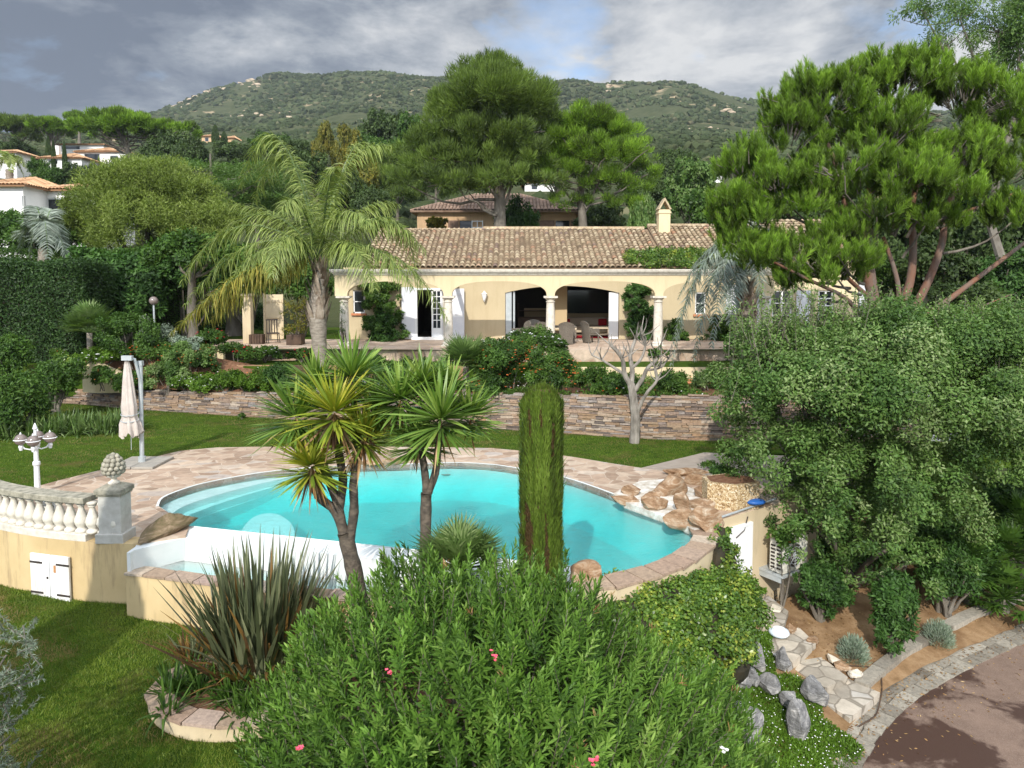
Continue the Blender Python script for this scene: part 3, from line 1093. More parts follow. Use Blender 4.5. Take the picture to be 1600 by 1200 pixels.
# dry stone retaining wall
def stonewall(name, P, zb, label, th=.35, rngs=3):
    rng = np.random.RandomState(rngs)
    m = MB()
    Pxy = [(p[0], p[1]) for p in P]
    seg = np.array([math.dist(Pxy[i], Pxy[i + 1]) for i in range(len(P) - 1)])
    cum = np.concatenate([[0], np.cumsum(seg)])
    tot = cum[-1]
    C, S, AN, VV = [], [], [], []
    z = zb - .05
    zmax = max(p[2] for p in P)
    while z < zmax:
        h = rng.uniform(.035, .085)
        s = rng.uniform(-.3, 0)
        while s < tot:
            l = rng.uniform(.14, .52) * (1.25 if h < .07 else .9)
            sm = min(max(s + l / 2, 0.01), tot - .01)
            k = int(np.searchsorted(cum, sm) - 1)
            t = (sm - cum[k]) / seg[k]
            x = P[k][0] + (P[k + 1][0] - P[k][0]) * t
            y = P[k][1] + (P[k + 1][1] - P[k][1]) * t
            zt = P[k][2] + (P[k + 1][2] - P[k][2]) * t
            an = math.atan2(P[k + 1][1] - P[k][1], P[k + 1][0] - P[k][0])
            if z + h * .6 < zt + rng.uniform(-.03, .03):
                dd = rng.uniform(-.025, .03)
                C.append((x + math.sin(an) * (dd - .08), y - math.cos(an) * (dd - .08), z + h / 2))
                S.append((l - .008, .2, h - .008))
                AN.append(an + rng.uniform(-.03, .03))
                VV.append(rng.uniform(0, 1))
            s += l
        z += h
    m.boxes(C, S, AN, VV, .012, rng)
    o = tag(m.build(name, MAT['schist']), label, 'wall')
    m = MB()
    wallstrip(m, [(p[0], p[1] + .05) for p in P], [p[2] - .05 for p in P], zb - .3, .2)
    m.build('mortar_core', MAT['slab'], o)
    return o


stonewall('dry_stone_wall', [(x, y, z) for x, y, z in catmull(WALLP, 3)], 0, 'long low dry stone wall of thin brown slabs behind the lawn')
rg = np.random.RandomState(15)
# cream garden wall below the grass strip, right part, and timber edging, left part
m = MB()
m.box(2.3, 9.5, 26.3, 26.5, .6, 1.5)
tag(m.build('garden_wall', MAT['stucco']), 'low straight cream wall below the grass strip on the right', 'wall')
m = MB()
m.boxes([[-9.6 + i * 1.75, 26.7 - i * .06, 1.05 + k * .2] for i in range(5) for k in range(3)], [[1.72, .16, .185]], -.03, rg.uniform(0, 1, 15))
tag(m.build('timber_edging', MAT['wood']), 'low edging of stacked brown timbers between the grass strip and the flower bed', 'edging')

# ------------------------------------------------------------------ villa
def H(u, v, Y=33.5):
    a = A(u, v, Y)
    return a.x, a.z


villa = empty('villa', (0, 33.5, 2.0), 'low cream villa with barrel tile roof and arcaded terrace above the pool', 'villa')


def vb(mb, name, mat, parent=villa, smooth=False, bevel=0):
    o = mb.build(name, mat, None, smooth, bevel)
    par = parent
    off = Vector((0, 0, 0))
    while par is not None:
        off += par.location
        par = par.parent
    o.parent = parent
    o.location = -off
    return o


def xz_wall(mb, outer, holes, y, th=.3, a=.5):
    """vertical wall in the XZ plane with openings, thickness behind"""
    loops = [outer] + holes
    flat = [p for l in loops for p in l]
    tris = tessellate_polygon([[Vector((p[0], p[1], 0)) for p in l] for l in loops])
    T = np.array([list(t) for t in tris])
    mb.add([(p[0], y, p[1]) for p in flat], T, a)
    mb.add([(p[0], y + th, p[1]) for p in flat], T[:, ::-1], a)
    for l in loops:
        n = len(l)
        V = [(p[0], y, p[1]) for p in l] + [(p[0], y + th, p[1]) for p in l]
        mb.add(V, np.array([[i, (i + 1) % n, n + (i + 1) % n, n + i] for i in range(n)]), a)


def rect(x0, x1, z0, z1):
    return [(x0, z0), (x1, z0), (x1, z1), (x0, z1)]


# rear wall of the terrace: opening positions read off the photograph on its own plane
door = rect(-4.55, -3.33, 2.02, 4.38)
ox0, ox1 = -.32, 5.10
wide = [(ox0, 2.02), (ox1, 2.02)] + [(ox1 + (ox0 - ox1) * t, 4.22 + .33 * (1 - (2 * t - 1) ** 2)) for t in np.linspace(0, 1, 15)]
winL = rect(-7.55, -7.0, 3.25, 4.35)
winR = rect(8.7, 9.2, 3.2, 4.25)
m = MB()
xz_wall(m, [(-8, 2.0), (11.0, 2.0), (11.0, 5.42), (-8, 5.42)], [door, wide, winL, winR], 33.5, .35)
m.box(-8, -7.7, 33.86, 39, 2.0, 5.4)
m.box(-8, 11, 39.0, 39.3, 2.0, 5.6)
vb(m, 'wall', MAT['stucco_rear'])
# painted lower band is only shade; interior: floor, ceiling, back and dividing wall
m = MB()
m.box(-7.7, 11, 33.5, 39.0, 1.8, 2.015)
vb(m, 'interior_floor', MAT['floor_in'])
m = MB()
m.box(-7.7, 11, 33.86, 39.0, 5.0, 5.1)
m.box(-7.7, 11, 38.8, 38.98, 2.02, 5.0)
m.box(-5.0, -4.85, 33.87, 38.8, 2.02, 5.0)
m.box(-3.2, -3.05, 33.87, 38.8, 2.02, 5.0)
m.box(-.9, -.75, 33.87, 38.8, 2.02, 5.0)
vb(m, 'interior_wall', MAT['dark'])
m = MB()
m.box(2.15, 2.75, 35.2, 35.5, 2.02, 4.99)
vb(m, 'room_divider', MAT['tan'])
m = MB()
m.box(.65, 2.4, 37.6, 37.8, 2.02, 3.35)
vb(m, 'low_partition', MAT['tan'])
m = MB()
m.box(2.8, 5.6, 38.2, 38.5, 2.02, 3.05)
vb(m, 'low_partition', MAT['tan'])
# openings' joinery
m = MB()
for x in (-.25, .05):
    m.box(x, x + .09, 33.62, 33.70, 2.02, 4.3)
m.box(-.30, -.02, 33.56, 33.60, 2.02, 4.25)
vb(m, 'sliding_frame', MAT['alu'])
m = MB()
m.box(4.62, 5.07, 33.60, 33.66, 2.02, 4.24)
vb(m, 'white_panel', MAT['white'])
dr = MB()
dr.box(-3.82, -3.74, 33.42, 33.48, 2.02, 4.3)
dr.box(-3.40, -3.32, 33.42, 33.48, 2.02, 4.3)
dr.box(-3.74, -3.40, 33.42, 33.48, 2.02, 2.55)
for k in range(6):
    dr.box(-3.74, -3.40, 33.425, 33.475, 2.9 + k * .28, 2.94 + k * .28)
dr.box(-3.59, -3.55, 33.427, 33.473, 2.55, 4.3)
d_ = vb(dr, 'glazed_door', MAT['white'])
g = MB()
g.box(-3.74, -3.40, 33.445, 33.455, 2.55, 4.3)
vb(g, 'pane', MAT['glass'], d_)
m = MB()
m.box(-4.62, -4.50, 33.40, 33.62, 2.02, 4.44)
m.box(-3.36, -3.26, 33.49, 33.62, 2.02, 4.44)
m.box(-4.62, -3.26, 33.42, 33.62, 4.36, 4.45)
m.box(-4.75, -3.2, 33.2, 33.5, 2.0, 2.12)
vb(m, 'door_frame', MAT['white'])


def shutter(name_, x, y, w, h, z, ang, mat='shutter', louver=True):
    m = MB()
    c, s_ = math.cos(ang), math.sin(ang)
    m.obox((x + c * w / 2, y + s_ * w / 2, z + h / 2), (w, .045, h), ang)
    for zz in (.25, h / 2, h - .25):
        m.obox((x + c * w / 2 + s_ * .03, y + s_ * w / 2 - c * .03, z + zz), (w * .92, .025, .10), ang)
    return vb(m, name_, MAT[mat], bevel=.006)


shutter('shutter', -4.62, 33.42, .62, 2.45, 2.04, math.radians(200))
shutter('shutter', -3.05, 33.36, .80, 2.38, 2.04, math.radians(-6))
shutter('shutter', 10.15, 33.40, .75, 2.55, 2.04, 0)
for x0, x1, z0, z1 in ((-7.55, -7.0, 3.25, 4.35), (8.7, 9.2, 3.2, 4.25)):
    m = MB()
    for a_, b_, c_, d2 in ((x0, x0 + .06, z0, z1), (x1 - .06, x1, z0, z1), (x0, x1, z0, z0 + .06), (x0, x1, z1 - .06, z1), (x0, x1, (z0 + z1) / 2 - .02, (z0 + z1) / 2 + .02)):
        m.box(a_, b_, 33.54 + .001 * (a_ == x0), 33.60, c_, d2)
    w_ = vb(m, 'window_frame', MAT['white'])
    g = MB()
    g.box(x0, x1, 33.57, 33.58, z0, z1)
    vb(g, 'pane', MAT['glass'], w_)
    m = MB()
    m.box(x0 - .08, x1 + .08, 33.38, 33.5, z0 - .10, z0)
    vb(m, 'window_sill', MAT['terracotta'])
# arcade: beam with basket arches, columns, cornice
COLX = [-7.15, -2.72, 1.64, 6.23, 10.75]
half = .17


def arch(xa, xb):
    """opening outline between two columns, below the beam"""
    c, a_ = (xa + xb) / 2, (xb - xa) / 2
    out = []
    for t in np.linspace(0, math.pi, 33):
        cx_, sx_ = math.cos(t), math.sin(t)
        x = c + a_ * math.copysign(abs(cx_) ** .80, cx_)
        z = 4.13 + .62 * abs(sx_) ** .78
        out.append((x, z))
    return out


def beam_outline(x0, x1, cols):
    P = [(x0, 5.0), (x0, 4.13)]
    for i in range(len(cols) - 1):
        P += [(p[0], p[1]) for p in reversed(arch(cols[i] + half, cols[i + 1] - half))]
    P += [(x1, 4.13), (x1, 5.0)]
    return P


m = MB()
P = beam_outline(-7.5, 11.1, COLX)
xz_wall(m, P, [], 29.85, .34)
m.box(-7.5, -7.2, 30.2, 33.5, 4.35, 5.0)
m.box(10.8, 11.1, 30.2, 33.5, 4.35, 5.0)
for x in (-3.45, -2.75):
    m.box(x, x + .13, 30.2, 33.5, 4.62, 4.92)
vb(m, 'arcade_beam', MAT['stucco'])
m = MB()
for i, (dz, e) in enumerate(((0, .04), (.06, .09), (.12, .16), (.18, .19))):
    m.box(-7.5 - e, 11.1 + e, 29.85 - e, 30.19 + .003 * i, 5.002 + dz, 5.062 + dz - (.002 if i < 3 else -.01))
vb(m, 'cornice', MAT['stone_white'], bevel=.008)
for x in COLX:
    m = MB()
    m.lathe([(.25, 0), (.25, .06), (.23, .08), (.25, .12), (.21, .16), (.185, .19), (.195, .8), (.18, 1.55), (.165, 1.86), (.20, 1.87), (.20, 1.90), (.17, 1.92), (.17, 1.96), (.25, 2.03), (.25, 2.045)], (x, 30.02, 2.0), 24)
    m.box(x - .29, x + .29, 29.74, 30.30, 4.045, 4.125)
    m.box(x - .29, x + .29, 29.74, 30.30, 1.96, 2.03)
    vb(m, 'column', MAT['stone_white'], smooth=False, bevel=0)


def tile_roof(name, O, U, Vv, width, length, parent, rng, pitch_=.262, tl=.37, r=.112, sag=.02, seg=6):
    """barrel tiles laid in columns; O eave corner, U along the eave, Vv up the slope"""
    O, U, Vv = Vector(O), Vector(U).normalized(), Vector(Vv).normalized()
    Nn = U.cross(Vv)
    if Nn.z < 0:
        Nn = -Nn
    nc, nr = int(width / pitch_), int(length / tl)
    m = MB()
    I, J = np.meshgrid(np.arange(nc), np.arange(nr))
    I, J = I.ravel(), J.ravel()
    n = len(I)
    u0 = (I + .5) * pitch_ + rng.normal(0, .008, n)
    v0 = J * tl + rng.normal(0, .012, n)
    lift = rng.uniform(0, .012, n)
    th = np.linspace(0, math.pi, seg + 1)
    rings = []
    for (dv, rr, dz) in ((0, r * 1.08, .030), (tl * 1.18, r * .86, .002)):
        uu = u0[:, None] + np.cos(th)[None] * rr
        hh = np.sin(th)[None] * rr + dz + lift[:, None]
        vv = (v0 + dv)[:, None] + 0 * uu
        rings.append((uu, vv, hh))
    O_, U_, V_, N_ = (np.array(tuple(q)) for q in (O, U, Vv, Nn))
    P = []
    for uu, vv, hh in rings:
        P.append(O_ + uu[..., None] * U_ + vv[..., None] * V_ + hh[..., None] * N_)
    P = np.stack(P, 1)  # n,2,seg+1,3
    k = np.arange(seg)
    s1 = seg + 1
    base = (np.arange(n) * 2 * s1)[:, None]
    F = np.stack([base + k, base + k + 1, base + s1 + k + 1, base + s1 + k], -1).reshape(-1, 4)
    cap = base + np.arange(s1)[None]
    av = np.repeat(np.clip(rng.beta(2, 2, n) + (rng.rand(n) < .08) * .4, 0, 1), 2 * s1)
    m.add(P.reshape(-1, 3), [F], av)
    # channel tiles below
    q = [O, O + U * width, O + U * width + Vv * length, O + Vv * length]
    lo = [p - Nn * .09 for p in q]
    m.add([tuple(p) for p in q + lo], np.array([[0, 1, 2, 3], [7, 6, 5, 4], [0, 4, 5, 1], [1, 5, 6, 2], [2, 6, 7, 3], [3, 7, 4, 0]]), .1)
    par = parent
    off = Vector((0, 0, 0))
    while par is not None:
        off += par.location
        par = par.parent
    o = m.build(name, MAT['tile'], None)
    o.parent = parent
    o.location = -off
    return o


rg = np.random.RandomState(21)
sl = Vector((0, 5.6, 2.26)).normalized()
roof1 = tile_roof('roof', (-7.2, 33.05, 5.36), (1, 0, 0), sl, 14.6, 6.05, villa, rg)
roof2 = tile_roof('roof', (7.36, 33.05, 5.44), (1, -.0, .004), Vector((.0, 5.6, 2.38)), 4.75, 6.15, villa, rg)
m = MB()
m.boxes([[-7.0 + i * .4, 38.72, 7.70 if i > 13 else 7.60] for i in range(36)], [[.39, .3, .13]], 0, rg.uniform(.4, .8, 36))
vb(m, 'ridge_tile', MAT['tile'])
m = MB()
m.boxes([[7.6 + i * .4, 38.8, 7.86] for i in range(12)], [[.39, .3, .13]], 0, rg.uniform(.4, .8, 12))
vb(m, 'ridge_tile', MAT['tile'])
m = MB()   # rear slope closes the roof
m.add([(-7.2, 38.8, 7.6), (12.0, 38.8, 7.75), (12.0, 44, 5.4), (-7.2, 44, 5.4)], np.array([[0, 1, 2, 3]]))
m.add([(-7.2, 33.1, 5.3), (-7.2, 38.8, 7.6), (-7.2, 44, 5.4)], np.array([[0, 1, 2]]))
vb(m, 'rear_roof', MAT['tile'])
# gutter of scalloped under tiles (genoise)
m = MB()
for k in range(2):
    for i in range(90 - k):
        x = -7.1 + i * .21 + k * .1
        m.tube([(x, 33.10 + k * .16, 5.23 - k * .11), (x, 33.5, 5.25 - k * .11)], .085, 8, rg.uniform(0, .5))
vb(m, 'eaves_course', MAT['tile'])
# chimney
m = MB()
X0, ZT = H(1037, 313, 37.6)
m.box(X0 - .30, X0 + .30, 37.3, 37.9, 6.8, 8.55)
m.box(X0 - .34, X0 + .34, 37.26, 37.94, 8.35, 8.43)
ch = vb(m, 'chimney', MAT['stucco'])
m = MB()
for s_ in (-1, 1):
    m.add([(X0 + s_ * .36, 37.25, 8.56), (X0, 37.25, 9.16 + .002 * s_), (X0, 37.95, 9.16 + .002 * s_), (X0 + s_ * .36, 37.95, 8.56),
           (X0 + s_ * .26, 37.25, 8.56), (X0, 37.25, 9.02 + .002 * s_), (X0, 37.95, 9.02 + .002 * s_), (X0 + s_ * .26, 37.95, 8.56)],
          np.array([[0, 1, 2, 3], [7, 6, 5, 4], [0, 4, 5, 1], [3, 2, 6, 7], [1, 5, 6, 2]]), .6)
vb(m, 'chimney_cap', MAT['tile'], ch)
# right wing
m = MB()
xz_wall(m, rect(11.0, 15.35, 2.0, 6.15), [rect(11.55, 12.45, 2.15, 4.35), rect(13.6, 14.3, 3.0, 4.35)], 31.3, .35)
m.box(15.0, 15.35, 31.66, 39, 2.0, 6.15)
m.box(11.0, 11.3, 31.66, 39, 2.0, 6.1)
m.add([(15.35, 31.3, 6.15), (15.35, 39, 6.15), (15.35, 35.2, 7.7), (15.05, 31.3, 6.15), (15.05, 39, 6.15), (15.05, 35.2, 7.7)], [np.array([[0, 1, 2], [5, 4, 3]])])
vb(m, 'wing_wall', MAT['stucco'])
tile_roof('roof', (10.8, 30.85, 6.05), (1, 0, 0), Vector((0, 4.2, 1.7)), 4.75, 4.75, villa, rg)
m = MB()
m.add([(10.8, 35.2, 7.8), (15.55, 35.2, 7.8), (15.55, 39.4, 6.1), (10.8, 39.4, 6.1)], np.array([[0, 1, 2, 3]]))
vb(m, 'rear_roof', MAT['tile'])
for (x0, x1, z0, z1) in ((11.55, 12.45, 2.15, 4.35), (13.6, 14.3, 3.0, 4.35)):
    m = MB()
    for a_, b_ in ((x0, x0 + .07), ((x0 + x1) / 2 - .04, (x0 + x1) / 2 + .04), (x1 - .07, x1)):
        m.box(a_, b_, 31.36, 31.43, z0, z1)
    for k in range(5):
        zz = z0 + (z1 - z0 - .06) * k / 4
        m.box(x0 + .07, x1 - .07, 31.365, 31.425, zz, zz + .05)
    w_ = vb(m, 'window_frame', MAT['white'])
    g = MB()
    g.box(x0, x1, 31.45, 31.46, z0, z1)
    vb(g, 'pane', MAT['glass'], w_)
shutter('shutter', 12.6, 31.24, .62, 2.2, 2.15, 0)
shutter('shutter', 10.85, 31.22, .62, 2.2, 2.15, 0)
shutter('shutter', 15.40, 31.3, .62, 1.7, 2.9, math.radians(25))

# wall lantern
xl, zl = H(757, 463)
m = MB()
m.lathe([(.02, -.22), (.06, -.18), (.10, -.05), (.13, .10), (.15, .12), (.05, .2), (.03, .26)], (xl, 33.28, zl), 8)
m.tube([(xl, 33.5, zl - .1), (xl, 33.42, zl - .22), (xl, 33.28, zl - .25)], .018, 6)
m.obox((xl, 33.485, zl - .1), (.1, .02, .26))
tag(m.build('wall_lantern', MAT['lamp_metal']), 'white wall lantern on the cream wall left of the wide opening', 'lantern')


# furniture on the terrace
def wicker_chair(loc, rz, label):
    r = empty('wicker_chair', loc, label, 'chair', 'wicker chairs at the terrace dining table', rz)
    m = MB()
    m.box(-.27, .27, -.26, .27, .36, .44)
    m.box(-.29, -.24, -.26, .25, .44, .66)
    m.box(.24, .29, -.26, .25, .44, .66)
    m.build('seat', MAT['wicker'], r, bevel=.02)
    m = MB()
    V = []
    for j, z in enumerate((.04, .44, .8, 1.0)):
        for i in range(7):
            x = -.29 + .58 * i / 6
            V.append((x * (1 + .05 * j), .27 + .05 * j - .05 * abs(i - 3) ** 1.5 / 5, z + (.0 if j < 3 else -.012 * (i - 3) ** 2)))
    V2 = [(x, y + .045, z) for x, y, z in V]
    F = [[j * 7 + i, j * 7 + i + 1, (j + 1) * 7 + i + 1, (j + 1) * 7 + i] for j in range(3) for i in range(6)]
    F += [[f[3] + 28, f[2] + 28, f[1] + 28, f[0] + 28] for f in list(F)]
    F += [[21 + i, 22 + i, 50 + i, 49 + i] for i in range(6)] + [[7 * j, 7 * (j + 1), 28 + 7 * (j + 1), 28 + 7 * j] for j in range(3)] + [[6 + 7 * j, 34 + 7 * j, 34 + 7 * (j + 1), 6 + 7 * (j + 1)] for j in range(3)]
    m.add(V, np.zeros((0, 4), int))
    m.V[-1] = np.array(V + V2, dtype=np.float32)
    m.A[-1] = np.full(56, .5, np.float32)
    m.n = 56
    m.F = [np.array(F)]
    m.build('backrest', MAT['wicker'], r)
    for sx_ in (-.24, .24):
        for sy_ in (-.22, .24):
            m = MB()
            m.box(sx_ - .025, sx_ + .025, sy_ - .025, sy_ + .025, 0, .36)
            m.build('leg', MAT['wicker'], r)
    return r


tx, _z = H(835, 520, 31.6)
wicker_chair((A(885, 530, 30.9).x, 30.85, 2.0), math.radians(180 - 6), 'grey wicker armchair seen from behind just right of the bare white column')
wicker_chair((A(915, 530, 31.5).x + .25, 31.5, 2.0), math.radians(118), 'grey wicker armchair side on at the right end of the dining table')
wicker_chair((A(812, 530, 31.2).x, 31.3, 2.0), math.radians(-70), 'grey wicker armchair side on at the left end of the dining table')
wicker_chair((A(848, 530, 30.9).x, 30.95, 2.0), math.radians(172), 'grey wicker armchair half hidden behind the bare white column')
wicker_chair((A(835, 530, 32.4).x, 32.35, 2.0), math.radians(5), 'grey wicker armchair on the far side of the dining table')
r = empty('dining_table', (A(860, 530, 31.6).x, 31.65, 2.0), 'long dark wicker dining table standing on the terrace', 'table')
m = MB()
m.box(-1.15, 1.15, -.42, .42, .70, .76)
m.build('tabletop', MAT['wicker'], r, bevel=.01)
for a_ in (-1.02, 1.02):
    for b_ in (-.34, .34):
        m = MB()
        m.box(a_ - .05, a_ + .05, b_ - .05, b_ + .05, 0, .70)
        m.build('leg', MAT['wicker'], r)
# indoors
r = empty('sofa', (3.85, 37.2, 2.02), 'cream sofa with dark red cushions in the living room', 'sofa')
m = MB()
m.box(-1.3, 1.3, -.4, .45, .08, .42)
m.box(-1.3, 1.3, .25, .5, .42, .85)
m.box(-1.45, -1.22, -.4, .5, .05, .62)
m.box(1.22, 1.45, -.4, .5, .05, .62)
m.build('frame', MAT['sofa'], r, bevel=.05)
for x in (-1.0, .95):
    m = MB()
    m.boxes([[x, .15, .6]], [[.45, .14, .36]], .15)
    m.build('cushion', MAT['red_cloth'], r, bevel=.05)


def lowtable(x, y, w, label):
    r = empty('coffee_table', (x, y, 2.02), label, 'table')
    m = MB()
    m.box(-w, w, -.35, .35, .42, .48)
    m.box(-w, w, -.33, .33, .12, .15)
    m.build('tabletop', MAT['sofa'], r)
    for a_ in (-w + .05, w - .05):
        for b_ in (-.3, .3):
            m = MB()
            m.box(a_ - .04, a_ + .04, b_ - .04, b_ + .04, 0, .42)
            m.build('leg', MAT['sofa'], r)


lowtable(4.25, 34.9, .55, 'pale coffee table over the red rug by the white panel')
lowtable(2.2 + .35, 34.6, .6, 'pale low table against the indoor partition')
m = MB()
m.box(3.1, 5.0, 33.95, 35.6, 2.02, 2.035)
tag(m.build('rug', MAT['red_cloth']), 'bright red rug on the living room floor', 'rug')
m = MB()
m.box(3.0, 5.4, 38.10, 38.19, 3.1, 4.3)
tag(m.build('television', MAT['glass']), 'large black television on the living room wall', 'television')
r = empty('sideboard', (1.2, 36.9, 2.02), 'dark wooden sideboard and shelf in the dining room', 'sideboard')
m = MB()
m.box(-.9, .9, -.25, .25, .05, .9)
m.box(-.9, -.84, -.25, .25, .9, 1.6)
m.box(.84, .9, -.25, .25, .9, 1.6)
m.box(-.83, .83, -.24, .24, 1.2, 1.24)
m.build('case', MAT['wood_dark'], r)

# ------------------------------------------------------------------ second house behind
house = empty('ochre_house', (0, 57, 7.0), 'ochre house with hipped tile roof half hidden behind the villa and the big pine', 'house')
xa, xb = A(640, 330, 57).x, A(900, 330, 57).x
m = MB()
wins = []
for (u0, u1) in ((718, 738), (806, 832), (868, 890)):
    a_, b_ = A(u0, 345, 57).x, A(u1, 345, 57).x
    wins.append(rect(a_, b_, 8.1, 9.75))
xz_wall(m, rect(xa + .6, xb, 6.0, 10.55), wins, 57, .4)
m.box(xa + .6, xa + .95, 57.41, 66, 6.0, 10.5)
m.box(xb - .4, xb - .01, 57.41, 66, 6.0, 10.5)
vb(m, 'wall', MAT['stucco_pink'], house)
m = MB()
for w in wins:
    m.box(w[0][0], w[1][0], 57.25, 57.3, w[0][1], w[2][1])
vb(m, 'pane', MAT['glass'], house)
m = MB()
for wi, w in enumerate(wins):
    for s_ in (-1, 1):
        xx = w[0][0] - .5 if s_ < 0 else w[1][0] + .5
        if wi == 0 and s_ > 0:
            continue
        m.box(xx - .42, xx + .42, 56.9, 56.97, 8.1, 9.75)
vb(m, 'shutter', MAT['brown_shutter'], house)
m = MB()
w = wins[0]
for k in range(4):
    m.box(w[1][0] - .05, w[1][0] + .85, 56.86 + .002 * k, 56.92, 8.15 + k * .5, 8.22 + k * .5)
for k in range(3):
    m.box(w[1][0] - .05 + k * .42, w[1][0] + .02 + k * .42, 56.85, 56.91, 8.15, 9.75)
vb(m, 'glazed_casement', MAT['white'], house)


def hip_roof(name, x0, x1, y0, y1, ze, zr, parent, mat, over=.5, wave=.28):
    """hipped roof with rolled tiles modelled as ridges running down each slope"""
    x0, x1, y0, y1 = x0 - over, x1 + over, y0 - over, y1 + over
    d = min((y1 - y0) / 2, (x1 - x0) / 2)
    ym = (y0 + y1) / 2
    m = MB()
    rng = np.random.RandomState(int(abs(x0 * 7)) + 1)

    def slope(p0, p1, top0, top1):
        p0, p1, t0, t1 = (np.array(q, float) for q in (p0, p1, top0, top1))
        n = max(8, int(np.linalg.norm(p1 - p0) / wave))
        e = (p1 - p0) / np.linalg.norm(p1 - p0)
        # columns of tiles run straight up the slope, cut at the hips
        w = np.linalg.norm(p1 - p0)
        a0 = np.dot(t0 - p0, e)
        a1 = np.dot(t1 - p0, e)
        up = (t0 - p0) - a0 * e
        L = np.linalg.norm(up)
        upn = up / L
        nn = np.cross(e, upn)
        nn = nn if nn[2] > 0 else -nn
        for i in range(n):
            c = (i + .5) * w / n
            if c < a0:
                ln = L * c / max(a0, .01)
            elif c > a1:
                ln = L * (w - c) / max(w - a1, .01)
            else:
                ln = L
            if ln < .2:
                continue
            h = w / n
            k = max(1, int(ln / 1.0))
            for j in range(k):
                b0 = p0 + e * c + upn * (ln * j / k)
                b1 = p0 + e * c + upn * (ln * (j + 1) / k + .03)
                V = []
                for b, rr in ((b0, .46), (b1, .40)):
                    for tt_ in (0, .25, .5, .75, 1):
                        an = tt_ * math.pi
                        V.append(b + e * h * rr * math.cos(an) + nn * (h * .42 * math.sin(an) + (.03 if rr > .43 else 0)))
                m.add(V, np.array([[q, q + 1, q + 6, q + 5] for q in range(4)]), rng.beta(2, 2))
        V = [p0, p1, t1, t0]
        m.add([q - nn * .02 for q in V] + [q - nn * .14 for q in V], np.array([[0, 1, 2, 3], [7, 6, 5, 4], [0, 4, 5, 1]]), .1)
    A_, B_, C_, D_ = (x0, y0, ze), (x1, y0, ze), (x1, y1, ze), (x0, y1, ze)
    R0, R1 = (x0 + d, ym, zr), (x1 - d, ym, zr)
    slope(A_, B_, R0, R1)
    slope(C_, D_, R1, R0)
    slope(B_, C_, R1, R1)
    slope(D_, A_, R0, R0)
    par, off = parent, Vector((0, 0, 0))
    while par is not None:
        off += par.location
        par = par.parent
    o = m.build(name, mat)
    o.parent = parent
    o.location = -off
    return o


hip_roof('roof', xa + .6, xb, 57, 66, 10.5, 12.4, house, MAT['tile_old'])

# ------------------------------------------------------------------ white villas on the left hillside
def white_villa(name, u0, u1, v_eave, v_base, Y, depth, rise, label, wins=(), group=None, mat='white_wall', chim=False, rzv=.3):
    a, b = A(u0, v_eave, Y), A(u1, v_base, Y)
    x0, x1, ze, zb_ = a.x, b.x, a.z, b.z - 3
    r = empty(name, ((x0 + x1) / 2, Y, zb_), label, 'house', group)
    m = MB()
    hs = [rect(A(q[0], q[2], Y).x, A(q[1], q[2], Y).x, A(0, q[3], Y).z, A(0, q[2], Y).z) for q in wins]
    xz_wall(m, rect(x0, x1, zb_, ze), hs, Y, .3)
    m.box(x0 + .01, x0 + .3, Y + .31, Y + depth, zb_, ze - .01)
    m.box(x1 - .3, x1 - .01, Y + .31, Y + depth, zb_, ze - .01)
    vb(m, 'wall', MAT[mat], r)
    for h in hs:
        m = MB()
        m.box(h[0][0] - .03, h[1][0] + .03, Y + .14, Y + .2, h[0][1], h[2][1])
        f = vb(m, 'pane', MAT['glass'] if wins else MAT['white'], r)
        m = MB()
        w_ = h[1][0] - h[0][0]
        m.box(h[0][0], h[0][0] + .06 + w_ * .02, Y + .06, Y + .12, h[0][1], h[2][1])
        m.box(h[1][0] - .06 - w_ * .02, h[1][0], Y + .06, Y + .12, h[0][1], h[2][1])
        m.box(h[0][0] + .07, h[1][0] - .07, Y + .06, Y + .12, h[2][1] - .08, h[2][1])
        vb(m, 'window_frame', MAT['alu'], f)
    hip_roof('roof', x0, x1, Y, Y + depth, ze, ze + rise, r, MAT['tile_orange'], .5, rzv)
    if chim:
        m = MB()
        m.box(x0 + 1.2, x0 + 2.0, Y + 2, Y + 2.8, ze, ze + rise + 1)
        vb(m, 'chimney', MAT[mat], r)
    return r


def tilemat2():
    t = NT('orange_tile_clay')
    col = t.ramp(t.attr(), [(0, (.24, .13, .07)), (.5, (.52, .31, .17)), (1, (.60, .42, .26))])
    return t.done(t.pbr(col, .9, None, 0, .15))


MAT['tile_orange'] = tilemat2()
white_villa('white_house', -40, 38, 290, 345, 58, 9, 1.3, 'white house with orange tiles at the left edge of the photo', [(34, 36, 306, 322)])
white_villa('white_house', 46, 152, 297, 335, 61, 6, .9, 'white house with orange tiles and a wide glazed opening beside the pale green tree', [(70, 101, 310, 334)])
white_villa('hill_house', -30, 26, 238, 260, 118, 9, 1.2, 'cut off white hillside house with a low tile roof above the orange roofed houses', [(22, 25, 244, 250)])
white_villa('hill_house', 62, 128, 247, 265, 122, 8, 1.5, 'white hillside house with a terracotta chimney under a long shallow roof', [(75, 90, 250, 256)], chim=True)
white_villa('hill_house', 120, 196, 237, 262, 128, 9, 1.6, 'white two bay hillside house beside the spreading umbrella pine', [(131, 156, 240, 254), (172, 184, 243, 251)])
white_villa('hill_house', 84, 162, 226, 236, 150, 9, .8, 'modern flat fronted white house with a long dark glass band high on the slope', [(95, 125, 228, 233)])
white_villa('hill_house', 315, 338, 213, 224, 230, 12, 2.0, 'small pinkish house between two slim cypresses on the hill', [(320, 326, 215, 221)], mat='stucco_pink')
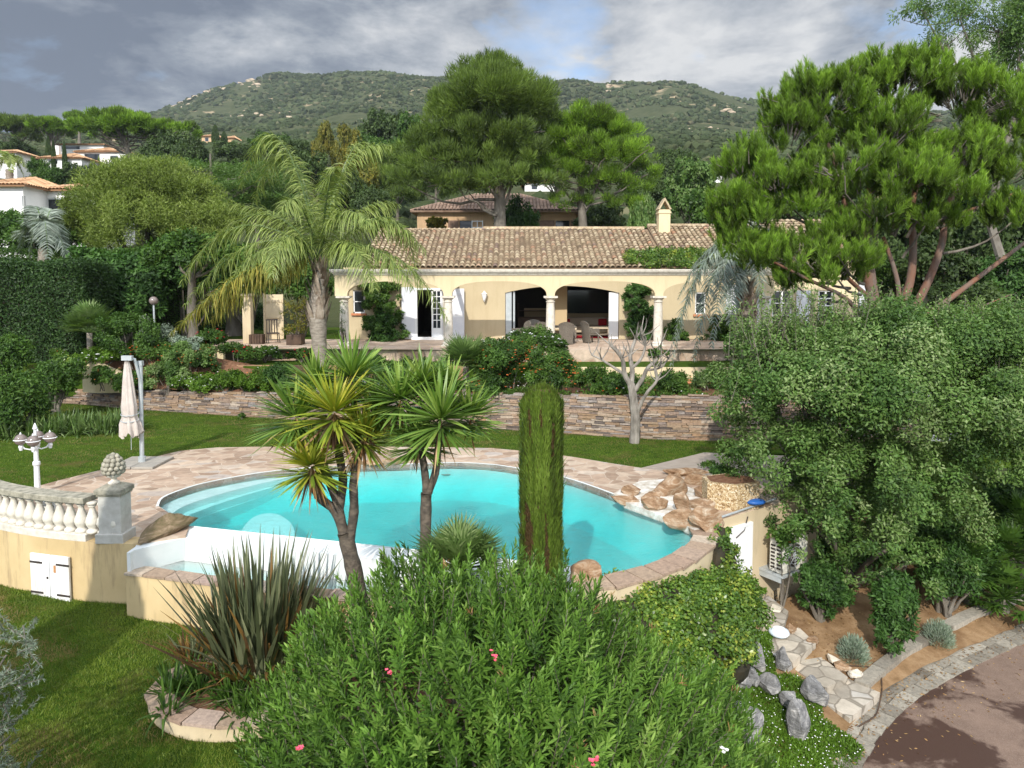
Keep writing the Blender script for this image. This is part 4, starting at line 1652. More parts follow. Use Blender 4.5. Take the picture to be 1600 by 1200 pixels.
white_villa('hill_house', 345, 366, 216, 226, 235, 12, 2.0, 'small brown roofed house right of the slim hillside cypresses', [(350, 356, 218, 223)], mat='stucco_pink')
white_villa('hill_house', 1098, 1128, 270, 282, 120, 8, .9, 'small white house showing between trees above the chimney', [(1105, 1112, 273, 279)])
white_villa('hill_house', 820, 866, 285, 300, 110, 8, 1.2, 'pale tiled house glimpsed between the two big pines', [(830, 840, 288, 296)])

# ------------------------------------------------------------------ garden objects
# cantilever parasol, closed
ux, uy = G(222, 722, .05)
par = empty('parasol', (ux, uy, 0), 'closed beige cantilever parasol on a grey mast beside the lawn', 'parasol')
m = MB()
for i in range(2):
    for j in range(2):
        m.boxes([[(i - .5) * .56, (j - .5) * .56, .035]], [[.545, .545, .06]])
m.build('base_slab', MAT['slab'], par, bevel=.01)
m = MB()
m.tube([(0, 0, .06), (.02, .03, 2.55)], .055, 10)
m.tube([(0, 0, .05), (0, 0, .2)], .09, 10)
m.obox((.02, .03, 2.60), (.13, .12, .12))
m.build('mast', MAT['alu'], par)
m = MB()
m.tube([(.03, .0, 2.1), (-.04, -.12, 2.72), (-.16, -.18, 2.78)], .035, 8)
m.obox((-.18, -.2, 2.76), (.26, .10, .12))
m.build('arm', MAT['alu'], par)
rg = np.random.RandomState(31)
V, zs = [], np.linspace(2.68, .80, 22)
nr_ = 36
for zi, z in enumerate(zs):
    t = zi / 21
    rr = .05 + .17 * t ** .7
    if .66 < t < .80:
        rr *= .86 if abs(t - .73) < .04 else .95
    if t > .82:
        rr *= 1.12
    cx0, cy0 = -.20 + .04 * t, -.2 + .03 * t
    for k in range(nr_):
        an = 2 * math.pi * k / nr_
        f = 1 + .20 * math.sin(an * 8 + 1.1 * math.sin(t * 4)) * (0.3 + t) + .08 * math.sin(an * 3 + t * 6)
        V.append((cx0 + rr * f * math.cos(an), cy0 + rr * f * .85 * math.sin(an), z + (.06 * math.sin(an * 8) + .05 * math.sin(an * 3) if zi == 21 else 0)))
m = MB()
m.add(V, [np.array([[i * nr_ + k, i * nr_ + (k + 1) % nr_, (i + 1) * nr_ + (k + 1) % nr_, (i + 1) * nr_ + k] for i in range(21) for k in range(nr_)]), np.array([list(range(nr_))])])
cn = m.build('canopy', MAT['canvas'], par, smooth=True)
m = MB()
for z in (1.34, 1.18):
    m.tube([(-.17 + .21 * math.cos(a_), -.18 + .19 * math.sin(a_), z + .03 * math.sin(a_)) for a_ in np.linspace(0, 2 * math.pi, 20)], .012, 6)
m.tube([(-.1, -.36, 1.18), (-.06, -.36, .9), (-.08, -.34, .45)], .008, 5)
m.build('strap', MAT['alu'], cn)
m = MB()
m.tube([(.0, .0, .9), (.08, -.06, .92), (.12, -.07, .85)], .015, 6)
m.build('crank_handle', MAT['alu'], par)

# lamp post with four globes
lx, ly = G(59, 772, 0)
lamp = empty('garden_lamp', (lx, ly, 0), 'white cast lamp post with a cluster of smoked round globes behind the balustrade', 'lamp')
m = MB()
m.lathe([(.12, 0), (.12, .05), (.09, .1), (.06, .2), (.055, .75), (.075, .78), (.075, .84), (.05, .86), (.042, 1.25), (.06, 1.27), (.06, 1.36), (.03, 1.4), (.03, 1.55), (.05, 1.58), (.01, 1.7)], (0, 0, -.12), 16)
m.build('post', MAT['lamp_metal'], lamp, smooth=False)
for k in range(4):
    an = math.radians(25 + 90 * k)
    c_, s_ = math.cos(an), math.sin(an)
    m = MB()
    m.tube([(0, 0, 1.05), (c_ * .10, s_ * .10, 1.0), (c_ * .20, s_ * .20, 1.03), (c_ * .27, s_ * .27, 1.12)], .016, 6)
    m.lathe([(.03, 1.0), (.05, 1.08), (.035, 1.12)], (c_ * .27, s_ * .27, 0), 10)
    ar = m.build('lamp_arm', MAT['lamp_metal'], lamp)
    m = MB()
    R_ = .125
    m.lathe([(.03 + 0 * q, 1.12) if q == 0 else (R_ * math.sin(q), 1.235 - R_ * math.cos(q)) for q in np.linspace(0, math.pi * .98, 10)], (c_ * .27, s_ * .27, 0), 16)
    m.build('globe', MAT['smoke'], ar, smooth=True)
    m = MB()
    m.lathe([(.13, 1.225), (.14, 1.235), (.13, 1.245)], (c_ * .27, s_ * .27, 0), 16)
    m.lathe([(.03, 1.335), (.02, 1.36), (.006, 1.40)], (c_ * .27, s_ * .27, 0), 8)
    m.build('globe_ring', MAT['lamp_metal'], ar)

# balustrade on the curved wall
BP = offset(LW, .14)
bal = empty('balustrade', (0, 0, 0), 'curved pale stone balustrade with bulbous balusters above the yellow wall', 'balustrade')
m = MB()
wallstrip(m, offset(LW, .0)[:-2], .13, .006, .30)
m.build('plinth', MAT['stone_white'], bal, bevel=.01)
m = MB()
wallstrip(m, offset(LW, -.02)[:-2], .80, .70, .34)
m.build('rail', MAT['stone_grey'], bal, bevel=.012)
prof = [(.085, 0), (.085, .05), (.06, .07), (.055, .09), (.085, .15), (.095, .20), (.085, .27), (.055, .37), (.038, .44), (.036, .47), (.055, .49), (.055, .51), (.04, .52), (.075, .53), (.075, .575)]
bm0 = MB()
bm0.lathe([(a * 1.25, b) for a, b in prof], (0, 0, 0), 14)
bmesh_ = bm0.mesh('baluster', MAT['stone_white'], True)
cum = [0]
for i in range(1, len(BP)):
    cum.append(cum[-1] + math.dist(BP[i], BP[i - 1]))
s_ = cum[-1] - .52
while s_ > .3:
    k = max(i for i in range(len(cum)) if cum[i] <= s_)
    t = (s_ - cum[k]) / (cum[min(k + 1, len(cum) - 1)] - cum[k])
    x = BP[k][0] + (BP[k + 1][0] - BP[k][0]) * t
    y = BP[k][1] + (BP[k + 1][1] - BP[k][1]) * t
    o = bpy.data.objects.new('baluster', bmesh_)
    COL.objects.link(o)
    o.parent = bal
    o.location = (x, y, .128)
    o.rotation_euler = (0, 0, s_ * 3)
    s_ -= .235
# pier and finial
px_, py_ = -7.17, 12.50
pier = empty('stone_pier', (px_, py_, 0), 'square grey stone pier ending the balustrade, carrying a pine cone finial', 'pier')
m = MB()
m.obox((0, 0, .08), (.50, .44, .17))
m.obox((0, 0, .50), (.40, .36, .70))
m.build('shaft', MAT['stone_grey_l'] if 'stone_grey_l' in MAT else MAT['stone_white'], pier, bevel=.01)
m = MB()
m.obox((0, 0, .87), (.45, .40, .06))
m.obox((0, 0, .92), (.50, .45, .08))
m.add([(-.25, -.22, .963), (.25, -.22, .963), (.25, .22, .963), (-.25, .22, .963), (-.12, -.12, 1.03), (.12, -.12, 1.03), (.12, .12, 1.03), (-.12, .12, 1.03)], np.array([[0, 1, 5, 4], [1, 2, 6, 5], [2, 3, 7, 6], [3, 0, 4, 7], [4, 5, 6, 7]]))
m.build('cap', MAT['stone_grey'], pier, bevel=.012)
fin = empty('fruit_finial', (px_, py_, 1.03), 'carved stone bunch of fruit in a small urn on top of the pier', 'finial')
m = MB()
m.lathe([(.10, 0), (.10, .03), (.05, .06), (.045, .1), (.11, .13), (.135, .18), (.12, .2)], (0, 0, 0), 16)
m.build('urn', MAT['stone_white'], fin, smooth=True)
m = MB()
rg = np.random.RandomState(3)
ic = bpy.data.meshes.new('tmp')


def uvs(c, r, n=8, sq=1.0):
    V, F = [], []
    for i in range(n + 1):
        th = math.pi * i / n
        for k in range(2 * n):
            ph = math.pi * k / n
            V.append((c[0] + r * math.sin(th) * math.cos(ph), c[1] + r * math.sin(th) * math.sin(ph), c[2] + r * math.cos(th) * sq))
    for i in range(n):
        for k in range(2 * n):
            k2 = (k + 1) % (2 * n)
            F.append([i * 2 * n + k, (i + 1) * 2 * n + k, (i + 1) * 2 * n + k2, i * 2 * n + k2])
    return V, np.array(F)


for ring, (zz, rr, cnt) in enumerate(((.22, .15, 12), (.29, .165, 12), (.36, .15, 11), (.43, .115, 9), (.49, .07, 5), (.52, .0, 1))):
    for k in range(cnt):
        an = 2 * math.pi * (k + .5 * (ring % 2)) / cnt
        V, F = uvs((rr * math.cos(an), rr * math.sin(an), zz), .046, 5)
        m.add(V, F)
V, F = uvs((0, 0, .33), .14, 6, 1.2)
m.add(V, F)
m.build('fruit', MAT['stone_grey'], fin, smooth=True)

# cupboard doors in the yellow wall
a_, b_ = (-8.7, 13.02), (-7.84, 12.615)
# place on the wall face between the vertices (-9,13.25) .. (-7.45,12.45)
p0, p1 = Vector((-8.62, 13.02)), Vector((-7.86, 12.64))


def nearest_on(LW, u):
    """point of the wall's front face on the image column u"""
    for i in range(len(LW) - 1):
        ua = 800 + FPX * LW[i][0] / LW[i][1]
        ub = 800 + FPX * LW[i + 1][0] / LW[i + 1][1]
        if ua <= u <= ub:
            t = (u - ua) / (ub - ua)
            return Vector((LW[i][0] + (LW[i + 1][0] - LW[i][0]) * t, LW[i][1] + (LW[i + 1][1] - LW[i][1]) * t))
    return Vector(LW[-1])


p0, p1 = nearest_on(LW, 36), nearest_on(LW, 98)
dv = (p1 - p0)
ang = math.atan2(dv.y, dv.x)
cup = empty('cupboard_door', (p0.x, p0.y, -1.15), 'pair of small weathered white doors with iron hinges low in the yellow wall', 'door', None, ang)
w_ = dv.length
for k in range(2):
    m = MB()
    pw = (w_ / 2 - .012) / 4
    for i in range(4):
        m.box(k * w_ / 2 + i * pw + .001, k * w_ / 2 + (i + 1) * pw - .003, -.075, -.035, .02, .87)
    lf = m.build('door_leaf', MAT['white_old'], cup, bevel=.004)
    m = MB()
    for zz in (.14, .70):
        m.box(k * w_ / 2 + (.0 if k == 0 else w_ / 2 - .29), k * w_ / 2 + (.28 if k == 0 else w_ / 2), -.088, -.078, zz, zz + .035)
    m.build('hinge', MAT['iron'], lf)
    if k == 1:
        m = MB()
        m.box(w_ * .60, w_ * .66, -.079, -.0765, .56, .695)
        m.build('rust_streak', MAT['rust'], lf)
m = MB()
m.lathe([(.02, 0), (.02, .01)], (0, 0, 0), 8)
m = MB()
m.obox((w_ / 2 - .05, -.08, .45), (.03, .02, .04))
m.build('latch', MAT['iron'], cup)
m = MB()
m.box(-.05, w_ + .05, -.12, .03, -.03, .018)
m.build('sill', MAT['terracotta'], cup)


# ---- rocks
def rock(name, c, size, mat, label, seed, rz=0.0, cat='rock', group=None, cuts=7, tilt=0.0, sub=3):
    rng = np.random.RandomState(seed)
    import bmesh
    bm = bmesh.new()
    bmesh.ops.create_icosphere(bm, subdivisions=sub + 1, radius=1)
    P = np.array([tuple(v.co) for v in bm.verts])
    for k in range(cuts + 5):
        d = nrm(rng.normal(size=(1, 3)))[0]
        h = rng.uniform(.48, .80)
        s = P @ d
        P = P - np.maximum(s - h, 0)[:, None] * d[None]
    off = rng.uniform(-9, 9, 3)
    N = nrm(P)
    for i in range(len(P)):
        q = Vector(P[i] * 1.6 + off)
        P[i] += N[i] * (noise.fractal(q, .8, 2.1, 6) * .085)
    P = P * np.array(size) / 2
    R = Matrix.Rotation(rz, 3, 'Z') @ Matrix.Rotation(tilt, 3, 'Y')
    P = P @ np.array(R).T
    for i, v in enumerate(bm.verts):
        v.co = P[i]
    me = bpy.data.meshes.new(name)
    bm.to_mesh(me)
    bm.free()
    me.materials.append(MAT[mat])
    o = bpy.data.objects.new(name, me)
    COL.objects.link(o)
    o.location = c
    return tag(o, label, cat, group)


# log-like boulder by the pier
rx, ry = G(250, 832, .15)
rock('boulder', (-6.42, 12.82, .15), (1.6, .44, .42), 'rock_moss', 'long mossy brown boulder lying between the stone pier and the pool', 4, math.radians(62), cuts=9, tilt=math.radians(-6))
# boulder at the near end of the pool
bx, by = G(918, 905, 0)
rock('boulder', (bx, by + .05, .02), (.68, .52, .5), 'rock_tan', 'brown faceted boulder between the cypress column and the near pool rim', 8, .4)
# rocks round the right end of the pool
RK = [((985, 768), (.50, .34, .22), 'small tan rock topmost of the pool rockery'),
      ((1020, 778), (.42, .3, .24), 'pale lumpy rock at the far end of the pool rockery'),
      ((978, 782), (.55, .25, .14), 'thin brown stone right on the pool rim at the far end of the rockery'),
      ((1022, 792), (.62, .3, .22), 'flat pale rock overhanging the water'),
      ((1042, 766), (.75, .5, .38), 'large streaked brown boulder in the middle of the rockery'),
      ((1068, 792), (.32, .4, .52), 'upright rust brown stone in the rockery'),
      ((1062, 812), (.75, .34, .26), 'wide pinkish rock with white mortar round it at the water line'),
      ((1098, 815), (.62, .5, .46), 'big pale faceted block at the right tip of the pool'),
      ((1095, 790), (.6, .35, .25), 'rust coloured stone behind the pale block'),
      ((1085, 752), (.62, .34, .2), 'flat sandy stone in front of the stone planter'),
      ((1100, 772), (.42, .34, .36), 'square orange tinted stone beside the gravel planter'),
      ((1060, 752), (.3, .28, .22), 'small rust brown cobble behind the large streaked boulder'),
      ((1075, 738), (1.1, .5, .14), 'large pale slab lying on the decking path')]
for i, ((u, v), sz, lb) in enumerate(RK):
    x, y = G(u, v, sz[2] * .3)
    rock('rockery_stone', (x, y, sz[2] * .36), [sz[0] * 1.3, sz[1] * 1.3, sz[2] * 1.75], 'rock_tan', lb, 50 + i, rg.uniform(-.5, .5), 'rock', 'stones of the pool rockery', cuts=9)
rock('rockery_stone', (*G(612, 722, .05), .08), (.7, .35, .24), 'rock_tan', 'tan rock on the far pool rim seen between the two yuccas', 71, .2)
rock('rockery_stone', (*G(578, 724, .05), .06), (.8, .3, .18), 'rock_tan', 'low tan rock on the far pool rim behind the left yucca', 72, .1)
rock('rockery_stone', (*G(645, 714, .05), .06), (.5, .3, .2), 'rock_tan', 'small tan rock on the far pool rim just left of the right yucca trunk', 73, -.1)
# white mortar bed between the rockery stones
MAT['mortar'] = M('pale_mortar', (.42, .36, .28), (.74, .72, .67), scale=5, bump=.6, bscale=14, dist=.03)
m = MB()
MO = [(958, 772), (975, 762), (1000, 752), (1045, 748), (1085, 765), (1112, 785), (1118, 822), (1085, 828), (1050, 812), (1010, 797), (975, 784)]
m.poly([G(u, v, .03) for u, v in MO][::-1], .035, zb=-.1)
tag(m.build('mortar_bed', MAT['mortar']), 'white mortar bedding the rockery at the right of the pool', 'mortar')

# grey rocks among the ground cover
GR = [((1182, 1030), (.42, .34, .60), 'upright blue grey rock beside the ivy, with the small round lamp behind'),
      ((1148, 1060), (.66, .45, .42), 'pale topped grey boulder at the foot of the ivy'),
      ((1172, 1060), (.34, .3, .4), 'narrow grey rock squeezed behind the pale topped boulder'),
      ((1205, 1075), (.42, .34, .34), 'rounded grey rock in the ground cover below the stepping path'),
      ((1222, 1035), (.26, .3, .42), 'dark grey rock against the upper step of the path'),
      ((1272, 1085), (.40, .4, .58), 'dark blue grey rock beside the middle step of the path'),
      ((1162, 1140), (.60, .45, .9), 'tall dark grey rock half behind the oleander shoots'),
      ((1248, 1140), (.36, .4, .8), 'long pale veined rock standing in the ground cover'),
      ((1232, 1098), (.30, .26, .34), 'slim grey rock above the pale veined one')]
for i, ((u, v), sz, lb) in enumerate(GR):
    # find the ground under that pixel
    Y = 11.0
    for _ in range(12):
        q = A(u, v, Y)
        zz = float(bank_z(np.array(q.x), np.array(q.y))) + .15
        g_ = G(u, v, zz)
        Y = g_[1]
    rock('grey_rock', (g_[0], g_[1], zz + .04), [q * 1.12 for q in sz], 'rock_grey', lb, 90 + i, rg.uniform(-1, 1), 'rock', 'grey rocks in the ground cover', cuts=8)

# circular planter wall
cx_, cy_ = -3.78, 9.72
ringp = [(cx_ + 1.32 * math.cos(t) * (1.25 if math.cos(t) > 0 else 1), cy_ - 0.02 + .95 * math.sin(t)) for t in np.linspace(math.radians(100), math.radians(300), 22)]
ringp = ringp + [(-1.9, 8.9)]
m = MB()
wallstrip(m, ringp, -1.10, -1.8, .26)
pl = tag(m.build('planter_wall', MAT['stucco_grey']), 'low curved planter wall capped with flat stones on the lower lawn', 'planter')
rg = np.random.RandomState(9)
m = MB()
copings(m, ringp, -1.098, .28, .045, rg, .35, .6)
m.build('coping', MAT['coping'], pl)
m = MB()
m.poly(offset(ringp, .2) + [(-.5, 9.2), (-.5, 11.1)], -1.12, zb=-1.8)
m.build('soil', MAT['bark_mulch'], pl)

# pool house wall with door, air conditioner, pipe and planter box
wa, wb = Vector((3.95, 13.52)), Vector((6.9, 15.48))
wd = (wb - wa).normalized()
wang = math.atan2(wd.y, wd.x)
wnm = Vector((wd.y, -wd.x))
ph = empty('pool_house', (wa.x, wa.y, -2.3), 'sunken cream plant room wall below the pool terrace, right of the ivy', 'outbuilding', None, wang)
m = MB()
m.box(0, 3.6, 0, .3, 0, 2.28)
m.box(3.3, 3.6, .3, 2.5, 0, 2.28)
m.box(0, 3.6, .31, 2.5, 2.22, 2.285)
m.build('wall', MAT['stucco_grey'], ph)
m = MB()
m.box(.22, 1.06, -.05, -.003, .38, 2.02)
dd = m.build('door', MAT['white'], ph, bevel=.006)
m = MB()
m.box(.16, .22, -.06, -.002, .35, 2.08)
m.box(1.06, 1.12, -.06, -.002, .35, 2.08)
m.box(.22, 1.06, -.06, -.002, 2.02, 2.08)
m.build('door_frame', MAT['white'], ph)
m = MB()
for zz in (.75, 1.3):
    for xx in (.34, .70):
        m.box(xx, xx + .24, -.058, -.0505, zz, zz + .42)
m.build('panel', MAT['white'], dd, bevel=.004)
m = MB()
m.obox((1.0, -.08, 1.1), (.03, .07, .03))
m.build('handle', MAT['iron'], dd)
# conduit
m = MB()
m.tube([(1.0, -.02, 2.2), (.85, -.05, 1.95), (.6, -.06, 1.85)], .012, 6)
m.build('cable', MAT['iron'], ph)


def onwall(s, out, z):
    p = wa + wd * s + wnm * out
    return (p.x, p.y, z)


ac = empty('air_conditioner', onwall(1.45, .22, -1.30), 'off white air conditioning unit on a bracket beside the white sunken door', 'air conditioner', None, wang)
m = MB()
m.box(0, .82, -.32, 0, .06, .72)
m.build('casing', MAT['ac'], ac, bevel=.015)
m = MB()
for k in range(7):
    m.box(-.012, -.002, -.27, -.18, .14 + k * .075, .175 + k * .075)
    m.box(-.013, -.003, -.13, -.04, .14 + k * .075, .175 + k * .075)
m.build('louvre', MAT['dark'], ac)
m = MB()
for rr in (.06, .12, .18, .24):
    m.tube([(.38 + rr * math.cos(t), -.335, .39 + rr * math.sin(t)) for t in np.linspace(0, 2 * math.pi, 25)], .007, 5)
for k in range(8):
    t = math.pi * k / 4
    m.tube([(.38, -.335, .39), (.38 + .25 * math.cos(t), -.335, .39 + .25 * math.sin(t))], .006, 5)
m.build('fan_grille', MAT['alu'], ac)
m = MB()
m.lathe([(.24, 0), (.24, .01)], (0, 0, 0), 24)
mm_ = MB()
c24 = [(.38 + .245 * math.cos(t), -.3225, .39 + .245 * math.sin(t)) for t in np.linspace(0, 2 * math.pi, 25)[:-1]]
mm_.add(c24, np.array([list(range(24))]))
mm_.build('fan', MAT['dark'], ac)
m = MB()
m.box(-.04, .86, -.36, .22, .0, .045)
m.box(-.02, .02, -.3, .22, -.12, .0)
m.box(.80, .84, -.3, .22, -.12, .0)
m.build('bracket', MAT['alu'], ac)
# telescopic pole with a blue float resting on the wall top
pe = empty('pool_pole', onwall(.1, .02, .03), 'grey telescopic pool pole with a blue brush lying on the plant room wall', 'pole')
d1 = Vector(onwall(1.95, -.02, .10)) - Vector(onwall(.1, .02, .03))
m = MB()
m.tube([(-.1 * d1.x, -.1 * d1.y, 0), tuple(d1)], .022, 8)
m.build('shaft', MAT['alu'], pe)
m = MB()
V, F = uvs((d1.x * .62, d1.y * .62, .13), .10, 8)
V = [(x + (x - d1.x * .62) * 1.2, y + (y - d1.y * .62) * .5, z - (z - .13) * .35) for x, y, z in V]
m.add(V, F)
m.build('brush', MAT['blue'], pe, smooth=True)
gravel = stonemat('exposed_gravel', [(0, (.3, .2, .1)), (.5, (.55, .42, .26)), (1, (.70, .6, .42))], nscale=40)


def gravelmat():
    t = NT('exposed_gravel_concrete')
    vo = t.vor(t.vec(), 38)
    sep = t.node('ShaderNodeSeparateColor')
    t.link(vo.outputs['Color'], sep.inputs[0])
    col = t.ramp(sep.outputs[0], [(0, (.20, .12, .05)), (.4, (.44, .31, .16)), (.8, (.56, .44, .27)), (1, (.68, .60, .45))])
    return t.done(t.pbr(col, .9, t.bump(vo.outputs['Distance'], .8, .02)))


MAT['gravel'] = gravelmat()
gx_, gy_ = G(1150, 800, 0)
pb = empty('stone_planter', (gx_ + .02, gy_ + .45, 0), 'angular gravel faced planter box standing behind the pool pole', 'planter')
m = MB()
oc = [(.62 * math.cos(t), .45 * math.sin(t)) for t in np.linspace(0, 2 * math.pi, 7)[:-1] + .5]
m.poly(oc, .55, zb=.0)
m.build('box', MAT['gravel'], pb, bevel=.01)
m = MB()
m.poly([(x * .85, y * .85) for x, y in oc], .556)
m.build('soil', MAT['bark_mulch'], pb)
# grey plank path behind the pool
m = MB()
pp = [G(1002, 731, .012), G(1100, 707, .012), (8.0, 18.6), (8.0, 15.9), (6.4, 14.9), G(1085, 742, .012)]
m.poly(pp if area(pp) > 0 else pp[::-1], .014, zb=-.02)
struct(m.build('boardwalk', MAT['path_grey']))

# stepping path down the bank (flagged treads)
STEPS = [[(1170, 945), (1200, 930), (1232, 955), (1222, 985), (1188, 975)],
         [(1188, 975), (1232, 965), (1275, 1005), (1232, 1040), (1208, 1022)],
         [(1232, 1040), (1268, 1015), (1325, 1058), (1290, 1075), (1262, 1058)],
         [(1288, 1080), (1325, 1060), (1375, 1082), (1328, 1122), (1288, 1098)]]
for i, st in enumerate(STEPS):
    cu, cv = np.mean([p[0] for p in st]), np.mean([p[1] for p in st])
    g_ = G(cu, cv, -2)
    for _ in range(10):
        zz = float(bank_z(np.array(g_[0]), np.array(g_[1]))) + .06
        g_ = G(cu, cv, zz)
    pts = [G(u, v, zz) for u, v in st]
    m = MB()
    m.poly(pts if area(pts) > 0 else pts[::-1], zz, zb=zz - .3)
    struct(m.build('path_step', MAT['path'], bevel=.01))
LS = [((1212, 952), .32, 'pale yellow stone at the top of the garden path'), ((1268, 1000), .3, 'white edge stone right of the upper path step'),
      ((1302, 1030), .30, 'angular white stone beside the middle of the path'), ((1315, 1040), .34, 'peach coloured stone beside the middle of the path'),
      ((1338, 1052), .34, 'round edged pale grey stone beside the lower step'), ((1235, 982), .25, 'flat cream stone behind the round lamp')]
for i, ((u, v), sz, lb) in enumerate(LS):
    g_ = G(u, v, -2)
    for _ in range(10):
        zz = float(bank_z(np.array(g_[0]), np.array(g_[1]))) + .08
        g_ = G(u, v, zz)
    rock('path_stone', (g_[0], g_[1], zz), (sz, sz * .8, .18), 'rock_tan' if i % 2 else 'rock_pale' if 'rock_pale' in MAT else 'rock_tan', lb, 130 + i, i, 'stone', 'loose stones beside the garden path')
# round plastic lamp on the path
g_ = G(1217, 993, -1.95)
fl = empty('floating_lamp', (g_[0], g_[1], float(bank_z(np.array(g_[0]), np.array(g_[1]))) + .04), 'round white and blue plastic disc resting on the garden path', 'pool float')
m = MB()
m.lathe([(.10, 0), (.17, .03), (.19, .07), (.17, .11), (.10, .135)], (0, 0, 0), 20)
m.build('shell', MAT['pale_plastic'], fl, smooth=True)
m = MB()
m.lathe([(.10, .136), (.11, .142), (.05, .15)], (0, 0, 0), 16)
m.build('lid', MAT['white'], fl)
# irrigation hose
hp = []
for (u, v) in ((1325, 1040), (1370, 1045), (1378, 1070), (1375, 1095), (1368, 1118), (1350, 1130), (1342, 1135)):
    g_ = G(u, v, -2.1)
    for _ in range(6):
        zz = float(bank_z(np.array(g_[0]), np.array(g_[1]))) + .02
        g_ = G(u, v, zz)
    hp.append((g_[0], g_[1], zz))
m = MB()
m.tube(catmull(hp, 4), .011, 6)
tag(m.build('hose', MAT['wood_dark']), 'thin brown irrigation hose trailing over the sandy soil by the path', 'hose')

# globe lamp and dark bust at the back left
lx, lz = A(240, 470, 27.6).x, A(240, 470, 27.6).z
gl = empty('globe_lamp', (lx, 27.6, 1.3), 'single smoked glass globe lamp on a thin post before the dark hedge', 'lamp')
m = MB()
m.tube([(0, 0, 0), (0, 0, lz - 1.3 - .16)], .035, 8)
m.build('post', MAT['alu'], gl)
m = MB()
V, F = uvs((0, 0, lz - 1.3), .17, 8)
m.add(V, F)
m.build('globe', MAT['smoke'], gl, smooth=True)
bx = A(226, 500, 28.3).x
bt = empty('stone_bust', (bx, 28.3, 1.4), 'dark carved stone head on a pedestal beside the globe lamp', 'statue')
m = MB()
m.lathe([(.2, 0), (.2, .1), (.14, .14), (.13, 1.0), (.2, 1.06), (.2, 1.12)], (0, 0, 0), 12)
m.build('pedestal', MAT['stone_dark'] if 'stone_dark' in MAT else MAT['rock_grey'], bt)
m = MB()
V, F = uvs((0, 0, 1.75), .24, 8, 1.15)
V = [(x * (1 + .1 * math.sin(z * 9)), y * 1.05 - .06 * math.exp(-((z - 1.72) / .06) ** 2) * (y < 0), z) for x, y, z in V]
m.add(V, F)
m.lathe([(.22, 1.12), (.26, 1.25), (.2, 1.38), (.11, 1.45), (.11, 1.6)], (0, 0, 0), 12)
m.build('head', MAT['rock_grey'], bt, smooth=True)

# side terrace: square post, white shutter panel, chair, crates
m = MB()
x_, z_ = A(387, 463, 31.5).x, A(387, 463, 31.5).z
m.box(x_ - .18, x_ + .18, 31.3, 31.66, 1.9, z_)
m.box(x_ - .23, x_ + .23, 31.25, 31.71, z_ - .002, z_ + .12)
tag(m.build('pergola_post', MAT['stucco_grey']), 'square cream pergola post standing among the trees left of the palm', 'post')
m = MB()
x0_, x1_ = A(414, 463, 33).x, A(442, 463, 33).x
m.box(x0_, x1_, 33, 33.05, 2.05, 4.15)
for k in range(3):
    m.box(x0_ + .05, x1_ - .05, 32.97, 32.998, 2.3 + k * .75, 2.42 + k * .75)
m.box(x0_ - .08, x0_ - .001, 32.96, 33.1, 1.99, 4.2)
tag(m.build('garden_gate', MAT['stucco_grey']), 'pale panelled gate standing behind the potted shrub left of the palm', 'gate')  # greyed colour stands in for the shade lying on the white gate
r = empty('garden_chair', (A(430, 520, 31.8).x, 31.5, 2.0), 'black metal garden chair in front of the pale gate', 'chair', None, .5)
m = MB()
m.box(-.25, .25, -.24, .24, .42, .46)
m.build('seat', MAT['iron'], r)
m = MB()
for k in range(5):
    m.box(-.24 + k * .11, -.20 + k * .11, .22, .25, .46, 1.0)
m.box(-.26, .26, .215, .255, 1.0, 1.06)
m.build('backrest', MAT['iron'], r)
for sx_ in (-.22, .22):
    for sy_ in (-.2, .2):
        m = MB()
        m.tube([(sx_, sy_, .42), (sx_ * 1.15, sy_ * 1.2, 0)], .018, 6)
        m.build('leg', MAT['iron'], r)
m = MB()
bxx = A(402, 525, 31.0).x
for k in range(5):
    m.box(bxx - .3 + k * .12, bxx - .2 + k * .12, 30.8, 31.2, 2.0, 2.42)
tag(m.build('wooden_stool', MAT['wood_dark']), 'small dark slatted wooden stool beside the square post', 'stool')
pot = empty('plant_pot', (A(462, 528, 30.6).x, 30.6, 2.0), 'dark square planter with a loose bronze shrub left of the palm trunk', 'planter')
m = MB()
m.box(-.32, .32, -.32, .32, 0, .45)
m.build('pot', MAT['wood_dark'], pot, bevel=.02)
# terracotta pot by the dead tree
tpx = A(1068, 602, 24.5).x
tp = empty('terracotta_pot', (tpx, 24.4, .95), 'wide terracotta bowl behind the bare tree', 'pot')
m = MB()
m.lathe([(.25, 0), (.38, .25), (.42, .27), (.42, .33), (.36, .33), (.30, .2)], (0, 0, 0), 20)
m.build('bowl', MAT['terracotta'], tp, smooth=True)
# white speaker by the balustrade
sx0, sy0 = G(66, 846, 0)
sp = empty('garden_projector', (-8.75, 13.15, 0), 'white boxed garden spotlight with black lenses behind the balusters', 'spotlight')
m = MB()
m.obox((0, 0, .28), (.24, .22, .5))
m.build('casing', MAT['white'], sp, bevel=.03)
for zz in (.16, .42):
    m = MB()
    V, F = uvs((.05, -.11, zz), .07, 6)
    m.add(V, F)
    m.build('lens', MAT['iron'], sp, smooth=True)

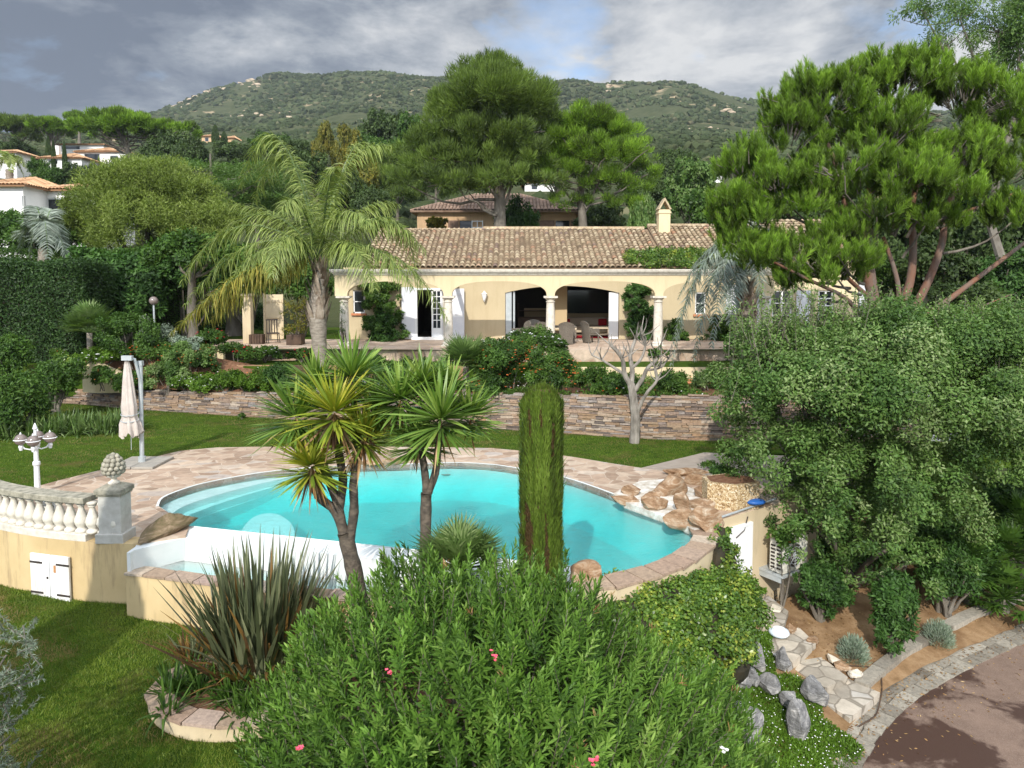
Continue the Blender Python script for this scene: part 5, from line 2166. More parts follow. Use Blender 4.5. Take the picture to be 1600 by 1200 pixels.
# ------------------------------------------------------------------ plants
def crown(mb, blobs, n, L, Wd, seed, clumps=60, cr=.30, spiky=0.0, seg=2, up=.3, droop=0.0, shell=.35, zmin=None, lo=-.35, prof=None, jitL=.3, flat=1.0, vshift=0.0):
    rng = np.random.RandomState(seed)
    B = np.array(blobs, float)
    wt = (B[:, 3] * B[:, 4] + B[:, 3] * B[:, 5] + B[:, 4] * B[:, 5])
    wt = wt / wt.sum()
    bi = rng.choice(len(B), clumps, p=wt)
    d = rdir(rng, clumps)
    d[:, 2] = np.where(d[:, 2] < lo, -d[:, 2], d[:, 2])
    rf = 1 - shell * rng.rand(clumps) ** 1.5
    R = B[bi, 3:6]
    C = B[bi, :3] + d * R * rf[:, None]
    crs = cr * (R.prod(1) ** (1 / 3)) * rng.uniform(.6, 1.25, clumps)
    per = rng.choice(clumps, n, p=(crs ** 2) / (crs ** 2).sum())
    q = rdir(rng, n)
    rr = rng.rand(n) ** .45
    P = C[per] + q * (crs[per] * rr)[:, None] * np.array([1, 1, flat])
    out = nrm(nrm((P - B[bi[per], :3]) / (R[per] ** 2)) * .7 + q * .8)
    if spiky:
        D = nrm(out * spiky + np.array([0, 0, up]) + rdir(rng, n) * .45)
        N = rdir(rng, n)
    else:
        N = nrm(out + rdir(rng, n) * .75 + np.array([0, 0, up]))
        D = rdir(rng, n)
        D = nrm(D - N * (D * N).sum(1, keepdims=True) + out * .25)
    v = np.clip(.5 + rng.normal(0, .17, clumps)[per] + rng.normal(0, .17, n) + vshift, 0, 1)
    if zmin is not None:
        k = P[:, 2] > (zmin if np.isscalar(zmin) else zmin(P[:, 0], P[:, 1]))
        P, D, N, v = P[k], D[k], N[k], v[k]
    mb.blades(P, D, N, L * rng.uniform(1 - jitL, 1 + jitL, len(P)), Wd * rng.uniform(.8, 1.2, len(P)), seg, prof, droop, v)
    return C


def flowers(mb, P, size, rng):
    n = len(P)
    for k in range(5):
        a = 2 * math.pi * k / 5
        D = nrm(np.stack([np.full(n, math.cos(a)), np.full(n, math.sin(a)), rng.uniform(.1, .8, n)], -1))
        mb.blades(P, D, np.tile([0, 0, 1.], (n, 1)) + rng.normal(0, .3, (n, 3)), size * .5, size * .5, 2, [.5, 1, .4], 0, .5)


def limb(mb, a, b, r0, r1, rng, wob=.12, n=5, sides=7):
    a, b = Vector(a), Vector(b)
    L = (b - a).length
    pts, rad = [], []
    for i in range(n + 1):
        t = i / n
        p = a.lerp(b, t) + Vector(rng.normal(0, wob * L * .12, 3)) * (1 if 0 < i < n else 0)
        p.z += -.10 * L * math.sin(math.pi * t) * (0 if abs(b.z - a.z) > L * .8 else 1)
        pts.append(p)
        rad.append(r0 + (r1 - r0) * t)
    mb.tube(pts, rad, sides)
    return pts


def loc(blobs, o):
    return [(b[0] - o[0], b[1] - o[1], b[2] - o[2], b[3], b[4], b[5]) for b in blobs]


def plant(name, label, cat, base, blobs, n, L, Wd, mat, seed, stems=0, fl=None, group=None, stem_mat='bark', **kw):
    """bush: foliage (with its stems inside) and flowers, rooted at base"""
    r = empty(name, base, label, cat, group)
    m = MB()
    C = crown(m, loc(blobs, base), n, L, Wd, seed, **kw)
    m.build('foliage', MAT[mat], r)
    rng = np.random.RandomState(seed + 500)
    m = MB()
    for k in range(max(stems, 4)):
        c = C[rng.randint(len(C))]
        limb(m, (rng.normal(0, .05), rng.normal(0, .05), -.05), c, .02 + .012 * stems ** .5, .006, rng)
    m.build('stem', MAT[stem_mat], r)
    if fl:
        nf, sz, fm = fl
        m = MB()
        B = np.array(loc(blobs, base))
        bi = rng.randint(len(B), size=nf)
        d = rdir(rng, nf)
        d[:, 2] = np.abs(d[:, 2])
        d[:, 1] = -np.abs(d[:, 1])
        P = B[bi, :3] + d * B[bi, 3:6] * 1.06
        flowers(m, P, sz, rng)
        m.build('flowers', MAT[fm], r)['kind'] = 'stuff'
    return r


def bush(u, v, Y, wpx, hpx, label, mat='mid', n=1800, L=.09, Wd=.04, seed=1, fl=None, name='shrub', cat='shrub', dy=None, zb=None, **kw):
    """bush centred on the photo pixel u,v at distance Y"""
    c = A(u, v, Y)
    rx, rz = wpx / FPX * Y / 2, hpx / FPX * Y / 2
    rng = np.random.RandomState(seed)
    ry = dy or rx * .8
    blobs = [(c.x, Y, c.z, rx * .85, ry * .85, rz * .85)] + [(c.x + rng.uniform(-.5, .5) * rx, Y + rng.uniform(-.5, .5) * ry, c.z + rng.uniform(-.35, .45) * rz, rx * .5, ry * .5, rz * .55) for _ in range(4)]
    base = (c.x, Y, zb if zb is not None else c.z - rz)
    return plant(name, label, cat, base, blobs, n, L, Wd, mat, seed, fl=fl, clumps=kw.pop('clumps', 45), cr=kw.pop('cr', .34), zmin=(zb if zb is not None else c.z - rz) - c.z * 0 - base[2], **kw)


# --- oleander in the foreground
def oleander():
    base = (0.0, 7.6, -1.9)
    rng = np.random.RandomState(77)
    r = empty('oleander', base, 'huge bright green oleander with a few pink flowers in the foreground', 'shrub')
    # silhouette of the bush as the tips' ceiling: (u, v) and the distance at which it tops out
    sil = [(345, 1215), (375, 1120), (415, 1050), (455, 985), (520, 940), (560, 912), (620, 884), (700, 876), (780, 872), (850, 880), (900, 892), (945, 930), (975, 978), (1035, 1005), (1095, 1045), (1150, 1085), (1185, 1122), (1212, 1190), (1225, 1235)]
    su, sv = [p[0] for p in sil], [p[1] for p in sil]
    tips, base_pts = [], []
    ns = 2250
    while len(tips) < ns:
        Y = rng.uniform(5.1, 9.3)
        u = rng.uniform(340, 1235)
        X = (u - 800) / FPX * Y
        vt = np.interp(u, su, sv)
        # crown height falls off toward the camera and away from the middle line of the bush
        z8 = CAMZ - (vt - 445) / FPX * 8.2
        f = 1 - ((Y - 8.0) / (3.3 if Y < 8.0 else 1.9)) ** 2
        if f <= 0:
            continue
        top = -1.9 + (z8 + 1.9) * math.sqrt(f)
        # mask with the silhouette seen from the photo
        vz = 445 - (top - CAMZ) / Y * FPX
        if vz < vt - 4:
            top = CAMZ - (vt - 445) / FPX * Y
        zz = top - rng.rand() ** 2.0 * 1.0 + rng.normal(0, .10) + .11 * math.sin(X * 4.1 + Y * 2) * math.cos(Y * 3.3 - X)
        if zz < -1.85:
            continue
        tips.append((X, Y, zz))
    T = np.array(tips)
    n = len(T)
    lean = nrm(np.stack([(T[:, 0] + .1) * .16 + rng.normal(0, .16, n), (T[:, 1] - 7.9) * .22 - .10 + rng.normal(0, .16, n), np.ones(n)], -1))
    per = 27
    sh = rng.uniform(.34, .66, n)
    vs = np.clip(.43 + rng.normal(0, .20, n), 0, 1)
    k = np.tile(np.arange(per), n)
    idx = np.repeat(np.arange(n), per)
    t = k / (per - 1)
    ax = lean[idx]
    P = T[idx] - ax * (sh[idx] * (1 - t))[:, None]
    a = k * 2.399 + rng.rand(n)[idx] * 6.28
    e1 = nrm(np.cross(ax, np.array([1., .1, 0])))
    e2 = np.cross(ax, e1)
    radd = e1 * np.cos(a)[:, None] + e2 * np.sin(a)[:, None]
    elev = .50 + 1.7 * t ** 1.7
    D = nrm(radd + ax * elev[:, None] + rng.normal(0, .12, (len(k), 3)))
    N = nrm(ax - D * (ax * D).sum(1, keepdims=True) + 1e-4)
    L = .165 * (1 - .35 * t) * rng.uniform(.8, 1.15, len(k))
    v = np.clip(vs[idx] + rng.normal(0, .12, len(k)) + .18 * t - .10, 0, 1)
    P, D, N = P - np.array(base), D, N
    m = MB()
    m.blades(P, D, N, L, .025, 3, [.25, 1, .8, .05], rng.uniform(0, .22, len(k)), v)
    m.build('foliage', MAT['oleander'], r)
    m = MB()
    ctr = np.array([0, 0, .2])
    sel = rng.choice(n, 700, replace=False)
    for i in sel:
        p = T[i] - np.array(base)
        q = p - lean[i] * sh[i] * 1.6
        m.tube([tuple(q), tuple(p)], [.008, .004], 4, cap=False)
    for i in rng.choice(n, 60, replace=False):
        p = T[i] - np.array(base) - lean[i] * sh[i]
        limb(m, (rng.normal(0, .5), rng.normal(0, .3), 0), p * np.array([.9, .9, .8]), .03, .012, rng)
    m.build('stem', MAT['bark'], r)
    for (u, v, Y, mt) in ((609, 1052, 6.35, 'pink'), (772, 1026, 6.55, 'pink'), (926, 1190, 5.25, 'pink'), (1132, 1172, 6.1, 'white_fl'), (470, 1168, 6.0, 'pink')):
        p = A(u, v, Y)
        m = MB()
        Q = np.array([[p.x, p.y, p.z]]) - np.array(base) + rng.normal(0, .018, (5, 3))
        flowers(m, Q, .042, rng)
        m.build('flower', MAT[mt], r)
    # spent brown seed clusters
    m = MB()
    sel = rng.choice(np.where(T[:, 0] > -1.0)[0], 34, replace=False)
    for i in sel:
        Q = np.tile(T[i] - np.array(base), (9, 1)) + rng.normal(0, .02, (9, 3))
        m.blades(Q, nrm(lean[i] + rdir(rng, 9) * .7), rdir(rng, 9), .08, .012, 2, None, 0, rng.rand(9))
    m.build('seed_heads', MAT['dry'], r)['kind'] = 'stuff'


oleander()


# --- flax, agapanthus, grassy clumps
def clump_blades(mb, c, n, L, Wd, rng, spread=.25, lean=.45, droop=.25, seg=4, v=None, prof=None):
    a = rng.rand(n) * 2 * math.pi
    rr = spread * np.sqrt(rng.rand(n))
    O = np.stack([c[0] + rr * np.cos(a), c[1] + rr * np.sin(a), np.full(n, c[2])], -1)
    a2 = a + rng.normal(0, .5, n)
    ln = np.abs(rng.normal(0, lean, n)) + .05
    D = nrm(np.stack([np.cos(a2) * ln, np.sin(a2) * ln, np.ones(n)], -1))
    N = nrm(np.stack([np.cos(a2), np.sin(a2), -ln], -1) + rng.normal(0, .35, (n, 3)))
    vv = np.clip(rng.beta(2, 2, n), 0, 1) if v is None else v
    mb.blades(O, D, N, L * rng.uniform(.6, 1.1, n), Wd * rng.uniform(.7, 1.2, n), seg, prof, np.abs(rng.normal(0, droop, n)), vv)


rg = np.random.RandomState(40)
fx, fy = A(405, 1040, 10.15).x, 10.15
r = empty('flax', (fx, fy, -1.15), 'tall dark green and bronze flax with sword leaves in the curved planter', 'flax')
m = MB()
clump_blades(m, (0, 0, 0), 420, 1.95, .066, rg, .50, .30, .14, 5)
m.build('leaves', MAT['flax'], r)
m = MB()
clump_blades(m, (0.05, -.1, 0), 130, 1.7, .06, rg, .45, .5, .3, 5)
m.build('bronze_leaves', MAT['flax_b'], r)
m = MB()
clump_blades(m, (0, -.05, 0), 40, 1.0, .05, rg, .4, .9, .8, 5)
m.build('dead_leaves', MAT['dry'], r)
fx2 = A(300, 1050, 10.4).x
r = empty('flax', (fx2, 10.35, -1.15), 'small dark purple flax leaning out at the left of the curved planter', 'flax')
m = MB()
clump_blades(m, (0, 0, 0), 46, .62, .035, rg, .12, .5, .2, 4)
m.build('leaves', MAT['flax_b'], r)
m = MB()
clump_blades(m, (.05, 0, 0), 30, .7, .035, rg, .12, .7, .3, 4)
m.build('green_leaves', MAT['flax'], r)
r = empty('variegated_grass', (A(420, 1120, 9.8).x + .1, 9.55, -1.15), 'pale striped arching grass at the foot of the tall flax', 'grass clump')
m = MB()
clump_blades(m, (0, 0, 0), 190, .75, .028, rg, .25, .8, .55, 4, v=rg.uniform(.5, 1, 190))
m.build('leaves', MAT['flax'], r)
r = empty('agapanthus', (-4.1, 9.75, -1.12), 'dark green strap leaved clump filling the curved planter', 'agapanthus')
m = MB()
for k in range(20):
    clump_blades(m, (rg.uniform(-.75, 1.3), rg.uniform(-.75, .35), 0), 60, .50, .034, rg, .1, .8, .65, 4)
m.build('leaves', MAT['mid'], r)
gx0, gy0 = G(40, 690, 0)
r = empty('agapanthus', (gx0, gy0, 0), 'wide bank of arching strap leaves at the left edge of the upper lawn', 'agapanthus')
m = MB()
for k in range(46):
    t_ = rg.uniform(-2.6, 2.3)
    clump_blades(m, (t_, .9 * rg.rand() + .32 * t_ + .6, 0), 55, .85, .05, rg, .16, .8, .55, 4)
m.build('leaves', MAT['fan'], r)
r = empty('lily_clump', (A(1065, 605, 23.6).x + .6, 23.4, .95), 'band of pale strap leaves along the cream wall right of the bare tree', 'grass clump')
m = MB()
for k in range(12):
    clump_blades(m, (rg.uniform(-.9, 1.3), rg.uniform(-.2, .2), 0), 45, .5, .035, rg, .15, .8, .6, 4)
m.build('leaves', MAT['fan'], r)


# --- yuccas
def yucca(name, label, base, trunk, heads, seed):
    rng = np.random.RandomState(seed)
    r = empty(name, base, label, 'yucca')
    bo = Vector(base)
    m = MB()
    for pts, r0, r1 in trunk:
        P = catmull([tuple(Vector(p) - bo) for p in pts], 4)
        m.tube(P, list(np.linspace(r0, r1, len(P)) * (1 + .06 * np.sin(np.arange(len(P)) * 2.1))), 10)
    m.build('trunk', MAT['bark_y'], r, smooth=True)
    for (c, R, mt, dryn) in heads:
        c = Vector(c) - bo
        n = 220
        D = rdir(rng, n)
        D[:, 2] = np.abs(D[:, 2]) * 1.0 - .42 + rng.rand(n) * .35
        D = nrm(D)
        O = np.tile(tuple(c), (n, 1)) + D * .05 + np.array([0, 0, -.10]) * (D[:, 2:3] < .1)
        m = MB()
        m.blades(O, D, np.tile([0, 0, 1.], (n, 1)) + rng.normal(0, .25, (n, 3)), R * rng.uniform(.75, 1.12, n), .040 * rng.uniform(.8, 1.15, n), 4, [.5, .9, 1, .7, .04], rng.uniform(0, .16, n), np.clip(rng.beta(2, 2, n) + .25 * (D[:, 2] - .2), 0, 1))
        h = m.build('leaf_head', MAT[mt], r)
        if dryn:
            m = MB()
            a = rng.rand(dryn) * 6.283
            D = nrm(np.stack([np.cos(a) * .5, np.sin(a) * .5, -rng.uniform(.2, 1.3, dryn)], -1))
            m.blades(np.tile(tuple(c), (dryn, 1)) + np.array([0, 0, -.12]) * rng.rand(dryn, 1), D, rdir(rng, dryn), R * rng.uniform(.5, .95, dryn), .035, 3, None, .15, rng.rand(dryn))
            m.build('dead_leaves', MAT['dry'], h)
    return r


def yp(u, v, Y):
    return tuple(A(u, v, Y))


Y1 = 9.9
yucca('yucca', 'tall branching yucca with yellowed drooping heads, the left of the pair before the pool',
      tuple(yp(566, 1030, Y1)),
      [([yp(566, 1035, Y1), yp(560, 930, Y1), yp(548, 870, Y1), yp(538, 832, Y1)], .135, .10),
       ([yp(540, 845, Y1), yp(525, 800, Y1), yp(497, 775, Y1 - .1), yp(487, 740, Y1 - .15)], .075, .05),
       ([yp(538, 838, Y1), yp(528, 790, Y1), yp(512, 745, Y1 + .1), yp(495, 700, Y1 + .2), yp(462, 665, Y1 + .2)], .07, .045),
       ([yp(530, 795, Y1), yp(536, 750, Y1), yp(528, 700, Y1), yp(524, 655, Y1 - .1)], .065, .05),
       ([yp(545, 850, Y1), yp(553, 800, Y1), yp(553, 745, Y1), yp(566, 690, Y1)], .075, .05),
       ([yp(553, 745, Y1), yp(556, 680, Y1 + .3), yp(550, 605, Y1 + .4)], .05, .04)],
      [(yp(462, 652, Y1 + .2), .70, 'yucca', 10), (yp(523, 645, Y1 - .2), .72, 'yucca_y', 60), (yp(487, 728, Y1 - .2), .62, 'yucca_y', 46),
       (yp(568, 682, Y1 - .05), .60, 'yucca_y', 50), (yp(550, 590, Y1 + .4), .68, 'yucca', 0), (yp(497, 605, Y1 + .5), .6, 'yucca', 0), (yp(590, 640, Y1 + .3), .55, 'yucca', 10)], 61)
Y2 = 9.6
yucca('yucca', 'green headed yucca with a slim forked trunk, the right of the pair before the pool',
      tuple(yp(664, 1000, Y2)),
      [([yp(664, 1005, Y2), yp(665, 900, Y2), yp(665, 830, Y2), yp(666, 770, Y2)], .085, .078),
       ([yp(666, 775, Y2), yp(664, 740, Y2), yp(657, 700, Y2 + .1), yp(648, 660, Y2 + .2)], .055, .045),
       ([yp(667, 775, Y2), yp(680, 740, Y2), yp(684, 705, Y2), yp(690, 665, Y2 - .1)], .058, .048)],
      [(yp(689, 655, Y2 - .2), .76, 'yucca', 8), (yp(626, 625, Y2 + .25), .66, 'yucca', 10), (yp(735, 650, Y2 + .2), .52, 'yucca', 4), (yp(660, 600, Y2 + .4), .55, 'yucca', 0), (yp(655, 690, Y2 + .1), .5, 'yucca', 16), (yp(700, 610, Y2 + .5), .5, 'yucca', 0)], 62)


# --- fan palms
def fanpalm(name, label, c, n, pet, fan, seed, mat='fan', wd=.03, per=20, base=None, minz=.05):
    rng = np.random.RandomState(seed)
    base = base or (c[0], c[1], c[2] - .3)
    r = empty(name, base, label, 'palm')
    o = np.array(c) - np.array(base)
    m, st, pt = MB(), MB(), MB()
    for i in range(n):
        a = 2.399 * i + rng.rand() * .5
        el = math.asin(min(.98, minz + (1 - minz) * (i + .5) / n))
        d = np.array([math.cos(a) * math.cos(el), math.sin(a) * math.cos(el), math.sin(el)])
        p = o + d * pet * rng.uniform(.7, 1.1)
        pt.tube([tuple(o), tuple(p)], [.014, .008], 5, cap=False)
        side = nrm(np.cross(d, [0, 0, 1.]) + 1e-5)
        nn = np.cross(side, d)
        t = np.linspace(-1.75, 1.75, per)
        D = d[None] * np.cos(t)[:, None] + side[None] * np.sin(t)[:, None] + nn[None] * .12
        m.blades(np.tile(p, (per, 1)), D, nn[None] + rng.normal(0, .1, (per, 3)), fan * (1 - .15 * np.abs(t)) * rng.uniform(.9, 1.05, per), wd, 3, [.35, 1, .7, .04], rng.uniform(.02, .2, per), np.clip(rng.normal(.5, .15) + rng.normal(0, .1, per), 0, 1))
    m.build('leaves', MAT[mat], r)
    pt.build('petioles', MAT[mat], r)
    st.tube([(0, 0, -.1), tuple(o)], [.13, .10], 8)
    st.build('stem', MAT['palm_trunk' if mat == 'fan' else 'bark'], r)
    return r


fanpalm('fan_palm', 'spiky grey green fan palm rising above the oleander before the pool', yp(718, 888, 9.3), 50, .40, .44, 81, 'fan', .030, base=(A(718, 888, 9.3).x, 9.3, -1.7))
fanpalm('fan_palm', 'dense green fan palm beside the orange flowered bush on the flower bed', yp(728, 572, 22.9), 40, .62, .66, 82, 'fan', .065, base=(A(728, 572, 22.9).x, 22.9, 1.0))
fanpalm('fan_palm', 'pale fan palm before the dark hedge at the left of the flower bed', yp(140, 520, 26.9), 30, .75, .72, 83, 'fan', .075, base=(A(140, 520, 26.9).x, 26.9, 1.3))
for (u, v, Yf, sd_, lb) in ((1515, 885, 14.7, 84, 'dark fingered leaf plant in the shrubbery above the right lavender tuft'), (1580, 870, 15.0, 85, 'tall fingered leaf plant at the right edge above the kerb'),
                            (1568, 935, 14.3, 86, 'low fingered leaf plant nearest the kerb at the right edge'), (1600, 820, 15.6, 87, 'fingered leaf plant in deep shade highest at the right edge')):
    c_ = A(u, v, Yf)
    fanpalm('fingered_plant', lb, tuple(c_), 64, .55, .34, sd_, 'mid', .05, 9, base=(c_.x, Yf, -2.1), minz=-.35)


# --- feather palms
def frond(m, st, p0, p1, p2, rng, ll, wd, v0, n=64, plum=.6, droop=.55):
    p0, p1, p2 = (np.array(q) for q in (p0, p1, p2))
    t = np.linspace(.10, 1, n)[:, None]
    P = (1 - t) ** 2 * p0 + 2 * t * (1 - t) * p1 + t ** 2 * p2
    T = nrm(2 * (1 - t) * (p1 - p0) + 2 * t * (p2 - p1))
    S = nrm(np.cross(T, [0, 0, 1.]) + 1e-5)
    U_ = np.cross(S, T)
    U_ = U_ * np.sign(U_[:, 2:3] + 1e-6)
    tt = np.linspace(0, 1, 9)[:, None]
    R = (1 - tt) ** 2 * p0 + 2 * tt * (1 - tt) * p1 + tt ** 2 * p2
    st.tube([tuple(q) for q in R], list(np.linspace(.035, .006, 9)), 5, cap=False)
    for s in (-1, 1):
        for rep in range(2):
            jit = rng.normal(0, plum, n)[:, None]
            D = nrm(S * s + T * rng.uniform(.2, .9, n)[:, None] + U_ * jit * .7 + rng.normal(0, .14, (n, 3)))
            L = ll * np.sin(np.pi * (t[:, 0] * .80 + .17)) ** .6 * rng.uniform(.8, 1.1, n)
            m.blades(P, D, U_ + rng.normal(0, .3, (n, 3)), L, wd, 4, [.6, 1, .9, .6, .05], droop * rng.uniform(.6, 1.3, n), np.clip(v0 + rng.normal(0, .15, n) + .1 * rep, 0, 1))


def featherpalm(name, label, Yp, top, fronds, trunkpts, rad, seed, mats, ll=.75, wd=.035, base=None, boots=True, plum=.6, droop=.55, n=64):
    rng = np.random.RandomState(seed)
    base = base or tuple(trunkpts[0])
    r = empty(name, base, label, 'palm')
    b = np.array(base)
    p0 = np.array(A(top[0], top[1], Yp)) - b
    groups = {}
    st = MB()
    for (c, t, dy, k) in fronds:
        mm = groups.setdefault(k, MB())
        p2 = np.array(A(t[0], t[1], Yp + dy)) - b
        p1 = 2 * (np.array(A(c[0], c[1], Yp + dy * .6)) - b) - (p0 + p2) / 2
        frond(mm, st, p0, p1, p2, rng, ll, wd, .5, plum=plum, droop=droop, n=n)
    for k, mm in groups.items():
        mm.build('fronds' if k == 0 else 'old_fronds', MAT[mats[k]], r)
    st.build('frond_rib', MAT['fan'], r)
    m = MB()
    P = catmull([tuple(np.array(q) - b) for q in trunkpts], 5)
    rr = np.interp(np.linspace(0, 1, len(P)), np.linspace(0, 1, len(rad)), rad)
    m.tube(P, list(rr * (1 + .05 * np.sin(np.arange(len(P)) * 3))), 14)
    t_ = m.build('trunk', MAT['palm_trunk'], r, smooth=True)
    if boots:
        m = MB()
        nb = 70
        zt, zb_ = P[-1][2], P[-1][2] - 1.9
        z = rng.uniform(zb_, zt, nb)
        a = rng.rand(nb) * 6.283
        xy = np.array([np.interp(z, [p[2] for p in P], [p[0] for p in P]), np.interp(z, [p[2] for p in P], [p[1] for p in P])]).T
        R = np.interp(z, [p[2] for p in P], rr) * .98
        O = np.stack([xy[:, 0] + R * np.cos(a), xy[:, 1] + R * np.sin(a), z], -1)
        D = nrm(np.stack([np.cos(a) * .34, np.sin(a) * .34, np.ones(nb)], -1))
        m.blades(O, D, np.stack([np.cos(a), np.sin(a), 0 * a], -1), rng.uniform(.35, .75, nb), .22, 3, [1, .9, .5, .08], 0, .5)
        m.build('leaf_bases', MAT['boot'], t_)
    return r


QY = 24.0
QF = [((392, 424), (268, 520), -1.9, 1), ((408, 430), (330, 500), -1.4, 1), ((398, 418), (290, 500), -2.2, 1), ((380, 352), (285, 440), .3, 0), ((400, 380), (290, 475), -.6, 0), ((420, 335), (335, 375), 1.0, 0), ((415, 390), (350, 460), -1.4, 0),
      ((437, 218), (375, 290), .3, 0), ((452, 240), (395, 320), 1.0, 0), ((540, 262), (612, 228), .4, 0), ((552, 232), (598, 275), 1.2, 0), ((512, 300), (525, 262), -2.0, 0),
      ((528, 335), (580, 350), -1.8, 0), ((590, 345), (665, 395), .3, 0), ((605, 340), (650, 430), .9, 0), ((605, 395), (700, 500), -.4, 0), ((575, 385), (645, 450), -1.2, 0), ((545, 380), (585, 450), -2.0, 0),
      ((450, 370), (425, 430), -2.0, 0), ((468, 320), (440, 330), -2.0, 0), ((440, 340), (360, 320), 1.6, 0), ((560, 330), (622, 320), 1.6, 0), ((478, 300), (450, 262), 1.5, 0)]
featherpalm('queen_palm', 'large feathery palm with arching drooping fronds in front of the arcade', QY, (500, 408), QF,
            [tuple(A(503, 612, QY)), tuple(A(499, 540, QY)), tuple(A(496, 480, QY)), tuple(A(500, 420, QY))], [.21, .21, .26, .32, .26, .10], 91, ['palm', 'palm_old'],
            base=(A(503, 612, QY).x, QY, .9), n=62, ll=.74, wd=.034, plum=.75, droop=.8)
PY = 26.5
PF = [((1110, 398), (1050, 540), -.4, 0), ((1122, 415), (1085, 560), -1, 0), ((1138, 402), (1112, 540), -1.3, 0), ((1118, 385), (1060, 465), .4, 0), ((1138, 370), (1100, 415), 1, 0), ((1200, 392), (1236, 480), -.8, 0),
      ((1214, 370), (1268, 430), -.2, 0), ((1178, 382), (1190, 475), -1.4, 0), ((1178, 350), (1196, 325), 1, 0), ((1145, 350), (1118, 345), 1.2, 0), ((1210, 410), (1244, 505), .3, 0), ((1150, 425), (1142, 505), -1.5, 0), ((1098, 420), (1045, 590), 0, 0), ((1190, 365), (1230, 370), .8, 0)]
featherpalm('pindo_palm', 'silvery blue feather palm with drooping fronds at the right end of the arcade', PY, (1166, 432), PF,
            [tuple(A(1166, 560, PY)), tuple(A(1166, 500, PY)), tuple(A(1166, 440, PY))], [.26, .26, .3, .22], 92, ['pindo', 'pindo'], base=(A(1166, 560, PY).x, PY, 1.4), ll=.62, wd=.04, plum=.35, droop=.5, n=60)
LY = 33.0
LF = [((50, 345), (30, 392), 0, 0), ((60, 338), (45, 402), -.5, 0), ((82, 345), (103, 388), 0, 0), ((45, 362), (26, 372), .8, 0), ((85, 360), (108, 412), -.4, 0), ((70, 345), (75, 402), -1, 0), ((78, 330), (92, 345), 1, 0), ((58, 325), (42, 345), 1, 0)]
featherpalm('blue_palm', 'silvery blue palm in front of the white orange roofed houses at the left', LY, (68, 385), LF,
            [tuple(A(68, 460, LY)), tuple(A(68, 425, LY)), tuple(A(68, 388, LY))], [.25, .25, .22], 93, ['pindo', 'pindo'], base=(A(68, 460, LY).x, LY, 2.0), ll=.7, wd=.05, plum=.2, boots=False, n=40, droop=.4)
LY = 62.0
LF = [((0, 245), (-25, 262), 0, 0), ((8, 245), (-5, 272), -.5, 0), ((24, 243), (40, 262), 0, 0), ((24, 250), (37, 276), .8, 0), ((15, 242), (18, 268), -1, 0), ((8, 238), (-8, 240), 1, 0)]
featherpalm('date_palm', 'small date palm top left of the photo above the orange tiled roof', LY, (15, 262), LF,
            [tuple(A(15, 300, LY)), tuple(A(15, 280, LY)), tuple(A(15, 265, LY))], [.3, .3, .3], 94, ['palm', 'palm_old'], base=(A(15, 300, LY).x, LY, tz(A(15, 300, LY).x, LY)), ll=.7, wd=.07, plum=.2, boots=False, n=34, droop=.3)


# --- clipped cypress column
def cypress_column():
    Yc = 9.9
    x = A(846, 700, Yc).x
    zb, zt = -1.7, A(846, 600, Yc).z
    r = empty('cypress_column', (x, Yc, zb), 'tall clipped cypress column standing in front of the pool', 'cypress')
    rng = np.random.RandomState(55)
    n = 62000
    Hh = zt - zb
    h = rng.rand(n) * Hh
    h[:9000] = Hh - .34 * rng.rand(9000) ** 1.6
    a = rng.rand(n) * 2 * math.pi
    rad = .31 * np.ones(n)
    rad *= np.where(h > Hh - .34, np.sqrt(np.clip(1 - ((h - (Hh - .34)) / .34) ** 2, 0, 1)), 1)
    rad *= 1 - .06 * (h / Hh)
    rad2 = rad - rng.rand(n) ** 2 * .05
    P = np.stack([rad2 * np.cos(a), rad2 * np.sin(a), h - .05], -1)
    D = nrm(np.stack([np.cos(a) * .28, np.sin(a) * .28, np.ones(n)], -1) + rng.normal(0, .16, (n, 3)))
    N = np.stack([np.cos(a), np.sin(a), 0 * a], -1) + rng.normal(0, .4, (n, 3))
    fb = np.array([noise.fractal(Vector((math.cos(q) * 2.2, math.sin(q) * 2.2, w * .9)), 1, 2, 4) for q, w in zip(a, h)])
    hole = fb > .33
    rad2 = rad2 + .055 * fb
    stv = np.array([noise.fractal(Vector((math.cos(q) * 5, math.sin(q) * 5, w * .7 + 9)), 1, 2, 3) for q, w in zip(a, h)])
    v = np.clip(.45 - .25 * fb + .45 * stv + rng.normal(0, .15, n), 0, 1)
    k = ~hole
    m = MB()
    m.blades(P[k], D[k], N[k], .095 * rng.uniform(.5, 1.4, k.sum()) * np.where(rng.rand(k.sum()) < .03, 2.0, 1) * np.where(h[k] > Hh - .25, .55, 1), .011, 2, [.6, 1, .05], 0, v[k])
    m.build('foliage', MAT['cypress'], r)
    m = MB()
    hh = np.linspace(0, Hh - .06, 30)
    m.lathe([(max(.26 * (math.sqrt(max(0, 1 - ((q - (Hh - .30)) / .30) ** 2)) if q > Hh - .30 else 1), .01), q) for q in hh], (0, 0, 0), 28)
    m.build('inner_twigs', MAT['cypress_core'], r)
    m = MB()
    kk = rng.rand(n) < (.14 + .75 * hole)
    m.blades(P[kk] * np.array([.96, .96, 1]), D[kk], N[kk], .06, .009, 2, None, 0, rng.rand(kk.sum()))
    m.build('dry_twigs', MAT['cypress_dry'], r)


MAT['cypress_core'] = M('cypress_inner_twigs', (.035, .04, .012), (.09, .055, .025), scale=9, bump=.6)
cypress_column()


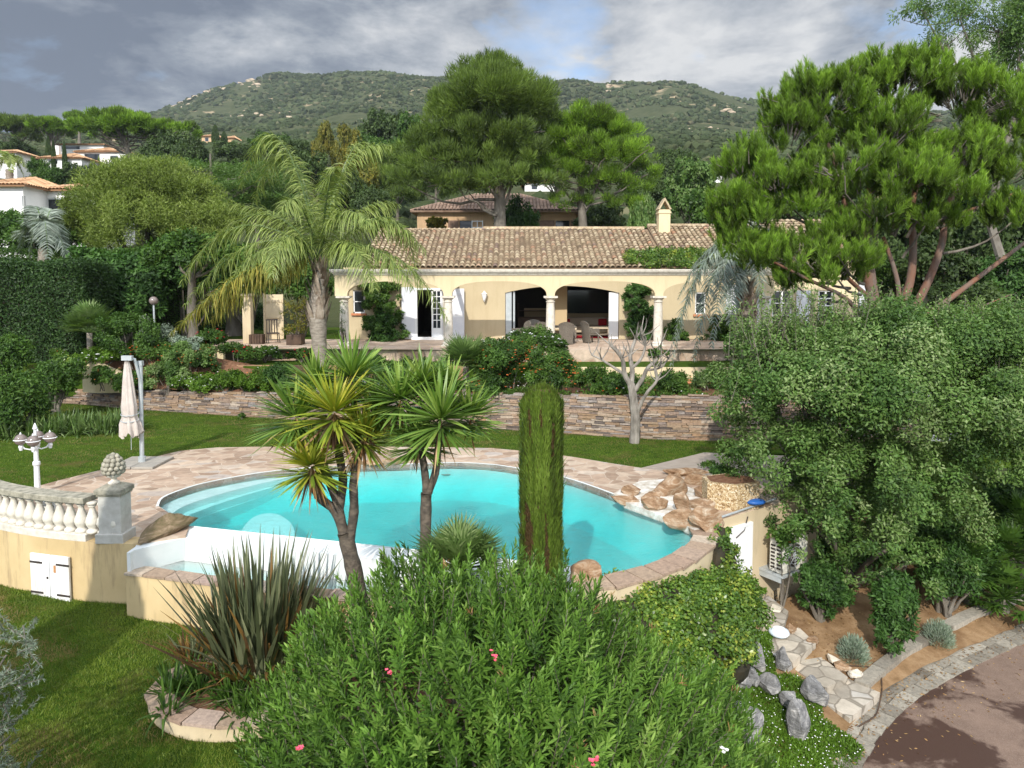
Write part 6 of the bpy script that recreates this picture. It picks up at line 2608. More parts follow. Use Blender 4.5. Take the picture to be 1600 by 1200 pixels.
# --- big grey green bush on the right
def bigbush():
    base = (7.6, 15.6, -1.2)
    Yb = 14.6
    def bl(u, v, Y, ru, rv, rd):
        c = A(u, v, Y)
        k = Y / FPX
        return (c.x, Y, c.z, ru * k, rd, rv * k)
    blobs = [bl(1250, 640, 14.8, 130, 110, 1.6), bl(1370, 640, 14.6, 150, 150, 2.0), bl(1490, 640, 14.9, 140, 150, 1.9), bl(1230, 740, 14.3, 105, 80, 1.3), bl(1340, 780, 13.9, 110, 120, 1.4),
             bl(1430, 800, 14.0, 100, 100, 1.4), bl(1195, 580, 15.6, 90, 75, 1.3), bl(1290, 540, 15.6, 95, 65, 1.3), bl(1400, 540, 15.6, 90, 70, 1.3), bl(1530, 560, 15.4, 100, 90, 1.5), bl(1590, 680, 15.2, 90, 120, 1.6), bl(1160, 650, 15.2, 60, 70, 1.0), bl(1390, 880, 13.6, 70, 55, .9), bl(1540, 760, 14.8, 90, 90, 1.2), bl(1285, 850, 14.2, 62, 55, .9), bl(1330, 900, 14.0, 60, 45, .8), bl(1245, 800, 14.6, 60, 50, .9), bl(1460, 900, 13.8, 70, 45, .8), bl(1290, 800, 13.3, 70, 55, .8), bl(1370, 850, 12.9, 70, 50, .8), bl(1250, 860, 13.6, 40, 40, .6)]
    r = empty('oleaster', base, 'huge grey green leafy bush spreading over the bank at the right', 'shrub')
    m = MB()
    crown(m, loc(blobs, base), 235000, .070, .037, 101, clumps=680, cr=.22, shell=.35, up=.35)
    rng = np.random.RandomState(102)
    # wispy upright shoots along the top
    O, D, V_ = [], [], []
    sh = MB()
    for i in range(700):
        u = rng.uniform(1140, 1600)
        v = rng.uniform(438, 560) + (30 if u < 1190 else 0) + (18 if u > 1450 else 0)
        p = np.array(A(u, v, 15.3 + rng.normal(0, .5))) - np.array(base)
        d = nrm(np.array([rng.normal(0, .3), rng.normal(0, .25), 1.0]))
        Ls = rng.uniform(.5, 1.1)
        q = p - d * Ls
        sh.tube([tuple(q), tuple(p)], [.008, .003], 4, cap=False)
        t = rng.rand(30)
        O.append(q + d * (t * Ls)[:, None])
        D.append(nrm(rdir(rng, 30) + d * .5))
    O, D = np.concatenate(O), np.concatenate(D)
    m.blades(O, D, rdir(rng, len(O)), .065, .028, 2, None, 0, np.clip(rng.normal(.72, .18, len(O)), 0, 1))
    m.build('foliage', MAT['grey_bush'], r)
    for k in range(26):
        b = blobs[rng.randint(len(blobs))]
        e = (np.array(b[:3]) - np.array(base)) * .82 + rng.normal(0, .25, 3)
        limb(sh, (rng.normal(0, .25), rng.normal(0, .2), -.8), e, .09, .02, rng)
    sh.build('branches', MAT['bark'], r)


bigbush()


# --- the pine at the right
def bigpine():
    Yp = 20.5
    base = tuple(A(1376, 560, Yp))
    r = empty('pine', base, 'broad bright green pine with several reddish trunks at the right of the villa', 'pine')
    b = np.array(base)
    rng = np.random.RandomState(111)
    k = Yp / FPX

    def q(u, v, dy=0):
        return tuple(np.array(A(u, v, Yp + dy)) - b)
    m = MB()
    T = [([(1374, 600, 0), (1372, 520, 0), (1366, 480, 0), (1358, 420, 0), (1352, 370, 0), (1358, 310, .3), (1366, 240, .4)], .22, .08),
         ([(1366, 470, 0), (1352, 425, -.1), (1335, 390, -.2), (1320, 340, -.3), (1318, 290, -.4), (1290, 220, -.5)], .15, .06),
         ([(1380, 580, 0), (1402, 500, .2), (1422, 440, .3), (1427, 380, .3), (1424, 330, .2), (1440, 250, .2)], .15, .07),
         ([(1395, 560, .2), (1420, 500, .5), (1450, 440, .5), (1472, 380, .5), (1478, 330, .4), (1510, 260, .3), (1530, 190, .3)], .14, .06),
         ([(1378, 590, 0), (1395, 520, -.3), (1404, 470, -.5), (1400, 430, -.6), (1380, 370, -.6)], .10, .05),
         ([(1385, 570, .3), (1430, 510, .8), (1500, 455, 1.0), (1560, 410, 1.2), (1620, 365, 1.4)], .11, .05),
         ([(1370, 530, 0), (1345, 495, -.6), (1320, 465, -1.2), (1270, 440, -1.8), (1210, 410, -2.0)], .08, .03),
         ([(1365, 470, 0), (1330, 440, -.4), (1290, 400, -.8), (1235, 370, -1), (1180, 330, -1)], .07, .025),
         ([(1478, 340, .4), (1540, 320, .6), (1590, 300, .6)], .06, .03),
         ([(1320, 330, -.3), (1260, 290, -.6), (1200, 250, -.6)], .07, .03),
         ([(1427, 500, .3), (1500, 490, 0), (1580, 460, -.3)], .04, .015)]
    for pts, r0, r1 in T:
        P = catmull([q(*p) for p in pts], 4)
        m.tube(P, list(np.linspace(r0, r1, len(P))), 10)
    m.build('trunk', MAT['bark_pine'], r, smooth=True)
    blobs = []
    for (u, v, ru, rv, dy, rd) in ((1290, 180, 95, 75, 0, 1.7), (1395, 150, 100, 60, .3, 1.8), (1500, 180, 95, 70, .2, 1.8), (1590, 190, 90, 80, 0, 1.7), (1230, 240, 60, 85, -.2, 1.3), (1370, 240, 100, 80, -.4, 1.7),
                                   (1470, 270, 90, 70, -.4, 1.6), (1165, 280, 45, 60, -.5, 1.0), (1185, 350, 55, 50, -1, .9), (1270, 320, 55, 50, -1, 1.0), (1350, 310, 55, 45, -1.0, .9), (1420, 300, 50, 45, -.9, .9), (1560, 290, 80, 70, .3, 1.4),
                                   (1250, 390, 60, 28, -1.6, .7), (1200, 400, 45, 24, -1.8, .6), (1310, 370, 60, 22, -1.3, .6), (1590, 340, 60, 40, -.2, .9), (1330, 130, 50, 40, .2, 1.0), (1440, 115, 45, 30, .3, .9), (1375, 110, 28, 28, 0, .6), (1415, 110, 28, 26, 0, .6), (1320, 275, 80, 50, -1.6, 1.1), (1410, 290, 70, 42, -1.7, 1.0), (1465, 300, 60, 44, -1.4, 1.0), (1150, 330, 40, 45, -1.0, .8), (1180, 390, 50, 28, -1.4, .8), (1260, 410, 70, 26, -2.0, .9), (1310, 400, 50, 22, -2.2, .7), (1220, 300, 60, 50, -1.2, 1.0), (1300, 425, 55, 24, -1.8, .8), (1235, 440, 45, 20, -1.6, .7), (1150, 380, 35, 30, -1.0, .7), (1370, 340, 50, 30, -1.6, .8), (1450, 345, 50, 28, -1.2, .8)):
        c = np.array(A(u, v, Yp + dy)) - b
        blobs.append((*c, ru * k, rd, rv * k))
    B = np.array(blobs)
    wt = B[:, 3] * B[:, 4] + B[:, 3] * B[:, 5]
    nt = 6600
    # tufts gather on the ends of boughs, with gaps between
    nb_ = 600
    bk = rng.choice(len(B), nb_, p=wt / wt.sum())
    db = rdir(rng, nb_)
    db[:, 2] = np.where(db[:, 2] < -.25, -db[:, 2], db[:, 2])
    rb = 1 - .38 * rng.rand(nb_) ** 1.3
    CB = B[bk, :3] + db * B[bk, 3:6] * rb[:, None]
    ki = rng.randint(nb_, size=nt)
    bi = bk[ki]
    q_ = rdir(rng, nt)
    q_[:, 2] = np.abs(q_[:, 2]) * 1.1 - .15
    sz_ = rng.uniform(.26, .50, nb_)[ki]
    P = CB[ki] + q_ * (sz_ * rng.rand(nt) ** .4)[:, None]
    d = nrm(db[ki] * .6 + q_)
    rf = rb[ki]
    ax = nrm(d * .55 + np.array([0, 0, 1.0]) + rng.normal(0, .22, (nt, 3)))
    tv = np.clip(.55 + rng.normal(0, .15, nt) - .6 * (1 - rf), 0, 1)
    per = 70
    idx = np.repeat(np.arange(nt), per)
    n = len(idx)
    t = rng.rand(n)
    a = rng.rand(n) * 6.283
    A_ = ax[idx]
    e1 = nrm(np.cross(A_, [1., .2, .1]))
    e2 = np.cross(A_, e1)
    O = P[idx] - A_ * (.40 * (1 - t))[:, None]
    D = nrm(A_ * (1.35 + .7 * t)[:, None] + e1 * np.cos(a)[:, None] + e2 * np.sin(a)[:, None])
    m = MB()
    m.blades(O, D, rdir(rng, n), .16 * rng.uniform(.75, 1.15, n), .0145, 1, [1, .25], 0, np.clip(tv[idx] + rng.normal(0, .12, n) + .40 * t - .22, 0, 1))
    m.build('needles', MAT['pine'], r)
    m = MB()
    for i in rng.choice(nt, 900, replace=False):
        c = B[bi[i], :3] * 1.0
        p = P[i]
        s = p - (p - c) * .55 - ax[i] * .15
        m.tube([tuple(s), tuple((s + p) / 2 + rng.normal(0, .03, 3)), tuple(p - ax[i] * .05)], [.018, .012, .008], 4, cap=False)
    for i in range(len(B)):
        limb(m, B[i, :3] * np.array([.45, .45, .75]), B[i, :3], .045, .015, rng)
    m.build('twigs', MAT['bark'], r)


bigpine()

# --- medium and far trees
def aleppo(name, label, Yp, base, trunk, blobs_px, n, seed, mat='aleppo', L=.30, Wd=.06, cat='pine', clumps=260, r0=.42, limbs=26, barkm='bark', cr=.30, spiky=1.0):
    r = empty(name, base, label, cat)
    b = np.array(base)
    k = Yp / FPX
    blobs = []
    for (u, v, ru, rv, dy, rd) in blobs_px:
        c = np.array(A(u, v, Yp + dy)) - b
        blobs.append((*c, ru * k, rd, rv * k))
    m = MB()
    crown(m, blobs, n, L, Wd, seed, clumps=clumps, cr=cr, spiky=spiky, up=.8, shell=.55, seg=1, prof=[1, .2], flat=.7)
    m.build('crown', MAT[mat], r)
    m = MB()
    rng = np.random.RandomState(seed + 1)
    P = catmull([tuple(np.array(A(u, v, Yp)) - b) for u, v in trunk], 4)
    m.tube([(P[0][0], P[0][1], 0)] + P if P[0][2] > .3 else P, ([r0 * 1.1] if P[0][2] > .3 else []) + list(np.linspace(r0, r0 * .25, len(P))), 10)
    for i in range(limbs):
        t = rng.uniform(.2, .95)
        p = P[int(t * (len(P) - 1))]
        bb = blobs[rng.randint(len(blobs))]
        e = np.array(bb[:3]) + rng.normal(0, .3, 3) * np.array(bb[3:])
        limb(m, p, e, r0 * .25, .03, rng, .2)
    m.build('trunk', MAT[barkm], r, smooth=True)
    return r


aleppo('aleppo_pine', 'tallest broad pine with a thick grey trunk behind the villa roof', 48, (A(781, 360, 48).x, 48, tz(A(781, 360, 48).x, 48)), [(781, 372), (781, 345), (780, 300), (775, 250), (768, 190), (765, 130)],
       [(765, 120, 60, 32, 0, 2.5), (720, 150, 45, 30, 0, 2), (820, 155, 48, 30, 0, 2), (770, 165, 85, 40, 0, 4), (700, 200, 50, 30, -.5, 2), (840, 205, 50, 30, .3, 2), (755, 215, 75, 30, -1.5, 2.5), (720, 255, 80, 28, -1.5, 2.5), (830, 250, 60, 28, -1, 2.5),
        (660, 230, 50, 25, 0, 2), (680, 285, 70, 22, -1.5, 2), (780, 280, 80, 20, -2, 2), (640, 280, 40, 20, -.5, 2), (850, 285, 40, 22, .5, 2), (690, 240, 50, 30, 1, 2.5), (740, 300, 50, 18, -1, 2), (700, 175, 40, 26, 1, 2.5), (800, 240, 60, 30, 1, 3)], 95000, 201, clumps=440, r0=.50, L=.34, Wd=.05)
aleppo('stone_pine', 'rounded bright green pine to the right of the tallest pine', 50, (A(912, 360, 50).x, 50, tz(A(912, 360, 50).x, 50)), [(912, 370), (910, 340), (908, 300), (915, 260), (925, 220)],
       [(905, 195, 50, 28, 0, 2.2), (960, 215, 50, 28, 0, 2.2), (880, 225, 50, 30, -.8, 2), (1000, 240, 32, 25, 0, 1.8), (940, 245, 60, 30, -1, 2.4), (880, 275, 50, 30, -.5, 2), (950, 290, 60, 30, -.6, 2), (1005, 275, 30, 28, 0, 1.6), (900, 320, 40, 20, -.5, 1.6), (975, 325, 40, 22, -.3, 1.8), (930, 200, 55, 30, .8, 2.4), (865, 255, 40, 30, .4, 2)],
       62000, 203, mat='pine', r0=.36, L=.28, Wd=.045)
aleppo('umbrella_pine', 'wide flat topped umbrella pine beside the white hillside houses', 112, (A(205, 250, 112).x, 112, tz(A(205, 250, 112).x, 112)), [(205, 250), (200, 238), (196, 225), (192, 210)],
       [(188, 200, 68, 18, 0, 7), (150, 206, 34, 13, -1, 4), (230, 206, 34, 14, 0, 4), (190, 190, 48, 13, 0, 5), (280, 205, 30, 14, 2, 4), (180, 183, 22, 7, 0, 3)], 34000, 205, mat='pine', r0=.6, L=.50, Wd=.13, clumps=200, limbs=34, cr=.22)
aleppo('umbrella_pine', 'dark umbrella pine on the skyline at the far left edge', 150, (A(25, 235, 150).x, 150, tz(A(25, 235, 150).x, 150)), [(28, 240), (30, 225), (30, 210)],
       [(30, 200, 40, 14, 0, 6), (5, 205, 25, 13, 0, 5), (45, 215, 20, 10, 0, 4)], 14000, 206, mat='aleppo', r0=.5, L=.6, Wd=.16, clumps=110, cr=.25)
aleppo('umbrella_pine', 'umbrella pine on the skyline between the far left one and the widest one', 145, (A(82, 232, 145).x, 145, tz(A(82, 232, 145).x, 145)), [(82, 238), (82, 222), (82, 205)],
       [(82, 200, 30, 12, 0, 5), (68, 198, 18, 9, 0, 4), (98, 206, 15, 9, 0, 3)], 10000, 207, mat='pine', r0=.5, L=.55, Wd=.15, clumps=90, cr=.25)
aleppo('umbrella_pine', 'very small flat pine crown peeping over the widest umbrella pine', 170, (A(124, 225, 170).x, 170, tz(A(124, 225, 170).x, 170)), [(124, 222), (124, 205), (124, 190)],
       [(124, 186, 18, 7, 0, 4)], 4000, 208, mat='pine', r0=.4, L=.55, Wd=.15, clumps=40, limbs=8, cr=.3)
# feathery pale green tree at the left
tb = (A(235, 420, 38).x, 38, 2.0)
r = empty('willowy_tree', tb, 'big pale yellow green feathery tree behind the hedge on the left', 'tree')
k = 38 / FPX
bl_ = []
for (u, v, ru, rv, dy, rd) in ((235, 300, 80, 42, 0, 2.6), (180, 330, 70, 50, -.4, 2.4), (290, 325, 65, 45, 0, 2.4), (140, 370, 50, 45, -.5, 2), (220, 370, 80, 50, -1.2, 2.4), (310, 370, 60, 48, -.6, 2), (250, 270, 40, 22, .3, 1.6), (345, 345, 30, 35, 0, 1.6)):
    c = np.array(A(u, v, 38 + dy)) - np.array(tb)
    bl_.append((*c, ru * k, rd, rv * k))
m = MB()
crown(m, bl_, 90000, .15, .05, 211, clumps=300, cr=.32, spiky=.25, up=.2, shell=.45, seg=1, prof=[1, .2])
m.build('crown', MAT['willow'], r)
m = MB()
rng = np.random.RandomState(5)
for i in range(22):
    bb = bl_[rng.randint(len(bl_))]
    limb(m, (rng.normal(0, .2), rng.normal(0, .2), 0), np.array(bb[:3]) + rng.normal(0, .4, 3), .14, .03, rng)
m.build('trunk', MAT['bark'], r)
# layered cedar
tb = (A(330, 330, 50).x, 50, tz(A(330, 330, 50).x, 50))
r = empty('cedar', tb, 'low grey green cedar with flat layered boughs between the feathery tree and the palm', 'cedar')
rng = np.random.RandomState(215)
m = MB()
C_ = []
for i in range(70):
    u, v = rng.uniform(255, 440), rng.uniform(252, 335)
    p = np.array(A(u, v, 50 + rng.normal(0, 2.0))) - np.array(tb)
    C_.append(p)
    n = 420
    q = rng.normal(0, 1, (n, 3)) * np.array([1.1, .9, .09]) + p
    m.blades(q, nrm(rng.normal(0, 1, (n, 3)) * np.array([1, 1, .3]) + [0, 0, .25]), np.tile([0, 0, 1.], (n, 1)) + rng.normal(0, .5, (n, 3)), .22, .05, 1, [1, .3], 0, np.clip(rng.normal(.45, .2, n), 0, 1))
m.build('crown', MAT['cedar'] if 'cedar' in MAT else MAT['grey_bush'], r)
m = MB()
m.tube([(0, 0, 0), (0.1, 0, 4), (0, .1, tb[2] * 0 + max(p[2] for p in C_))], [.4, .3, .06], 9)
for p in C_[:40]:
    limb(m, (0, 0, max(p[2] - .8, .5)), p, .08, .02, rng)
m.build('trunk', MAT['bark'], r)

# --- shared background tree shapes, unit size
def proto_round(seed, n=11000, kind='round'):
    rng = np.random.RandomState(seed)
    bl = [(0, 0, .58, .34, .34, .30)]
    for i in range(8):
        a = i * 2.4
        bl.append((.26 * math.cos(a), .26 * math.sin(a), .42 + .4 * rng.rand(), .20, .20, .17))
    m = MB()
    crown(m, bl, n, .040, .022, seed, clumps=150, cr=.30, shell=.4, up=.3)
    t = MB()
    t.tube([(0, 0, -.05), (.01, 0, .25), (0, .01, .6)], [.035, .028, .012], 7)
    for b in bl[1:]:
        limb(t, (0, 0, .25), b[:3], .014, .005, rng, sides=5)
    return m, t


def proto_pine(seed):
    rng = np.random.RandomState(seed)
    bl = [(0, 0, .86, .18, .18, .10)]
    for i in range(11):
        a = i * 2.4
        h = .38 + .045 * i
        rr = .33 * (1.05 - .35 * i / 11)
        bl.append((rr * math.cos(a) * .8, rr * math.sin(a) * .8, h, .2, .2, .09))
    m = MB()
    crown(m, bl, 11000, .045, .010, seed, clumps=170, cr=.40, spiky=1, up=.8, shell=.5, seg=1, prof=[1, .3])
    t = MB()
    t.tube([(0, 0, -.05), (.01, 0, .4), (0, .01, .9)], [.03, .022, .006], 7)
    for b in bl[1:]:
        limb(t, (0, 0, b[2] - .08), b[:3], .010, .004, rng, sides=5)
    return m, t


def proto_cyp(seed):
    rng = np.random.RandomState(seed)
    m = MB()
    n = 5000
    h = rng.rand(n)
    a = rng.rand(n) * 6.283
    R = .5 * np.sin(np.pi * np.clip(h * .93 + .07, 0, 1)) ** .6 * (1 - .35 * h) * rng.uniform(.7, 1, n)
    P = np.stack([R * np.cos(a), R * np.sin(a), h * .96], -1)
    m.blades(P, nrm(np.stack([np.cos(a) * .3, np.sin(a) * .3, np.ones(n)], -1)), rdir(rng, n), .06, .06, 1, [1, .2], 0, np.clip(rng.normal(.45, .2, n), 0, 1))
    t = MB()
    t.tube([(0, 0, -.05), (0, 0, .6)], [.06, .03], 6)
    return m, t


PROTO = {}
for key, fn, seeds, mat in (('oak', proto_round, (301, 302, 303), 'oak'), ('mid', proto_round, (304, 305), 'mid'), ('grey', proto_round, (306,), 'grey_bush'), ('yel', proto_round, (307,), 'yellow'),
                            ('pine', proto_pine, (308, 309), 'aleppo'), ('cyp', proto_cyp, (310,), 'oak')):
    PROTO[key] = []
    for s in seeds:
        c, t = fn(s)
        PROTO[key].append((c.mesh('crown', MAT[mat]), t.mesh('trunk', MAT['bark'])))


def bgtree(u, vt, wpx, Y, key, label, name=None, group='trees on the slope behind the villa', zb=None, seed=0):
    top = A(u, vt, Y)
    zb = tz(top.x, Y) if zb is None else zb
    h = max(top.z - zb, 2.0) / (.93 if key in ('oak', 'mid', 'grey', 'yel') else .96)
    w = wpx / FPX * Y
    nm = name or {'oak': 'oak', 'mid': 'leafy_tree', 'grey': 'olive_tree', 'yel': 'yellowing_tree', 'pine': 'pine', 'cyp': 'cypress'}[key]
    r = empty(nm, (top.x, Y, zb), label, {'oak': 'tree', 'mid': 'tree', 'grey': 'tree', 'yel': 'tree', 'pine': 'pine', 'cyp': 'cypress'}[key], group)
    ps = PROTO[key]
    cm, tm = ps[(int(u) + seed) % len(ps)]
    rz = (u * 1.7) % 6.28
    for nme, me in (('crown', cm), ('trunk', tm)):
        o = bpy.data.objects.new(nme, me)
        COL.objects.link(o)
        o.parent = r
        o.scale = (w, w, h)
        o.rotation_euler = (0, 0, rz)
    return r


BG = [
    (268, 208, 90, 100, 'oak', 'dark oak under the right edge of the widest umbrella pine'),
    (300, 226, 70, 92, 'oak', 'dark oak just above the layered cedar'),
    (230, 240, 90, 96, 'oak', 'dark oak below the trunk of the widest umbrella pine'),
    (196, 252, 60, 90, 'mid', 'green tree in front of the two bay white house on the hill'),
    (170, 262, 60, 84, 'mid', 'leafy tree directly above the orange roofed house with the glazed opening'),
    (120, 258, 70, 88, 'oak', 'dark shrubby tree between the terracotta chimney and the orange roofs'),
    (75, 252, 60, 86, 'mid', 'leafy tree above the gap between the two orange roofed houses'),
    (30, 222, 60, 135, 'oak', 'dark oak under the far left umbrella pines'),
    (336, 196, 14, 205, 'cyp', 'slim hillside cypress, the taller of the two by the small pinkish house'),
    (350, 206, 12, 210, 'cyp', 'slim hillside cypress, the shorter of the two by the small brown roofed house'),
    (75, 215, 12, 125, 'cyp', 'slim cypress left of the pair in front of the white hillside houses'),
    (83, 220, 9, 122, 'cyp', 'thin cypress close beside another in front of the hillside houses'),
    (100, 222, 9, 121, 'cyp', 'short thin cypress before the two bay white house'),
    (370, 222, 80, 120, 'oak', 'dark oak above the top left fronds of the large palm'),
    (420, 208, 70, 125, 'mid', 'green tree peeping over the upper left palm frond'),
    (455, 215, 80, 115, 'oak', 'dark oak between the two top fronds of the large palm'),
    (400, 268, 120, 62, 'oak', 'dark oak directly behind the left half of the palm crown'),
    (505, 194, 44, 100, 'yel', 'orange tinged tree standing above the palm crown'),
    (545, 200, 50, 96, 'yel', 'olive yellow tree right of the orange tinged one above the palm'),
    (475, 240, 90, 78, 'oak', 'dark oak behind the centre of the palm crown'),
    (560, 240, 80, 74, 'yel', 'yellow green tree behind the right top frond of the palm'),
    (600, 178, 90, 105, 'oak', 'dark oak left of the tallest pine near the skyline'),
    (655, 185, 80, 98, 'mid', 'olive green tree touching the left side of the tallest pine'),
    (590, 215, 90, 86, 'mid', 'green tree between the palm and the tallest pine, upper one'),
    (620, 235, 100, 76, 'pine', 'loose pine left of the tallest pine with its foot behind the ochre house'),
    (540, 275, 90, 62, 'oak', 'grey green oak left of the ochre house roof'),
    (580, 290, 80, 60, 'oak', 'dark low oak touching the left end of the ochre roof'),
    (680, 215, 80, 74, 'pine', 'pale pine rising directly behind the ochre house roof'),
    (770, 230, 140, 82, 'oak', 'dark tree behind the trunk of the tallest pine'),
    (870, 220, 110, 84, 'oak', 'dark tree filling the gap between the two big pines'),
    (806, 318, 80, 54, 'hedgy', 'dark spreading tree under the tallest pine before the ochre house'),
    (1060, 232, 90, 82, 'oak', 'dark oak right of the rounded pine above the chimney'),
    (1080, 258, 100, 62, 'grey', 'grey green blossoming tree right of the chimney'),
    (1120, 300, 110, 52, 'mid', 'green bushy tree behind the roof right of the chimney'),
    (1010, 262, 90, 70, 'oak', 'dark oak behind the right flank of the rounded pine'),
    (1000, 318, 50, 46, 'grey', 'small grey olive tree left of the chimney'),
    (940, 320, 90, 56, 'oak', 'dark low tree below the rounded pine behind the ridge'),
    (1190, 240, 100, 70, 'oak', 'dark oak behind the left side of the bright pine'),
    (1240, 300, 110, 55, 'oak', 'dark oak behind the right wing roof'),
    (1310, 250, 120, 60, 'oak', 'dark oak seen through the middle of the bright pine'),
    (1420, 300, 150, 42, 'oak', 'dark tree behind the reddish trunks of the bright pine'),
    (1500, 280, 160, 44, 'mid', 'green tree behind the right side of the bright pine'),
    (1580, 300, 150, 38, 'oak', 'dark tree at the right edge behind the bright pine'),
    (1470, 380, 150, 31, 'oak', 'dark bushy tree low behind the reddish trunks'),
    (1570, 400, 150, 30, 'hedgy', 'glossy dark tree at the right edge above the grey green bush'),
    (1400, 400, 110, 34, 'mid', 'leafy tree right of the villa wing with the single open shutter'),
    (1520, 440, 140, 26, 'oak', 'dark tree close behind the top of the grey green bush'),
]
PROTO['hedgy'] = [(proto_round(320)[0].mesh('crown', MAT['laurel']), PROTO['oak'][0][1])]
for (u, vt, w, Y, key, lb) in BG:
    if key == 'hedgy':
        top = A(u, vt, Y)
        zb = tz(top.x, Y) if Y > 43 else 1.9
        r = bgtree(u, vt, w, Y, 'hedgy', lb, 'leafy_tree', zb=zb) if False else None
        r = empty('leafy_tree', (top.x, Y, zb), lb, 'tree', 'trees on the slope behind the villa')
        for nme, me in zip(('crown', 'trunk'), PROTO['hedgy'][0]):
            o = bpy.data.objects.new(nme, me)
            COL.objects.link(o)
            o.parent = r
            o.scale = (w / FPX * Y, w / FPX * Y, (top.z - zb) / .93)
    else:
        bgtree(u, vt, w, Y, key, lb, zb=None if Y > 43 else 1.9)

# tall gum tree at the top right corner
tb = (A(1560, 300, 33).x, 33, 2.0)
r = empty('gum_tree', tb, 'tall airy gum tree reaching into the top right corner', 'tree')
k = 33 / FPX
bl_ = []
for (u, v, ru, rv) in ((1500, 30, 70, 28), (1560, 50, 60, 40), (1440, 15, 35, 16), (1600, 20, 60, 40), (1480, 70, 40, 22), (1620, 90, 60, 60), (1540, 100, 40, 25)):
    c = np.array(A(u, v, 33)) - np.array(tb)
    bl_.append((*c, ru * k, 1.6, rv * k))
m = MB()
crown(m, bl_, 22000, .16, .045, 221, clumps=150, cr=.36, spiky=.5, up=-.5, shell=.6)
m.build('crown', MAT['grey_bush'], r)
m = MB()
rng = np.random.RandomState(6)
top = np.array(bl_[0][:3])
limb(m, (0, 0, 0), (0, 0, top[2] * .6), .26, .13, rng)
for b in bl_:
    limb(m, (0, 0, top[2] * .59), b[:3], .13, .03, rng)
for i in range(30):
    b = bl_[rng.randint(len(bl_))]
    limb(m, b[:3], np.array(b[:3]) + rng.normal(0, .5, 3) * np.array(b[3:]), .03, .01, rng)
m.build('trunk', MAT['bark'], r)


# hillside scrub, one mass of uncountable bushes
def scrub():
    rng = np.random.RandomState(400)
    n = 46000
    d = np.exp(rng.uniform(math.log(75), math.log(960), n))
    d = np.where(rng.rand(n) < .55, rng.uniform(350, 1010, n), d)
    u = rng.uniform(-250, 1850, n)
    x = (u - 800) / FPX * d
    z = terrain_z(x, d)
    # bare rocky patches stay open
    bare = np.array([noise.fractal(Vector((a * .012, b * .012, 0)), 1, 2, 4) for a, b in zip(x, d)])
    k = bare < .26
    # a band of rock below the left summit and along the left spur
    vv = 445 - (z - CAMZ) / d * FPX
    rocky = ((np.abs(u - 398) < 24) & (vv < 155) & (rng.rand(n) < .85)) | ((u > 250) & (u < 340) & (vv < 196) & (rng.rand(n) < .6))
    k &= ~rocky
    x, y, z = x[k], d[k], z[k]
    n = len(x)
    import bmesh
    bm = bmesh.new()
    bmesh.ops.create_icosphere(bm, subdivisions=1, radius=1)
    V0 = np.array([tuple(v.co) for v in bm.verts])
    F0 = np.array([[v.index for v in f.verts] for f in bm.faces])
    bm.free()
    s = rng.uniform(.7, 1.9, n) * (.55 + y / 800)
    jit = 1 + rng.uniform(-.42, .42, (n, len(V0), 1))
    P = V0[None] * jit * (s[:, None] * np.array([[1.15, 1.0, .85]]))[:, None] + np.stack([x, y, z + s * .35], -1)[:, None]
    F = (F0[None] + (np.arange(n) * len(V0))[:, None, None]).reshape(-1, 3)
    m = MB()
    m.add(P.reshape(-1, 3), F, np.repeat(np.clip(rng.normal(.5, .22, n), 0, 1), len(V0)))
    o = m.build('hillside_scrub', MAT['scrub'])
    tag(o, 'dense low green scrub covering the far hills', 'scrub', kind='stuff')


def scrubmat():
    t = NT('maquis_scrub')
    col = t.ramp(t.attr(), [(0, (.022, .032, .016)), (.5, (.040, .054, .024)), (.85, (.060, .072, .034)), (1, (.11, .105, .06))])
    big = t.ramp(t.noise(t.vec(), .011, 4, .6), [(.35, .75), (.65, 1.45)])
    col = t.mix(1.0, col, big, 'MULTIPLY')
    return t.done(t.pbr(col, .95, None, 0, .05))


MAT['scrub'] = scrubmat()
scrub()
# far outcrops of tan rock
rg = np.random.RandomState(410)
OC = [(398, 138, 860, 'big tan outcrop just below the left summit', 9, 16), (300, 166, 830, 'string of tan rocks on the left skyline spur of the hill', 8, 24), (345, 148, 850, 'broken tan rocks higher up the left skyline spur', 6, 18),
      (955, 146, 880, 'tan outcrop on the right hill between the two pine tops', 6, 14), (1130, 178, 780, 'pale outcrop on the right hill close to the bright pine', 7, 22), (420, 184, 700, 'long bare tan band across the lower left hill', 12, 48), (1090, 212, 560, 'bare tan earth band low on the right hill', 9, 32)]
for i, (u, v, Y, lb, cnt, wpx) in enumerate(OC):
    x = A(u, v, Y).x
    r = empty('outcrop', (x, Y, tz(x, Y)), lb, 'rock', 'rock outcrops on the far hills')
    k = Y / FPX
    for q in range(cnt):
        uu = rg.uniform(-1, 1) * wpx
        vv = v + rg.uniform(-.35, .35) * min(wpx, 18) - (uu * .45 if 290 < u < 350 else 0)
        best = min(np.arange(Y * .72, Y * 1.12, 4.0), key=lambda d_: abs(445 - (tz((u + uu - 800) * d_ / FPX, d_) - CAMZ) / d_ * FPX - vv))
        xx = (u + uu - 800) * best / FPX
        s = rg.uniform(3.0, 8.5) * k
        o = rock('boulder', (xx - x, best - Y, tz(xx, best) + s * .1 - tz(x, Y)), (s * 1.7, s, s * .75), 'rock_far', None, 420 + i * 20 + q, rg.uniform(-.5, .5), None, None, cuts=6, sub=2)
        o.parent = r

